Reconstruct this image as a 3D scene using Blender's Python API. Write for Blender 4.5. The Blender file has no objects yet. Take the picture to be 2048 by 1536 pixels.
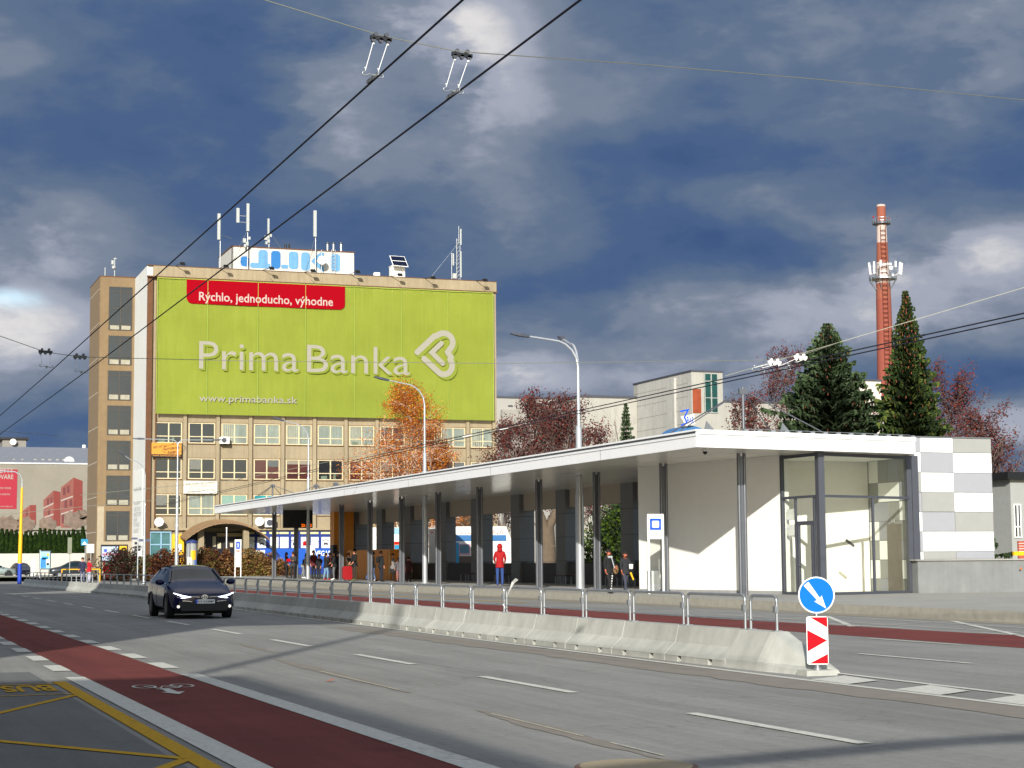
import bpy, bmesh, math, random
from mathutils import Vector, Matrix, noise as mnoise
R=math.radians
random.seed(7)
S=bpy.context.scene; COL=S.collection
# ------------------------------------------------------------------ camera
F=3600.0; HEAD=R(20); EYE=1.5; PITCH=math.atan(355/F); ROLL=.0075
cp,sp=math.cos(PITCH),math.sin(PITCH)
FW=Vector((math.sin(HEAD)*cp,math.cos(HEAD)*cp,sp)); r0=Vector((math.cos(HEAD),-math.sin(HEAD),0)); u0=r0.cross(FW)
RT=r0*math.cos(ROLL)-u0*math.sin(ROLL); UP=r0*math.sin(ROLL)+u0*math.cos(ROLL)
cam=bpy.data.objects.new('camera',bpy.data.cameras.new('camera')); COL.objects.link(cam)
cam.data.sensor_width=36; cam.data.lens=F/2048*36; cam.data.clip_start=.1; cam.data.clip_end=5000
cam.matrix_world=Matrix(((RT.x,UP.x,-FW.x,0),(RT.y,UP.y,-FW.y,0),(RT.z,UP.z,-FW.z,EYE),(0,0,0,1)))
S.camera=cam
# ------------------------------------------------------------------ sun, sky, exposure
SUN_AZ=R(25.6); SUN_EL=R(19.7)      # light travels towards +x,+y
sun=bpy.data.objects.new('sun',bpy.data.lights.new('sun','SUN')); COL.objects.link(sun)
sun.data.energy=4.1; sun.data.angle=R(.5); sun.data.color=(1,.965,.89)
sdir=Vector((-math.sin(SUN_AZ)*math.cos(SUN_EL),-math.cos(SUN_AZ)*math.cos(SUN_EL),math.sin(SUN_EL)))
sun.rotation_euler=sdir.to_track_quat('Z','Y').to_euler()
S.view_settings.view_transform='Standard'; S.view_settings.look='None'; S.view_settings.gamma=1
S.view_settings.exposure=.55
W=bpy.data.worlds.new('World'); S.world=W; W.use_nodes=True; wn=W.node_tree; wn.nodes.clear()
def WN(t,**k):
    n=wn.nodes.new(t)
    for a,b in k.items(): setattr(n,a,b)
    return n
def wl(a,b): wn.links.new(a,b)
sky=WN('ShaderNodeTexSky',sky_type='NISHITA',sun_disc=False); sky.sun_elevation=SUN_EL; sky.sun_rotation=math.pi+SUN_AZ
sky.air_density=1; sky.dust_density=.6
tc=WN('ShaderNodeTexCoord'); sx=WN('ShaderNodeSeparateXYZ'); wl(tc.outputs['Generated'],sx.inputs[0])
def M(op,a,b=None,c=None):
    n=WN('ShaderNodeMath',operation=op)
    for i,v in enumerate((a,b,c)):
        if v is None: continue
        if isinstance(v,(int,float)): n.inputs[i].default_value=v
        else: wl(v,n.inputs[i])
    return n.outputs[0]
az=M('ARCTAN2',sx.outputs[0],sx.outputs[1]); el=M('ARCSINE',sx.outputs[2])
azd=M('MULTIPLY',az,57.29578); eld=M('MULTIPLY',el,57.29578)
# cloud field: sky angles in degrees, stretched sideways
cv=WN('ShaderNodeCombineXYZ'); wl(M('MULTIPLY',azd,.055),cv.inputs[0]); wl(M('MULTIPLY',eld,.115),cv.inputs[1]); cv.inputs[2].default_value=3.7
def NZ(scale,det,rough,dist,off=0):
    a=WN('ShaderNodeVectorMath',operation='ADD'); wl(cv.outputs[0],a.inputs[0]); a.inputs[1].default_value=(off,off*.7,off*1.3)
    n=WN('ShaderNodeTexNoise'); n.inputs['Scale'].default_value=scale; n.inputs['Detail'].default_value=det
    n.inputs['Roughness'].default_value=rough; n.inputs['Distortion'].default_value=dist; wl(a.outputs[0],n.inputs['Vector']); return n.outputs['Fac']
n1=NZ(1.5,8,.5,.35); n2=NZ(5.5,7,.56,.2,5.1); n3=NZ(16,6,.6,.3,9.3)
def dirang(px_,py_):
    d=(FW+RT*((px_-1024)/F)+UP*((768-py_)/F)).normalized()
    return math.degrees(math.atan2(d.x,d.y)),math.degrees(math.asin(d.z))
wob=M('MULTIPLY',M('SUBTRACT',n2,.5),4.2)
wob2=M('MULTIPLY',M('SUBTRACT',n1,.5),4.0)
def blob(px_,py_,rx,ry,rot=0):
    a,e=dirang(px_,py_); k=F/57.3
    dx=M('ADD',M('SUBTRACT',azd,a),wob); dy=M('ADD',M('SUBTRACT',eld,e),wob2)
    c_,s_=math.cos(rot),math.sin(rot)
    ux=M('ADD',M('MULTIPLY',dx,c_),M('MULTIPLY',dy,s_)); uy=M('SUBTRACT',M('MULTIPLY',dy,c_),M('MULTIPLY',dx,s_))
    q=M('ADD',M('POWER',M('ABSOLUTE',M('MULTIPLY',ux,k/rx)),2),M('POWER',M('ABSOLUTE',M('MULTIPLY',uy,k/ry)),2))
    return M('EXPONENT',M('MULTIPLY',q,-1))
def addup(lst):
    s=None
    for w,b in lst:
        t=M('MULTIPLY',b,w); s=t if s is None else M('ADD',s,t)
    return s
BR=[(.30,(1000,190,95,170,.1)),(.14,(940,200,260,260,0)),(.26,(950,40,190,90,0)),(.24,(680,210,110,90,.5)),(.16,(800,330,260,80,.2)),(.20,(10,110,120,70,0)),(.40,(40,650,170,90,0)),(.22,(90,580,300,150,-.1)),(.24,(130,455,170,60,-.2)),(.36,(1960,500,220,60,.12)),(.22,(1880,540,380,100,.05)),(.16,(1540,400,200,50,0)),
    (.26,(1480,620,330,60,.1)),(.42,(1050,745,110,55,0)),(.26,(2030,60,90,130,0)),(.10,(1600,60,300,80,0)),(.42,(2010,860,190,50,0)),(.22,(1950,640,220,50,0)),(.18,(1300,760,300,50,0)),(.14,(1180,230,150,90,0))]
DK=[(.22,(1300,330,300,50,-.1)),(.24,(1540,520,330,50,-.05)),(.24,(1990,330,260,80,.1)),(.20,(450,70,260,90,0)),(.12,(250,300,300,90,0)),(.22,(1930,770,230,50,0)),(.16,(100,850,260,60,0)),(.14,(700,470,300,60,0)),(.14,(1030,580,160,60,0)),(.14,(180,560,120,40,0))]
bright=addup([(w,blob(*b)) for w,b in BR]); dark=addup([(w,blob(*b)) for w,b in DK])
lv=M('ADD',M('MULTIPLY',M('SUBTRACT',n1,.5),.72),M('MULTIPLY',M('SUBTRACT',n2,.5),.62)); lv=M('ADD',lv,M('MULTIPLY',M('SUBTRACT',n3,.5),.16))
hi=WN('ShaderNodeMapRange',interpolation_type='SMOOTHSTEP'); wl(sx.outputs[2],hi.inputs[0])
hi.inputs[1].default_value=.32; hi.inputs[2].default_value=.75; hi.inputs[3].default_value=0; hi.inputs[4].default_value=.62
lv=M('ADD',M('ADD',lv,M('SUBTRACT',bright,dark)),.38); lv=M('ADD',lv,hi.outputs[0])
ramp=WN('ShaderNodeValToRGB'); wl(lv,ramp.inputs[0]); cr=ramp.color_ramp; cr.interpolation='EASE'
def srgb(r,g,b,k=1.0):
    f=lambda c:(c/255/12.92 if c/255<=.04045 else ((c/255+.055)/1.055)**2.4)*k
    return (f(r),f(g),f(b),1)
EXK=1/2**.55
stops=[(0,(62,88,132)),(.2,(75,99,138)),(.4,(95,114,142)),(.58,(122,134,154)),(.78,(164,170,186)),(1,(224,222,222))]
while len(cr.elements)<len(stops): cr.elements.new(.5)
for e_,(p_,c_) in zip(cr.elements,stops): e_.position=p_; e_.color=srgb(*c_,EXK)
# blue gaps low on the left, open clear sky behind the photographer where the sun stands
gap=M('MULTIPLY',blob(15,585,60,18,0),.55)
behind=WN('ShaderNodeMapRange',interpolation_type='SMOOTHSTEP'); wl(sx.outputs[1],behind.inputs[0])
behind.inputs[1].default_value=.45; behind.inputs[2].default_value=-.25; behind.inputs[3].default_value=0; behind.inputs[4].default_value=1
opn=M('MAXIMUM',M('MINIMUM',gap,.85),M('MULTIPLY',behind.outputs[0],.8))
b1=WN('ShaderNodeBackground'); wl(sky.outputs[0],b1.inputs[0]); b1.inputs[1].default_value=.13
b2=WN('ShaderNodeBackground'); wl(ramp.outputs[0],b2.inputs[0]); b2.inputs[1].default_value=1.0
mx=WN('ShaderNodeMixShader'); wl(opn,mx.inputs[0]); wl(b2.outputs[0],mx.inputs[1]); wl(b1.outputs[0],mx.inputs[2])
wo=WN('ShaderNodeOutputWorld'); wl(mx.outputs[0],wo.inputs[0])
# ------------------------------------------------------------------ measuring helpers (photo pixel -> point on a known plane)
def AT(px_,py_,x=None,y=None,z=None,d=None):
    v=FW+RT*((px_-1024)/F)+UP*((768-py_)/F); o=Vector((0,0,EYE))
    if d is not None: return o+v*d
    t=x/v.x if x is not None else (y/v.y if y is not None else (z-EYE)/v.z)
    return o+v*t
def depth(p): return (Vector(p)-Vector((0,0,EYE))).dot(FW)
# ------------------------------------------------------------------ materials
MATS={}
def mat(name,rgb,rough=.7,metal=0,var=.12,scale=3,var2=0,scale2=.35,bump=0,bscale=30,spec=.5,emit=None,estr=1,alpha=1,trans=0,coat=0,streak=0,ystreak=0,spots=0,orand=0):
    if name in MATS: return MATS[name]
    m=bpy.data.materials.new(name); m.use_nodes=True; nt=m.node_tree; b=nt.nodes['Principled BSDF']
    c=srgb(*rgb) if max(rgb)>1 else (*rgb,1)
    b.inputs['Roughness'].default_value=rough; b.inputs['Metallic'].default_value=metal
    b.inputs['Specular IOR Level'].default_value=spec; b.inputs['Base Color'].default_value=c
    if alpha<1: b.inputs['Alpha'].default_value=alpha
    if trans: b.inputs['Transmission Weight'].default_value=trans
    if coat: b.inputs['Coat Weight'].default_value=coat; b.inputs['Coat Roughness'].default_value=.05
    if emit: b.inputs['Emission Color'].default_value=srgb(*emit) if max(emit)>1 else (*emit,1); b.inputs['Emission Strength'].default_value=estr
    g=nt.nodes.new('ShaderNodeNewGeometry'); L=nt.links.new
    def nz(sc,det=5,vec=None,rg=.6):
        n=nt.nodes.new('ShaderNodeTexNoise'); n.inputs['Scale'].default_value=sc; n.inputs['Detail'].default_value=det; n.inputs['Roughness'].default_value=rg
        L(vec or g.outputs['Position'],n.inputs['Vector']); return n.outputs['Fac']
    def mr(f,a):
        n=nt.nodes.new('ShaderNodeMapRange'); L(f,n.inputs[0]); n.inputs[1].default_value=.3; n.inputs[2].default_value=.7
        n.inputs[3].default_value=1-a; n.inputs[4].default_value=1+a; return n.outputs[0]
    fac=None
    if var: fac=mr(nz(scale),var)
    if var2:
        f2=mr(nz(scale2,3),var2)
        if fac is None: fac=f2
        else:
            n=nt.nodes.new('ShaderNodeMath'); n.operation='MULTIPLY'; L(fac,n.inputs[0]); L(f2,n.inputs[1]); fac=n.outputs[0]
    if streak:
        mp=nt.nodes.new('ShaderNodeMapping'); mp.inputs['Scale'].default_value=(2.2,2.2,.16); L(g.outputs['Position'],mp.inputs[0])
        f3=mr(nz(1.6,6,mp.outputs[0]),streak); n=nt.nodes.new('ShaderNodeMath'); n.operation='MULTIPLY'
        if fac is None: fac=f3
        else: L(fac,n.inputs[0]); L(f3,n.inputs[1]); fac=n.outputs[0]
    def mul(f_):
        n=nt.nodes.new('ShaderNodeMath'); n.operation='MULTIPLY'; L(fac,n.inputs[0]); L(f_,n.inputs[1]); return n.outputs[0]
    if orand:
        oi=nt.nodes.new('ShaderNodeObjectInfo'); n=nt.nodes.new('ShaderNodeMapRange'); L(oi.outputs['Random'],n.inputs[0]); n.inputs[3].default_value=1-orand; n.inputs[4].default_value=1+orand; fac=mul(n.outputs[0])
    if ystreak:   # tyre polished tracks and seams running along the street
        mp=nt.nodes.new('ShaderNodeMapping'); mp.inputs['Scale'].default_value=(1.1,.035,1); L(g.outputs['Position'],mp.inputs[0])
        fac=mul(mr(nz(1.3,3,mp.outputs[0]),ystreak)); mp=nt.nodes.new('ShaderNodeMapping'); mp.inputs['Scale'].default_value=(5,.25,1); L(g.outputs['Position'],mp.inputs[0]); fac=mul(mr(nz(1.5,4,mp.outputs[0]),ystreak*.6))
    if spots:     # oil spots, small stains and fine cracks
        n=nt.nodes.new('ShaderNodeMapRange'); L(nz(1.7,6,None,.7),n.inputs[0]); n.inputs[1].default_value=.62; n.inputs[2].default_value=.72; n.inputs[3].default_value=1; n.inputs[4].default_value=1-spots; fac=mul(n.outputs[0])
        vo=nt.nodes.new('ShaderNodeTexVoronoi'); vo.feature='DISTANCE_TO_EDGE'; vo.inputs['Scale'].default_value=.22; 
        ad=nt.nodes.new('ShaderNodeVectorMath'); ad.operation='MULTIPLY_ADD'; nn=nt.nodes.new('ShaderNodeTexNoise'); nn.inputs['Scale'].default_value=1.1; nn.inputs['Detail'].default_value=6; L(g.outputs['Position'],nn.inputs['Vector'])
        L(nn.outputs['Color'],ad.inputs[0]); ad.inputs[1].default_value=(2.2,2.2,0); L(g.outputs['Position'],ad.inputs[2]); L(ad.outputs[0],vo.inputs['Vector'])
        n=nt.nodes.new('ShaderNodeMapRange'); L(vo.outputs['Distance'],n.inputs[0]); n.inputs[1].default_value=.0; n.inputs[2].default_value=.006; n.inputs[3].default_value=1-spots*.8; n.inputs[4].default_value=1; fac=mul(n.outputs[0])
        n=nt.nodes.new('ShaderNodeMapRange'); L(nz(60,2),n.inputs[0]); n.inputs[1].default_value=.3; n.inputs[2].default_value=.7; n.inputs[3].default_value=.88; n.inputs[4].default_value=1.12; fac=mul(n.outputs[0])
    if fac is not None:
        v=nt.nodes.new('ShaderNodeVectorMath'); v.operation='SCALE'; v.inputs[0].default_value=c[:3]; L(fac,v.inputs['Scale']); L(v.outputs[0],b.inputs['Base Color'])
    if bump:
        bn=nt.nodes.new('ShaderNodeBump'); bn.inputs['Strength'].default_value=bump; bn.inputs['Distance'].default_value=.02
        L(nz(bscale,4),bn.inputs['Height']); L(bn.outputs[0],b.inputs['Normal'])
    MATS[name]=m; return m
# ------------------------------------------------------------------ mesh builder
class MB:
    def __init__(s): s.v=[];s.f=[];s.sm=[];s.mi=[];s.cur=0
    def add(s,vs,fs,smooth=False):
        b=len(s.v); s.v+= [tuple(v) for v in vs]
        for f in fs: s.f.append([b+i for i in f]); s.sm.append(smooth); s.mi.append(s.cur)
        return s
    def m(s,i): s.cur=i; return s
    def box(s,x0,y0,z0,x1,y1,z1):
        x0,x1=min(x0,x1),max(x0,x1);y0,y1=min(y0,y1),max(y0,y1);z0,z1=min(z0,z1),max(z0,z1)
        return s.add([(x0,y0,z0),(x1,y0,z0),(x1,y1,z0),(x0,y1,z0),(x0,y0,z1),(x1,y0,z1),(x1,y1,z1),(x0,y1,z1)],
            [(0,3,2,1),(4,5,6,7),(0,1,5,4),(1,2,6,5),(2,3,7,6),(3,0,4,7)])
    def cbox(s,c,sz): return s.box(c[0]-sz[0]/2,c[1]-sz[1]/2,c[2]-sz[2]/2,c[0]+sz[0]/2,c[1]+sz[1]/2,c[2]+sz[2]/2)
    def obox(s,p,q,w,h,up=(0,0,1)):
        # beam from p to q, w wide, h tall
        p,q=Vector(p),Vector(q); d=(q-p).normalized(); u=Vector(up); sd=d.cross(u)
        if sd.length<1e-4: sd=d.cross(Vector((0,1,0)))
        sd.normalize(); u=sd.cross(d).normalized(); vs=[]
        for e in (p,q):
            for a,b in ((-1,-1),(1,-1),(1,1),(-1,1)): vs.append(e+sd*a*w/2+u*b*h/2)
        return s.add(vs,[(0,1,2,3),(7,6,5,4),(0,4,5,1),(1,5,6,2),(2,6,7,3),(3,7,4,0)])
    def tube(s,p,q,ra,rb=None,n=8,cap=True):
        rb=ra if rb is None else rb; p,q=Vector(p),Vector(q); d=(q-p)
        if d.length<1e-6: return s
        d.normalize(); a=d.orthogonal().normalized(); b=d.cross(a); vs=[]
        for e,r in ((p,ra),(q,rb)):
            for i in range(n):
                t=2*math.pi*i/n; vs.append(e+(a*math.cos(t)+b*math.sin(t))*r)
        s.add(vs,[(i,(i+1)%n,n+(i+1)%n,n+i) for i in range(n)],n>4)
        if cap: s.add(vs[:n],[tuple(range(n))[::-1]]); s.add(vs[n:],[tuple(range(n))])
        return s
    def path(s,pts,r,n=6,r1=None):
        k=len(pts)-1
        for i in range(k):
            a=r+(0 if r1 is None else (r1-r)*i/k); b=r+(0 if r1 is None else (r1-r)*(i+1)/k)
            s.tube(pts[i],pts[i+1],a,b,n,True)
        return s
    def prism(s,poly,off):
        n=len(poly); o=Vector(off); a=[Vector(p) for p in poly]; b=[p+o for p in a]
        nn=Vector((0,0,0))
        for i in range(n): nn+=a[i].cross(a[(i+1)%n])
        if nn.dot(o)>0: a,b=a[::-1],b[::-1]
        s.add(a+b,[tuple(range(n)),tuple(range(2*n-1,n-1,-1))]+[(i,n+i,n+(i+1)%n,(i+1)%n) for i in range(n)]); return s
    def quad(s,*p): return s.add(p,[tuple(range(len(p)))])
    def ball(s,c,r,n=10,m=7):
        if isinstance(r,(int,float)): r=(r,r,r)
        vs=[(c[0],c[1],c[2]-r[2])]; fs=[]
        for j in range(1,m):
            t=math.pi*j/m-math.pi/2
            for i in range(n):
                a=2*math.pi*i/n; vs.append((c[0]+r[0]*math.cos(t)*math.cos(a),c[1]+r[1]*math.cos(t)*math.sin(a),c[2]+r[2]*math.sin(t)))
        vs.append((c[0],c[1],c[2]+r[2])); T=len(vs)-1
        for i in range(n):
            fs.append((0,1+(i+1)%n,1+i)); fs.append((T,T-n+i,T-n+(i+1)%n))
            for j in range(m-2): a=1+j*n+i; b=1+j*n+(i+1)%n; fs.append((a,b,b+n,a+n))
        return s.add(vs,fs,True)
    def disc(s,c,nrm,r,th,n=24):
        nrm=Vector(nrm).normalized(); return s.tube(Vector(c),Vector(c)+nrm*th,r,r,n)
ORG={}
def org(o): return ORG.get(o.name,Vector((0,0,0)))
def O(name,mb,mats,parent=None,label=None,cat=None,group=None,kind=None,local=False,shade=None):
    me=bpy.data.meshes.new(name); off=Vector((0,0,0)) if (local or parent is None) else org(parent)
    vs=[tuple(Vector(v)-off) for v in mb.v] if off.length else mb.v
    me.from_pydata(vs,[],mb.f); me.polygons.foreach_set('use_smooth',mb.sm if shade is None else [shade]*len(mb.f))
    me.polygons.foreach_set('material_index',mb.mi)
    for q in (mats if isinstance(mats,(list,tuple)) else [mats]): me.materials.append(q)
    me.update(); o=bpy.data.objects.new(name,me); COL.objects.link(o)
    if parent is not None: o.parent=parent; ORG[o.name]=off
    tag(o,label,cat,group,kind); return o
def tag(o,label=None,cat=None,group=None,kind=None):
    if label: o['label']=label
    if cat: o['category']=cat
    if group: o['group']=group
    if kind: o['kind']=kind
def E(name,loc,label,cat,group=None,rz=0):
    o=bpy.data.objects.new(name,None); o.empty_display_size=.3; COL.objects.link(o); o.location=loc; o.rotation_euler=(0,0,rz)
    ORG[o.name]=Vector(loc); tag(o,label,cat,group); return o
def copy_tree(o,parent=None,loc=None,rz=None,label=None):
    c=o.copy(); COL.objects.link(c)
    if parent is not None: c.parent=parent
    for ch in [x for x in KIDS(o)]: copy_tree(ch,c)
    if loc is not None: c.location=loc
    if rz is not None: c.rotation_euler=(0,0,rz)
    if label: c['label']=label
    return c
def KIDS(o): return [x for x in COL.objects if x.parent==o]
_fc={}
def text(name,s,o,xd,up,w,h,m,parent=None,th=.006,bold=0,words=False,world=True,shear=0):
    """lettering fitted to a w x h box whose lower left corner is o"""
    k=(s,bold,shear)
    if k not in _fc:
        cu=bpy.data.curves.new('t','FONT'); cu.body=s; cu.offset=bold; cu.resolution_u=3; cu.shear=shear
        ob=bpy.data.objects.new('t',cu); COL.objects.link(ob); dg=bpy.context.evaluated_depsgraph_get()
        me=ob.evaluated_get(dg).to_mesh(); _fc[k]=([v.co.copy() for v in me.vertices],[list(p.vertices) for p in me.polygons])
        ob.evaluated_get(dg).to_mesh_clear(); bpy.data.objects.remove(ob)
    vs,fs=_fc[k]; x0=min(v.x for v in vs);x1=max(v.x for v in vs);y0=min(v.y for v in vs);y1=max(v.y for v in vs)
    xd=Vector(xd).normalized(); up=Vector(up).normalized(); n=xd.cross(up); o=Vector(o); mb=MB()
    P=[o+xd*((v.x-x0)/(x1-x0)*w)+up*((v.y-y0)/(y1-y0)*h)+n*th for v in vs]
    if name and parent and ' ' in s and words:
        isl=sorted((min(vs[i].x for i in f),max(vs[i].x for i in f)) for f in fs); cuts=[]; e=isl[0][1]
        for a_,b_ in isl:
            if a_-e>.16: cuts.append((a_+e)/2)
            e=max(e,b_)
        out=None
        for lo,hi_ in zip([-1e9]+cuts,cuts+[1e9]):
            w_=MB(); w_.add(P,[f for f in fs if lo<sum(vs[i].x for i in f)/len(f)<=hi_]); 
            use=sorted({i for f in w_.f for i in f}); mp={v:k for k,v in enumerate(use)}; w_.v=[w_.v[i] for i in use]; w_.f=[[mp[i] for i in f] for f in w_.f]; out=O(name,w_,m,parent)
        return out
    mb.add(P,fs)
    if name is None: return mb
    return O(name,mb,m,parent,local=not world)
def rrect(w,h,r,n=4,corners=(1,1,1,1)):
    pts=[]
    for (cx,cy,a0,k) in ((w-r,h-r,0,corners[0]),(r,h-r,90,corners[1]),(r,r,180,corners[2]),(w-r,r,270,corners[3])):
        if k:
            for i in range(n+1): a=R(a0+90*i/n); pts.append((cx+r*math.cos(a),cy+r*math.sin(a)))
        else: pts.append((w if a0 in(0,270) else 0, h if a0 in(0,90) else 0))
    return pts
def stroke(mb,pts,w,o,xd,up,th,cl=False):
    """flat painted line as one mitred strip (round ends) in the plane (xd,up) at o"""
    xd=Vector(xd);up=Vector(up);n=xd.cross(up);P=lambda a,b:Vector(o)+xd*a+up*b+n*th
    q=[Vector((a,b)) for a,b in pts]; N=len(q); Lf=[];Rt=[]
    for i in range(N):
        p0=q[i-1] if (i or cl) else None; p1=q[(i+1)%N] if (i<N-1 or cl) else None
        d0=(q[i]-p0).normalized() if p0 is not None else None; d1=(p1-q[i]).normalized() if p1 is not None else None
        if d0 is None: d0=d1
        if d1 is None: d1=d0
        n0=Vector((-d0.y,d0.x)); n1_=Vector((-d1.y,d1.x)); m_=(n0+n1_); m_=m_.normalized() if m_.length>1e-4 else n0
        k=w/2/max(.45,m_.dot(n0)); Lf.append(q[i]+m_*k); Rt.append(q[i]-m_*k)
    vs=[P(*v) for v in Lf]+[P(*v) for v in Rt]; rg=range(N if cl else N-1)
    mb.add(vs,[(N+i,N+(i+1)%N,(i+1)%N,i) for i in rg])
    if not cl:
        for e,dd in ((0,q[0]-q[1]),(N-1,q[-1]-q[-2])):
            dd.normalize(); nn=Vector((-dd.y,dd.x)); arc=[q[e]+(nn*math.cos(t)+dd*math.sin(t))*w/2 for t in [math.pi*k/6 for k in range(7)]]
            mb.add([P(*v) for v in arc],[tuple(range(7))[::-1]])
    return mb
X,Y,Z=Vector((1,0,0)),Vector((0,1,0)),Vector((0,0,1))
def zf(y): return .25+.0022*max(0,min(y,150)-60)
# common materials
m_white=mat('white_paint',(235,235,230),.5,var=.03)
m_wallw=mat('white_render',(240,238,230),.8,var=.02,bump=.15,bscale=40)
m_galv=mat('galvanised_steel',(170,173,175),.38,.75,var=.1,scale=6)
m_lamp=mat('lamp_pole_metal',(205,208,210),.3,.6,var=.05)
m_dgrey=mat('dark_grey_frame',(80,82,90),.45,.3,var=.05)
m_blk=mat('black_plastic',(18,18,20),.5,var=.05)
m_conc=mat('barrier_concrete',(178,178,169),.85,var=.08,scale=5,var2=.10,scale2=.9,bump=.25,bscale=60,streak=.08,orand=.07)
m_red=mat('sign_red',(172,4,22),.6,var=.03,spec=.12)
m_blue=mat('sign_blue',(0,104,188),.6,var=.02,spec=.12)
m_sblue=mat('stop_sign_blue',(10,80,220),.4,var=.02)
m_yel=mat('yellow_paint',(240,180,20),.5,var=.05)
m_glass=mat('window_glass',(26,32,36),.06,0,var=.1,scale=.6,spec=.9)
m_cream=mat('cream_window_frame',(206,192,154),.6,var=.08,scale=4)
m_wire=mat('wire',(25,25,40),.6,var=0)
m_steelw=mat('steel_rope',(120,120,105),.5,.4,var=0)
# ================================================================== ground and road
m_asph=mat('road_asphalt',(137,136,131),.9,ystreak=.13,spots=.22,var=.09,scale=9,var2=.12,scale2=.22,bump=.35,bscale=120,spec=.25)
m_asph2=mat('bus_bay_asphalt',(108,109,107),.9,ystreak=.10,spots=.25,var=.06,scale=20,var2=.10,scale2=.3,bump=.3,bscale=120,spec=.25)
m_ground=mat('gravelly_ground',(120,114,96),.95,var=.15,scale=.5,spec=.2)
m_lane=mat('red_cycle_lane_surface',(112,55,50),.9,ystreak=.14,spots=.3,var=.08,scale=25,var2=.14,scale2=.5,bump=.3,bscale=120,spec=.2)
m_pave=mat('pavement_concrete',(160,158,150),.9,spots=.15,var=.07,scale=9,var2=.09,scale2=.4,bump=.2,bscale=60,spec=.2)
m_kerb=mat('kerb_stone',(158,154,142),.9,var=.12,scale=4,spec=.2)
m_mark=mat('road_marking_white',(200,199,188),.85,spots=.25,var=.14,scale=14,spec=.2)
m_marky=mat('road_marking_yellow',(190,148,26),.85,spots=.3,var=.16,scale=14,spec=.2)
m_grass=mat('autumn_grass',(92,104,44),.95,var=.3,scale=2.5,spec=.1)
g=MB(); g.quad((-900,-300,-.03),(2200,-300,-.03),(2200,3000,-.03),(-900,3000,-.03)); O('ground',g,m_ground,kind='structure')
g=MB(); g.quad((-8,-60,0),(26,-60,0),(26,152,0),(-8,152,0)); g.quad((-120,152,0),(26,152,0),(26,176,0),(-120,176,0)); O('road',g,m_asph,kind='structure')
g=MB(); g.quad((-8,-60,.004),(2.35,-60,.004),(2.35,26.4,.004),(-8,26.4,.004)); O('bus_bay',g,m_asph2,kind='structure')
g=MB(); g.quad((2.92,-40,.004),(4.2,-40,.004),(4.2,60,.004),(2.92,60,.004)); O('cycle_lane',g,m_lane,kind='structure')
g=MB(); pts=[(18.2,0),(18.3,25),(18.4,32),(18.4,52),(18.6,110)]; far=[(21.1,0),(21.15,29),(20.9,40),(21,60),(20.7,110)]
for i in range(4): g.quad((*pts[i],.004),(*far[i],.004),(*far[i+1],.004),(*pts[i+1],.004))
O('cycle_lane_far',g,m_lane,kind='structure').name='cycle_lane.001'
# platform pavement (rises gently with the street) and kerb
KX=lambda y:25.3+max(0,min(1,(y-35)/18))*.75
g=MB(); ys=[-20,20,30,35,40,45,50,55,60,80,100,120,135,150]
for a,b in zip(ys,ys[1:]):
    g.quad((KX(a)+.18,a,zf(a)),(70,a,zf(a)),(70,b,zf(b)),(KX(b)+.18,b,zf(b)))
g.quad((KX(150),150,zf(150)),(70,150,zf(150)),(70,150,-.03),(KX(150),150,-.03))
O('pavement',g,m_pave,kind='structure')
g=MB()
for a,b in zip(ys,ys[1:]):
    A0=(KX(a),a,-.02);B0=(KX(b),b,-.02);A1=(KX(a)+.02,a,zf(a)+.006);B1=(KX(b)+.02,b,zf(b)+.006);A2=(KX(a)+.2,a,zf(a)+.006);B2=(KX(b)+.2,b,zf(b)+.006)
    g.quad(A0,A1,B1,B0); g.quad(A1,A2,B2,B1)
O('kerb',g,m_kerb,kind='structure')
# second low kerb strip in front of the platform with tyre dirt
g=MB(); g.quad((24.3,20,.006),(25.3,20,.006),(26.0,53,.006),(24.9,53,.006)); g.quad((24.9,53,.006),(26.0,53,.006),(26.05,150,.006),(24.9,150,.006)); O('gutter_strip',g,mat('gutter_concrete',(146,140,124),.9,var=.15,scale=2,spec=.2),kind='structure')
# road markings ---------------------------------------------------
mw=MB(); my=MB(); zz=.009
def mark(mb,x0,y0,x1,y1,z=zz): mb.quad((x0,y0,z),(x1,y0,z),(x1,y1,z),(x0,y1,z))
def line(mb,p,q,w,z=zz):
    p,q=Vector((*p,z)),Vector((*q,z)); d=(q-p).normalized(); n=Vector((-d.y,d.x,0))*w/2; mb.quad(p-n,q-n,q+n,p+n)
for k in range(24):
    y=12.98+6.32*k-6.32*1
    mark(mw,7.68,y,7.82,y+3.25) if y<100 else None
for k in range(12): mark(mw,14.93,22.1+6.32*k,15.05,25.2+6.32*k)
for (a,b) in (((11.15,-20),(11.15,20)),((11.15,20),(11.3,31)),((11.3,31),(11.75,58)),((11.75,58),(12.35,83)),((12.35,83),(11.2,123))): line(mw,a,b,.12)
for x0,x1 in ((2.67,2.92),(4.2,4.45)):
    mark(mw,x0,-40,x1,24.5)
    for k in range(12): mark(mw,x0,26.35+3*k,x1,27.9+3*k)
    mark(mw,x0,24.5,x1,24.85)
# hatched island nose after the barrier
line(mw,(12.2,21.4),(11.9,14),.12); line(mw,(11.9,14),(11.6,8),.12)
for y in (20.4,18.45,16.7,15.0,13.3): mw.quad((11.2,y-1.3,zz+.004),(11.86,y-.9,zz+.004),(11.98,y+.1,zz+.004),(11.22,y-.35,zz+.004))
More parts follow.
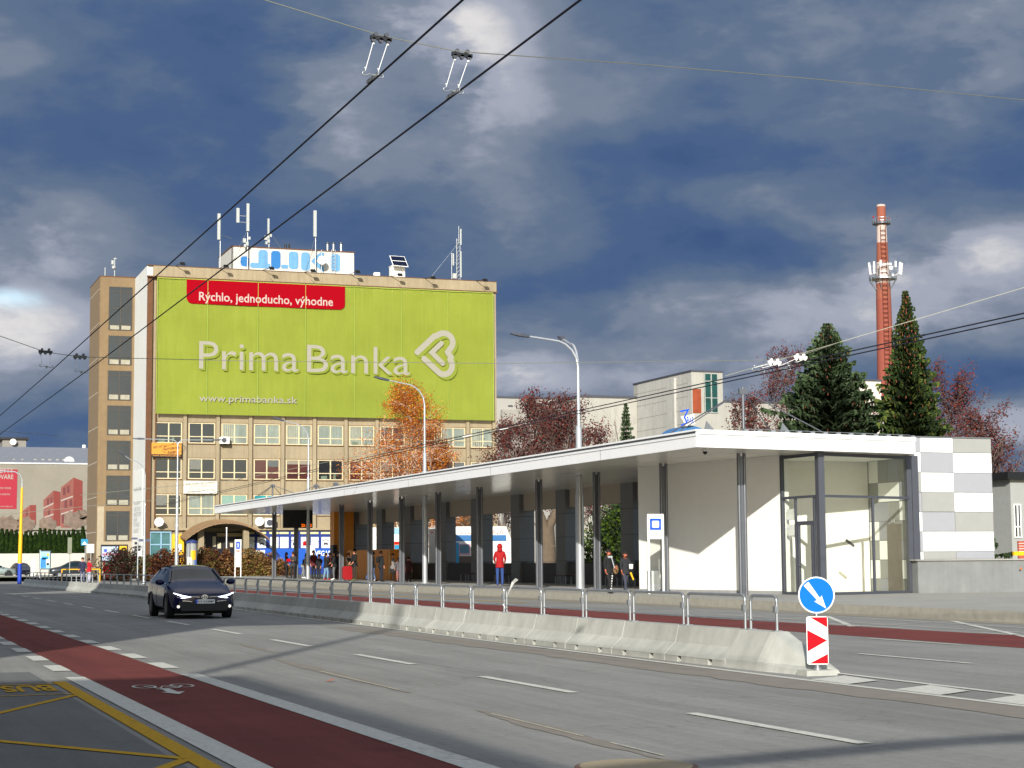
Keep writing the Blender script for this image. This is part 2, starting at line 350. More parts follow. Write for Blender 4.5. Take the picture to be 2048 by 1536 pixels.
# far side bus lane lines
for k in range(9): mark(mw,21.2,22+6*k,21.32,25+6*k); mark(mw,18.0,21+6*k,18.12,24+6*k)
zg=[(20.8,28.8),(24.6,37),(20.9,35.4),(24.1,42.1),(21.2,40.2)]
line(mw,zg[0],zg[1],.16); line(mw,zg[2],zg[3],.16); line(mw,zg[2],zg[1],.06,zz+.004); line(mw,zg[4],zg[3],.06,zz+.004); line(mw,(24.2,42),(23.4,31),.06); line(mw,(22.4,45),(22.0,28),.06)
line(my,(23,62),(22.2,90),.2)
# BUS lettering and yellow bay
mark(my,2.42,-40,2.58,24); line(my,(0.2,23.6),(2.45,23.55),.10,zz+.001); line(my,(0.2,21.5),(2.45,21.66),.07,zz+.002); line(my,(1.2,18.7),(2.43,21.45),.10,zz+.001); line(my,(2.43,14.1),(-1.5,20.6),.12,zz+.002); line(my,(2.43,14.05),(.9,11),.12,zz+.001)
b_=text(None,'BUS',(2.32,23.35,zz),-X,-Y,.62,1.15,None,th=.004,bold=.03); my.add(b_.v,b_.f)
O('road_markings',mw,m_mark,kind='structure'); O('road_markings_yellow',my,m_marky,kind='structure').name='road_markings.001'
# cycle pictogram + arrow
mb=MB(); bo=Vector((3.98,22.8,zz)); a=-X; b=-Y
for cx in (.16,.62): stroke(mb,[(cx+.13*math.cos(t*math.pi/8),.34+.3*math.sin(t*math.pi/8)) for t in range(16)],.035,bo,a,b,.004,True)
stroke(mb,[(.16,.34),(.28,.78),(.5,.8),(.62,.34)],.035,bo,a,b,.007); stroke(mb,[(.28,.78),(.4,.38),(.5,.8)],.03,bo,a,b,.007); stroke(mb,[(.4,.38),(.16,.34)],.03,bo,a,b,.007); stroke(mb,[(.5,.8),(.48,.98),(.56,1.0)],.03,bo,a,b,.007)
mb.quad((3.48,22.1,zz),(3.48,21.4,zz),(3.60,21.4,zz),(3.60,22.1,zz)); mb.quad((3.40,21.42,zz+.003),(3.54,21.0,zz+.003),(3.68,21.42,zz+.003))
O('road_markings_bicycle',mb,m_mark,kind='structure').name='road_markings.002'
# worn patches / repaired joint on the carriageway
pm=MB(); 
rn_=random.Random(2)
for (x,ya,yb_,w_) in ((6.25,28.2,20.2,.30),(5.97,17.5,12.4,.26),(6.85,34,30,.22)):
    n_=24; L0=[];R0=[]
    for k in range(n_+1):
        t=k/n_; y_=ya+(yb_-ya)*t; w2=w_*(.25+.75*math.sin(math.pi*min(1,t*1.1+.02)))*rn_.uniform(.6,1.1)/2; xx_=x-.2*t+rn_.uniform(-.02,.02); L0.append((xx_-w2,y_,.005)); R0.append((xx_+w2,y_,.005))
    for k in range(n_): pm.quad(L0[k],L0[k+1],R0[k+1],R0[k])
n_=60; ed=[(10.35+.10*rn_.uniform(-1,1),8+.55*k,.005) for k in range(n_+1)]
for k in range(n_): pm.quad(ed[k],(11.12,ed[k][1],.005),(11.12,ed[k+1][1],.005),ed[k+1])
O('road_patch',pm,mat('patched_asphalt',(134,128,118),.9,var=.10,scale=3,spec=.2),kind='structure')
pm=MB()
for (p,q) in (((6.1,24.6),(6.05,20.6)),((5.95,17),(5.9,14.5)),((5.9,13.9),(5.88,12.8))): line(pm,p,q,.025,.0095)
O('road_scratch',pm,mat('scraped_marking',(185,180,160),.9,var=.3,scale=20),kind='structure')
mc=E('manhole_cover',(5.35,12.25,0),'round tan manhole cover with a reddish rim set in the near lane','manhole cover')
a=MB(); a.disc((5.38,12.2,.0),Z,.45,.012,40); O('rim',a,mat('rusty_rim',(112,84,70),.8),mc)
a=MB(); a.disc((5.38,12.2,.002),Z,.415,.018,40); O('lid',a,mat('manhole_tan',(160,146,118),.9,var=.1,bump=.5,bscale=40),mc)
for i,(px_,py_,lb) in enumerate(((660,1362,'orange brown fallen leaf lying on the near carriageway'),(640,1178,'orange scrap lying on the far bus lane behind the railing'))):
    p=AT(px_,py_,z=.012); a=MB(); s=.07 if i==0 else .16
    a.quad(p+Vector((-s,0,0)),p+Vector((0,-s,.01)),p+Vector((s,0,.03)),p+Vector((0,s*1.2,0))); O('fallen_leaf',a,mat('leaf_orange',(190,92,30),.8),label=lb,cat='leaf')
# lawns beyond the road
g=MB(); g.quad((26,152.5,.12),(90,152.5,.12),(90,164,.45),(26,164,.45)); g.quad((20,177,.1),(90,177,.1),(90,200,.4),(20,200,.4)); g.quad((-40,180,.1),(24,180,.1),(24,232,.35),(-40,232,.35)); O('lawn',g,m_grass,kind='structure')
g=MB(); g.quad((24,158.5,.36),(62,158.5,.36),(62,166,.40),(24,166,.40)); g.quad((10,176,.42),(24,164,.42),(24,200,.42),(10,200,.42)); O('pavement_front',g,m_pave,kind='structure').name='pavement.001'
gb=MB(); rnd=random.Random(3)
for i in range(9000):
    x=rnd.uniform(26.5,64); y=rnd.uniform(153,158.5); z=.12+(y-152.5)/11.5*.33; h=rnd.uniform(.04,.12); a=rnd.uniform(0,6.3)
    gb.quad((x,y,z),(x+.03*math.cos(a),y+.03*math.sin(a),z),(x+.02,y,z+h))
O('grass',gb,m_grass,kind='stuff')
# ================================================================== barrier with railing
BX=lambda y:11.9+(0 if y<36 else (y-36)*.0135 if y<85 else .66-(y-85)*.028)
def barrier_mesh(L=2.03,end=False):
    b=MB(); pr=[(-.38,.09),(-.36,.12),(-.19,.27),(-.13,.52),(.13,.52),(.19,.27),(.36,.12),(.38,.09)]
    t=L-.03
    b.prism([(x,0,z) for x,z in pr],(0,t,0))
    b.box(-.30,.02,0.0005,.30,t-.02,.088)
    for y0,y1 in ((0,.40),(.54,1.43),(1.57,t)): b.prism([(-.375,y0,0),(.375,y0,0),(.375,y0,.0895),(-.375,y0,.0895)],(0,y1-y0,0))
    return b
def rail_mesh(L=2.03):
    b=MB(); r=.022; zt=1.0; a,c=.075,L-.075
    for yy in (a,c): b.tube((0,yy,.52),(0,yy,zt-.08),r,n=8); b.cbox((0,yy,.526),(.12,.09,.012))
    k=.08
    for yy,s in ((a,1),(c,-1)):
        pts=[(0,yy+s*k*(1-math.cos(t)),zt-k+k*math.sin(t)) for t in (0,R(30),R(60),R(90))]; b.path(pts,r,8)
    b.tube((0,a+k,zt),(0,c-k,zt),r); b.tube((0,a,.66),(0,c,.66),.014); b.cbox((-.02,a,.82),(.05,.07,.09))
    return b
bar0=None; GB='concrete barriers in a row along the middle of the street'
y=21.05; i=0
lbls={1:'concrete barrier with railing nearest to the sloped end piece'}
while y+2.03*1<131:
    if i==0:
        e=E('barrier_end',(11.9,20.9,0),'sloped concrete end piece of the median barrier beside the round blue arrow sign','barrier')
        b=MB(); A_=[(-.38,0,0),(.38,0,0),(.30,0,.16),(.15,0,.2),(-.15,0,.2),(-.30,0,.16)]; t0=.5
        f0=[Vector((11.9+x*.8,21.0,z)) for x,_,z in [(-.38,0,0),(.38,0,0),(.34,0,.05),(.10,0,.10),(-.10,0,.10),(-.34,0,.05)]]
        f1=[Vector((11.9+x,22.08,z)) for x,z in [(-.38,0),(.38,0),(.36,.12),(.13,.52),(-.13,.52),(-.36,.12)]]
        f2=[v+Vector((0,.92,0)) for v in f1]
        b.add(f0+f1+f2,[(0,1,2,3,4,5),(17,16,15,14,13,12)]+[(k,6+k,6+(k+1)%6,(k+1)%6) for k in range(6)]+[(6+k,12+k,12+(k+1)%6,6+(k+1)%6) for k in range(6)])
        O('concrete_body',b,m_conc,e); rb=rail_mesh(.92); rb.v=[(v[0]+11.9,v[1]+22.07,v[2]) for v in rb.v]; O('railing',rb,m_galv,e)
        b=MB(); b.box(11.55,20.72,.0,12.0,20.99,.07); O('foot_block',b,m_conc,e)
        y=23.01; i=1; continue
    if bar0 is None:
        bar0=E('concrete_barrier',(BX(y),y,0),'grey concrete barrier segment with galvanised railing on top along the middle of the street','barrier',GB)
        O('concrete_body',barrier_mesh(),m_conc,bar0,local=True); O('railing',rail_mesh(),m_galv,bar0,local=True)
    else:
        c=copy_tree(bar0,loc=(BX(y),y,0)); c.rotation_euler=(0,0,-math.atan2(BX(y+2.03)-BX(y),2.03))
    y+=2.03; i+=1
# fluttering tape tied to a rail post
t=MB(); P0=AT(1010,1215,x=11.7); pts=[AT(*p,x=11.72) for p in ((1012,1218),(1006,1208),(1014,1196),(1019,1180),(1026,1165),(1034,1158))]; w=[.02,.03,.035,.045,.05,.055]
for a_ in range(5):
    p,q=pts[a_],pts[a_+1]; o1=Vector((.02*math.sin(a_),.5*w[a_],.3*w[a_])); o2=Vector((.02*math.sin(a_+1),.5*w[a_+1],.3*w[a_+1])); t.quad(p-o1,p+o1,q+o2,q-o2)
O('tape',t,m_white,label='white plastic tape tied to a railing post and blowing upwards',cat='tape')
# ================================================================== keep right sign
sx_,sy_=11.77,20.83
s=E('keep_right_sign',(sx_,sy_,0),'round blue sign with a white slanting arrow above a red and white chevron board','road sign')
dpt=depth((sx_,sy_,.5)); ppm=F/dpt
cen=AT(1638,1190,y=sy_-.05); rr=36.5/ppm*1.0
fa=(Vector((0,0,EYE))-Vector((sx_,sy_,1))); fa.z=0; fa.normalize()          # faces the traffic/camera
fa=Vector((-.34,-.94,0)).normalized(); xr=Vector((-fa.y,fa.x,0)); xr=xr if xr.x>0 else -xr
a=MB(); a.tube((sx_,sy_,0),(sx_,sy_,cen.z+.1),.03,n=10); a.tube((sx_,sy_,0),(sx_,sy_,.10),.055,n=10); a.cbox((sx_,sy_,.015),(.2,.2,.03)); O('pole',a,m_galv,s)
cc=Vector((sx_,sy_,cen.z))+fa*.045
a=MB(); a.disc(cc-fa*.012,fa,rr,.014,40); dsk=O('round_plate',a,m_white,s)
a=MB(); a.disc(cc+fa*.002,fa,rr*.93,.003,40); O('blue_face',a,m_blue,s)
a=MB(); P=lambda u,v:cc+fa*.008+xr*(u*rr)+Z*(v*rr)
d=(.62,-.785); n_=(.785,.62)
def Q_(al,ac): return P(-.56+d[0]*al+n_[0]*ac,.62+d[1]*al+n_[1]*ac)
a.quad(Q_(0,-.17),Q_(1.1,-.09),Q_(1.1,.09),Q_(0,.17)); a.quad(Q_(1.02,-.26),Q_(1.72,0),Q_(1.02,.26),Q_(1.12,0)); O('arrow',a,m_white,s)
bt=AT(1638,1233,y=sy_-.05).z; bb=AT(1638,1329,y=sy_-.05).z; bw=43/ppm; H_=bt-bb
o=Vector((sx_,sy_,bb))+fa*.04-xr*bw/2
mk=lambda poly,th,mt,nm:O(nm,MB().prism([o+xr*u*bw+Z*v*H_+fa*(th-.008) for u,v in poly],fa*.008),mt,s)
a=MB(); rp=rrect(bw,H_,.03); a.prism([o+xr*u+Z*v-fa*.012 for u,v in rp],fa*.014); O('chevron_board',a,m_white,s)
mk([(.03,.72),(.03,.27),(.95,.5)],.006,m_red,'chevron'); mk([(.18,.985),(.97,.985),(.97,.77)],.006,m_red,'chevron_top'); mk([(.10,.02),(.97,.02),(.97,.22)],.006,m_red,'chevron_bottom')
# ================================================================== bus shelter
m_soff=mat('glossy_soffit_panels',(228,224,214),.2,0,var=.03,scale=1,spec=.5)
m_fasc=mat('fascia_white_metal',(240,240,238),.42,var=.02,spec=.5)
m_gut=mat('gutter_grey',(120,122,124),.4,.4,var=.05)
m_roof=mat('roof_membrane',(110,110,112),.8)
m_col=mat('column_steel',(116,118,124),.3,.55,var=.06)
m_pil=mat('grey_pillar_panels',(122,124,126),.6,var=.05,scale=2)
m_beam=mat('beige_beam',(186,174,158),.8,var=.02)
m_low=mat('dark_plinth_stone',(84,84,86),.8,var=.12,scale=6)
m_orange=mat('orange_panel',(226,138,26),.5,var=.03)
sh=E('bus_shelter',(29.5,90,.3),'long white flat canopy on slim twin steel posts over the tram and bus platform','shelter')
zc=5.25; C0=(26.16,53.93); C1=(35.6,55.62); C1b=(36.28,57.04); C2=(37.3,138.4); C3=(25.2,134.6)
def poly(zz_,inset=0): return [Vector((x,y,zz_)) for x,y in (C0,C1,C2,C3)]
a=MB(); a.prism([Vector((26.3,54.2,zc)),Vector((35.5,55.8,zc)),Vector((36.24,57.02,zc)),Vector((37.2,138.2,zc)),Vector((25.35,134.4,zc))],(0,0,.02)); O('soffit',a,m_soff,sh)
a=MB()
# soffit panel joints as thin recessed strips
for k in range(1,28):
    yy=54+3*k; a.box(26.1,yy,zc-.003,36.6,yy+.012,zc-.001)
for xx in (28.5,31,33.5): a.box(xx,57,zc-.0035,xx+.012,134,zc-.0015)
O('soffit_joints',a,m_gut,sh)
a=MB(); a.prism([Vector((26.4,54.35,zc+.5)),Vector((35.5,55.9,zc+.5)),Vector((36.24,57.05,zc+.5)),Vector((37.1,138,zc+.5)),Vector((25.45,134.3,zc+.5))],(0,0,.05)); O('roof_deck',a,m_roof,sh)
def band(mb,p,q,z0,z1,out,th):
    p,q=Vector((*p,0)),Vector((*q,0)); d=(q-p).normalized(); n=Vector((d.y,-d.x,0))
    p=p+n*out-d*0; q=q+n*out; mb.prism([p+Z*z0,q+Z*z0,q+Z*z1,p+Z*z1],-n*th)
a=MB(); band(a,C3,C0,zc-.01,zc+.36,0,.1); O('fascia_front',a,m_fasc,sh)
a=MB(); band(a,C0,C1,zc-.015,zc+.42,0.003,.1); band(a,C0,C1,zc+.42,zc+.57,.06,.16); O('fascia_end',a,m_fasc,sh)
a=MB(); band(a,C3,C0,zc+.36,zc+.44,.03,.12); band(a,C3,C0,zc+.52,zc+.58,.06,.16); O('fascia_lip',a,m_fasc,sh)
a=MB(); band(a,C3,C0,zc+.44,zc+.52,.0,.10); O('gutter',a,m_gut,sh)
a=MB(); band(a,C2,C3,zc-.01,zc+.5,0,.1); band(a,C1b,C2,zc-.012,zc+.5,0,.1); band(a,C1,C1b,zc-.013,zc+.5,0,.1); O('fascia_back',a,m_fasc,sh)
# fascia panel joints
a=MB()
for yy in (62,74,86,98,110,122): xx=26.16-(yy-54)*.0119; a.box(xx-.004,yy,zc-.008,xx+.01,yy+.03,zc+.36)
O('fascia_joint',a,m_gut,sh)
cols=[(1487,29.4),(1330,29.45),(1195,29.5),(1079,29.5),(960,29.5),(877,29.5),(804,29.5),(740,29.5),(683,29.5),(592,29.5),(548,29.5)]
cy=[]
for k,(px_,xc) in enumerate(cols):
    yy=AT(px_,1150,x=xc).y; cy.append(yy); z0=zf(yy); a=MB()
    for dx in (-.11,.11):
        a.tube((xc+dx,yy,z0),(xc+dx,yy,zc-.004),.065,.065,12)
    a.box(xc-.05,yy-.02,z0,xc+.05,yy+.02,zc-.1)
    O('twin_post',a,m_col,sh)
XP=35.0
pl=[(1242,1267,1325),(1112,1131,1164),(1022,1039,1069),(942,955,986),(881,892,912),(809,821,857),(752.5,764,788.5),(701.5,711,735)]
pe=[]
for k,(a0,a1,a2) in enumerate(pl):
    y1=AT(a0,1100,x=XP).y; y0=AT(a1,1100,x=XP).y; y0=min(y0,y1-.9); pe.append((y0,y1)); z0=zf(y0)
    xr2=AT(a2,1100,y=y0).x; pan=MB(); pan.box(XP,y0,z0,xr2,y1,zc-.004); pr=O('pillar',pan,m_pil,sh)
    for zz_ in (1.5,2.75,4.0): j=MB(); j.box(XP-.003,y0-.003,zz_,xr2,y1,zz_+.02); O('panel_joint',j,m_blk,pr)
yb=MB(); gaps=[(pe[0][0]-7.6,pe[0][0])]+[(pe[k][1],pe[k+1][0]) for k in range(len(pe)-1)]
for k,(y0,y1) in enumerate(gaps):
    b=MB(); b.box(XP+.25,y0,4.32,XP+.6,y1,zc-.002); O('beam',b,m_beam,sh)
b=MB()
for y0,y1 in [(66,134)]:
    b.prism([Vector((XP+.15,y0,.1)),Vector((XP+.15,y1,.1)),Vector((XP+.15,y1,1.45)),Vector((XP+.15,y0,1.38))],(.3,0,0))
O('low_wall',b,m_low,sh)
b=MB(); b.box(XP+.1,66,1.452,XP+.5,134,1.47); O('wall_cap',b,mat('cap_dark',(60,60,62),.6),sh)
# orange pillar at the far end
yo=AT(672,1100,x=33.6).y; b=MB(); b.box(33.3,yo-.6,zf(yo),34.8,yo+.6,zc-.004); O('orange_pillar',b,m_orange,sh)
b=MB(); b.box(33.0,yo-1.5,zf(yo),33.3,yo-.62,zf(yo)+2.4); O('dark_cabinet',b,m_blk,sh)
# roof masts with stays
def mast(px_top,py_top,px_b,xm,stays,y_=None):
    yy=AT(px_b,1000,x=xm).y; zt=AT(px_top,py_top,y=yy).z; b=MB(); top=Vector((xm,yy,zt)); b.tube((xm,yy,zc+.5),top,.07,.055); b.disc((xm-.2,yy,zt-.25),Z,.0,.0,3) if 0 else None
    b.cbox((xm,yy,zt-.15),(.34,.12,.22))
    for dx,dy in stays: b.tube(top-Z*.1,(xm+dx,yy+dy,zc+.55),.022,n=6)
    O('roof_mast',b,m_col,sh)
mast(1487,775,1490,31.5,[(-3.9,-1.2),(-2.5,4),(3.6,3.4),(3.9,-1)])
mast(545,968,545,29.5,[(-3,-8),(-3.2,-6),(-1.5,3),(3,6),(3.5,-3)]); mast(632,968,632,30.5,[(-2,-4),(-2,3),(2.5,-3),(2.5,3)]); mast(671,964,671,31.5,[(-2,-3),(2.5,-3),(1.5,3)])
b=MB()
for k in range(14): t_=k/13; px0=Vector((*C0,0)).lerp(Vector((*C1,0)),.22+.78*t_); b.cbox((px0.x,px0.y+.15,zc+.61),(.16,.1,.07))
for k in range(16): b.cbox((25.45+.03*k,133-1.2*k,zc+.62),(.05,.12,.1))
for k in range(5): pass
b.tube((C0[0]+2,C0[1]+.55,zc+.66),(C1[0]-.1,C1[1]+.15,zc+.66),.012,n=5); O('roof_brackets',b,m_galv,sh)
for px_ in (1408,1560):
    p=AT(px_,862,y=55); b=MB(); b.prism([Vector((p.x,p.y,zc+.55)),Vector((p.x+.55,p.y+.1,zc+.55)),Vector((p.x+.1,p.y,zc+.95))],(0,.03,0)); O('stay_plate',b,m_galv,sh)
# ---- dome camera
p=AT(1410,900,z=zc-.02); c=E('dome_camera',(p.x,p.y,zc),'small dark dome camera hanging under the near corner of the canopy','camera')
b=MB(); b.disc((p.x,p.y,zc-.07),Z,.1,.066,16); O('housing',b,m_white,c); b=MB(); b.ball((p.x,p.y,zc-.09),(.08,.08,.085)); O('dome',b,m_blk,c)
# ---- benches by the low wall
GBn='benches in front of the low shelter wall'
bn0=None
for k,px_ in enumerate((935,1005,1128,1230,1265)):
    yy=AT(px_,1160,x=34.0).y
    if bn0 is None:
        bn0=E('bench',(34.0,yy,zf(yy)),'bench with dark seat and thin pale legs in front of the dark shelter wall','bench',GBn)
        b=MB(); b.box(-.25,-.9,.43,.2,.9,.48); O('seat',b,mat('bench_seat',(80,52,46),.6),bn0,local=True)
        for sy in (-.7,.7): b=MB(); b.box(-.2,sy-.03,0,-.14,sy+.03,.43); b.box(.1,sy-.03,0,.16,sy+.03,.43); O('leg',b,m_galv,bn0,local=True)
    else: copy_tree(bn0,loc=(34.0,yy,zf(yy)))
# ---- departure board
p0=AT(567,1002,x=29.9); p1=AT(624,1062,x=29.9)
yb_=AT(592,1150,x=29.5).y; zt=AT(592,1008,y=yb_-.3).z; zb=AT(592,1056,y=yb_-.3).z; xl=AT(566,1030,y=yb_-.3).x; xr_=AT(624,1030,y=yb_-.3).x
c=E('departure_board',(29.5,yb_-.3,zb),'black electronic departure board with orange digits under the canopy','display')
b=MB(); b.box(xl,yb_-.5,zb,xr_,yb_-.2,zt); O('case',b,m_blk,c); b=MB(); b.tube((29.5,yb_-.34,zt),(29.5,yb_-.34,zc),.05); O('hanger',b,m_col,c)
text('orange_digits','23:1 12',(xr_-.82,yb_-.5,zb+.08),X,Z,.75,.2,mat('led_orange',(20,8,0),.5,emit=(255,110,10),estr=1.6),c)
# ================================================================== station building: white wall, glazed corner, panelled end
sb=E('station_building',(34,58,.25),'white station building with glazed corner and checked grey white panels beside the canopy','building')
W0=Vector((29.62,66.6,0)); W1=Vector((31.42,57.86,0)); G1=Vector((31.60,55.45,0)); G2=Vector((36.22,56.95,0))
zfl=.25
def wallp(mb,p,q,z0,z1,th,side=1):
    d=(q-p).normalized(); n=Vector((-d.y,d.x,0))*side; mb.prism([p+Z*z0,q+Z*z0,q+Z*z1,p+Z*z1],n*th)
a=MB(); wallp(a,W0,W1,zfl+.0,zc-.003,.3,1); O('white_wall',a,m_wallw,sb)
a=MB(); wallp(a,W0+Vector((-.02,0,0)),W1+Vector((-.02,0,0)),zfl,zfl+.12,.02,1); O('skirting',a,mat('skirting_grey',(150,150,148),.7),sb)
# interior
a=MB(); a.box(30.98,60.05,zfl,36.3,60.25,zc-.003); a.box(31.75,57.9,zfl,31.9,62.6,zc-.003) if 0 else None; O('inner_wall',a,m_wallw,sb)
a=MB(); a.box(31.6,57.0,zfl+.004,36.2,60.04,zfl+.03); O('inner_floor',a,mat('inner_floor_tiles',(190,186,172),.5),sb)
a=MB(); a.box(31.9,57.2,zc-.06,36.2,60.04,zc-.02); O('inner_ceiling',a,m_wallw,sb)
colW=mat('panel_white',(246,246,240),.6,var=.01); colG=mat('panel_warm_grey',(150,150,145),.6,var=.03); colL=mat('panel_lilac_grey',(151,152,157),.6,var=.02); cm={'W':colW,'G':colG,'L':colL}
zr=[1.46,1.75,2.48,3.2,3.92,4.65,5.39,5.93]
a=MB(); a.box(36.35,57.1,0,39.84,66,5.93); a.box(36.3,57.05,5.935,39.9,66,5.98); O('core_wall',a,m_gut,sb)
def panels(xs,rows,plane,name,xplane=False):
    for c_,(x0,x1) in enumerate(zip(xs,xs[1:])):
        for r_,(z0,z1) in enumerate(zip(zr,zr[1:])):
            k=rows[c_][r_]; b=MB()
            if not xplane: b.box(x0+.008,plane-.03,z0+.01,x1-.008,plane,z1-.01)
            else: b.box(plane-.03,x0+.008,z0+.01,plane,x1-.008,z1-.01)
            O('wall_panel',b,cm[k],sb)
panels([36.5,36.75,38.15,39.82],['WLWLGWL','GWLGWLW','LWGWLWG'],57.1,'p')
zr_s=zr; zr=[.29,.75,1.46,2.18,2.9,3.62,4.35,5.2]
panels([57.2,57.9,58.65,59.35,60.02],['GWLGWLG','WGLGGWL','LGWLLWG','GWGWLGW'],36.34,'q',True)
zr=zr_s
a=MB(); yd0,yd1=sorted((AT(1803,1100,x=36.28).y,AT(1775,1100,x=36.28).y)); a.box(36.28,yd0,zfl,36.305,yd1,AT(1790,1048,x=36.28).z); O('inner_door',a,mat('door_taupe',(112,104,92),.6),sb)
# glazing frames
m_gl=mat('clear_glass',(225,238,232),.02,0,var=0,trans=1,spec=.5)
for mm in (m_gl,):
    nt=mm.node_tree; b_=nt.nodes['Principled BSDF']; out=nt.nodes['Material Output']
    tr=nt.nodes.new('ShaderNodeBsdfTransparent'); tr.inputs[0].default_value=(.9,.92,.88,1); gl=nt.nodes.new('ShaderNodeBsdfGlossy'); gl.inputs['Roughness'].default_value=.02
    fr=nt.nodes.new('ShaderNodeValue'); fr.outputs[0].default_value=.07; ms=nt.nodes.new('ShaderNodeMixShader')
    nt.links.new(fr.outputs[0],ms.inputs[0]); nt.links.new(tr.outputs[0],ms.inputs[1]); nt.links.new(gl.outputs[0],ms.inputs[2]); nt.links.new(ms.outputs[0],out.inputs[0])
def bar(name,p,q,w,h,par=sb): b=MB(); b.obox(p,q,w,h); return O(name,b,m_dgrey,par)
zm=AT(1661,992,y=55.5).z; ztop=zc-.02
def V(p,z): return Vector((p.x,p.y,z))
fr=MB()
for p,w in ((W1,.12),(G1,.24),(G2+Vector((-.12,0,0)),.2)): fr.obox(V(p,zfl+.01),V(p,zc-.006),w,w,(1,0,0))
for A_,B_ in ((W1,G1),(G1,G2)):
    fr.obox(V(A_,zm),V(B_,zm),.11,.09); fr.obox(V(A_,zfl+.05),V(B_,zfl+.05),.1,.09); fr.obox(V(A_,zc-.08),V(B_,zc-.08),.1,.12)
# mullions
def onl(A_,B_,px_): 
    v=FW+RT*((px_-1024)/F)+UP*((768-1080)/F); d=B_-A_; t=(A_.x*v.y-A_.y*v.x)/(d.y*v.x-d.x*v.y); return A_+d*t
mA=onl(W1,G1,1593); mB=onl(W1,G1,1630); mC=onl(G1,G2,1747)
for p in (mA,mB): fr.obox(V(p,zfl+.02),V(p,zm),.07,.08,(1,0,0))
fr.obox(V(mC,zfl+.02),V(mC,zm),.08,.08,(1,0,0)); O('glazing_frame',fr,m_dgrey,sb)
b=MB(); b.box(36.22,56.85,zfl,36.49,57.08,zc-.006); O('corner_post',b,m_dgrey,sb)
for A_,B_,z0,z1 in ((W1,G1,zm,zc-.1),(W1,mA,zfl,zm),(mB,G1,zfl,zm),(G1,G2,zm,zc-.1),(G1,mC,zfl,zm),(mC,G2,zfl,zm)):
    b=MB(); b.quad(V(A_,z0+.05),V(B_,z0+.05),V(B_,z1-.04),V(A_,z1-.04)); O('glass_pane',b,m_gl,sb)
zd=AT(1610,1048,y=56.5).z
dr=MB(); dr.obox(V(mA.lerp(mB,.14),zfl+.06),V(mA.lerp(mB,.14),zd),.07,.1,(1,0,0)); dr.obox(V(mA.lerp(mB,.88),zfl+.06),V(mA.lerp(mB,.88),zd),.07,.1,(1,0,0)); dr.obox(V(mA,zd+.03),V(mB,zd+.03),.07,.14); dr.obox(V(mA,zfl+.12),V(mB,zfl+.12),.07,.14)
door=O('door',dr,m_dgrey,sb); b=MB(); h_=mA.lerp(mB,.2); b.tube(V(h_,1.3)+Vector((-.1,-.02,0)),V(h_,1.3)+Vector((-.08,-.28,0)),.012); O('handle',b,m_galv,door)
b=MB(); b.quad(V(mA.lerp(mB,.14),zfl+.1),V(mA.lerp(mB,.88),zfl+.1),V(mA.lerp(mB,.88),zd),V(mA.lerp(mB,.14),zd)); O('door_pane',b,m_gl,door)
# notices taped inside and dark diagonal slot on white inner wall
for z0,z1 in ((2.9,3.3),(2.35,2.75)):
    b=MB(); q0=W1.lerp(mA,.25);q1=W1.lerp(mA,.85); n=Vector((.03,0,0)); b.quad(V(q0,z0)+n,V(q1,z0)+n,V(q1,z1)+n,V(q0,z1)+n); O('notice',b,m_white,sb)
for (a0,b0),(a1,b1),mt in (((1692,1080),(1708,1092),m_dgrey),((1678,1144),(1693,1156),mat('slot_pale',(180,176,160),.7))):
    b=MB(); b.obox(AT(a0,b0,y=60.02),AT(a1,b1,y=60.02),.04,.09); O('vent_slot',b,mt,sb)
b=MB(); b.cbox(AT(1786,1042,x=36.29),(.03,.22,.16)); O('door_sign',b,mat('plate_grey',(150,150,145),.6),sb)
# ---- plinth wall to the right
m_plin=mat('grey_stone_plinth',(120,122,120),.8,var=.07,scale=2.2,var2=.08,scale2=.8,bump=.1,bscale=20,streak=.07)
c=E('plinth_wall',(36.2,56.4,0),'low grey stone plinth wall with pale capping below the checked panels','wall')
b=MB(); b.prism([Vector((36.1,56.45,.0)),Vector((60,54.6,.0)),Vector((60,54.6,1.41)),Vector((36.1,56.45,1.41))],(.02,.5,0)); O('stone_wall',b,m_plin,c)
b=MB(); b.prism([Vector((36.0,56.38,1.415)),Vector((60,54.5,1.415)),Vector((60,54.5,1.465)),Vector((36.0,56.38,1.465))],(.02,.7,0)); O('capping',b,mat('capping_pale',(150,148,142),.7),c)
b=MB()
for xx in (37.4,38.7,40,41.3,42.6): 
    yy=56.45-(xx-36.1)*.0774; b.box(xx,yy-.004,.2,xx+.008,yy+.01,1.4)
O('stone_joints',b,mat('joint_pale',(134,136,134),.8),c)
p=AT(2042,1137,y=55.95); b=MB(); b.quad(p+Vector((-.05,0,0)),p+Vector((0,0,-.05)),p+Vector((.06,0,.01)),p+Vector((0,0,.05))); O('fallen_leaf',b,MATS['leaf_orange'],label='orange leaf stuck on the grey stone plinth wall at the right edge',cat='leaf').name='fallen_leaf.002'
c=E('yellow_barrier',(43,64,1.2),'yellow painted beam standing behind the plinth wall at the right edge','barrier')
b=MB(); b.box(AT(2028,1107,y=64).x,64,AT(2028,1111,y=64).z,48,64.1,AT(2028,1103,y=64).z); O('beam',b,m_yel,c)
b=MB(); b.box(42.9,64.1,0,43.2,64.3,1.3); O('post',b,m_galv,c)
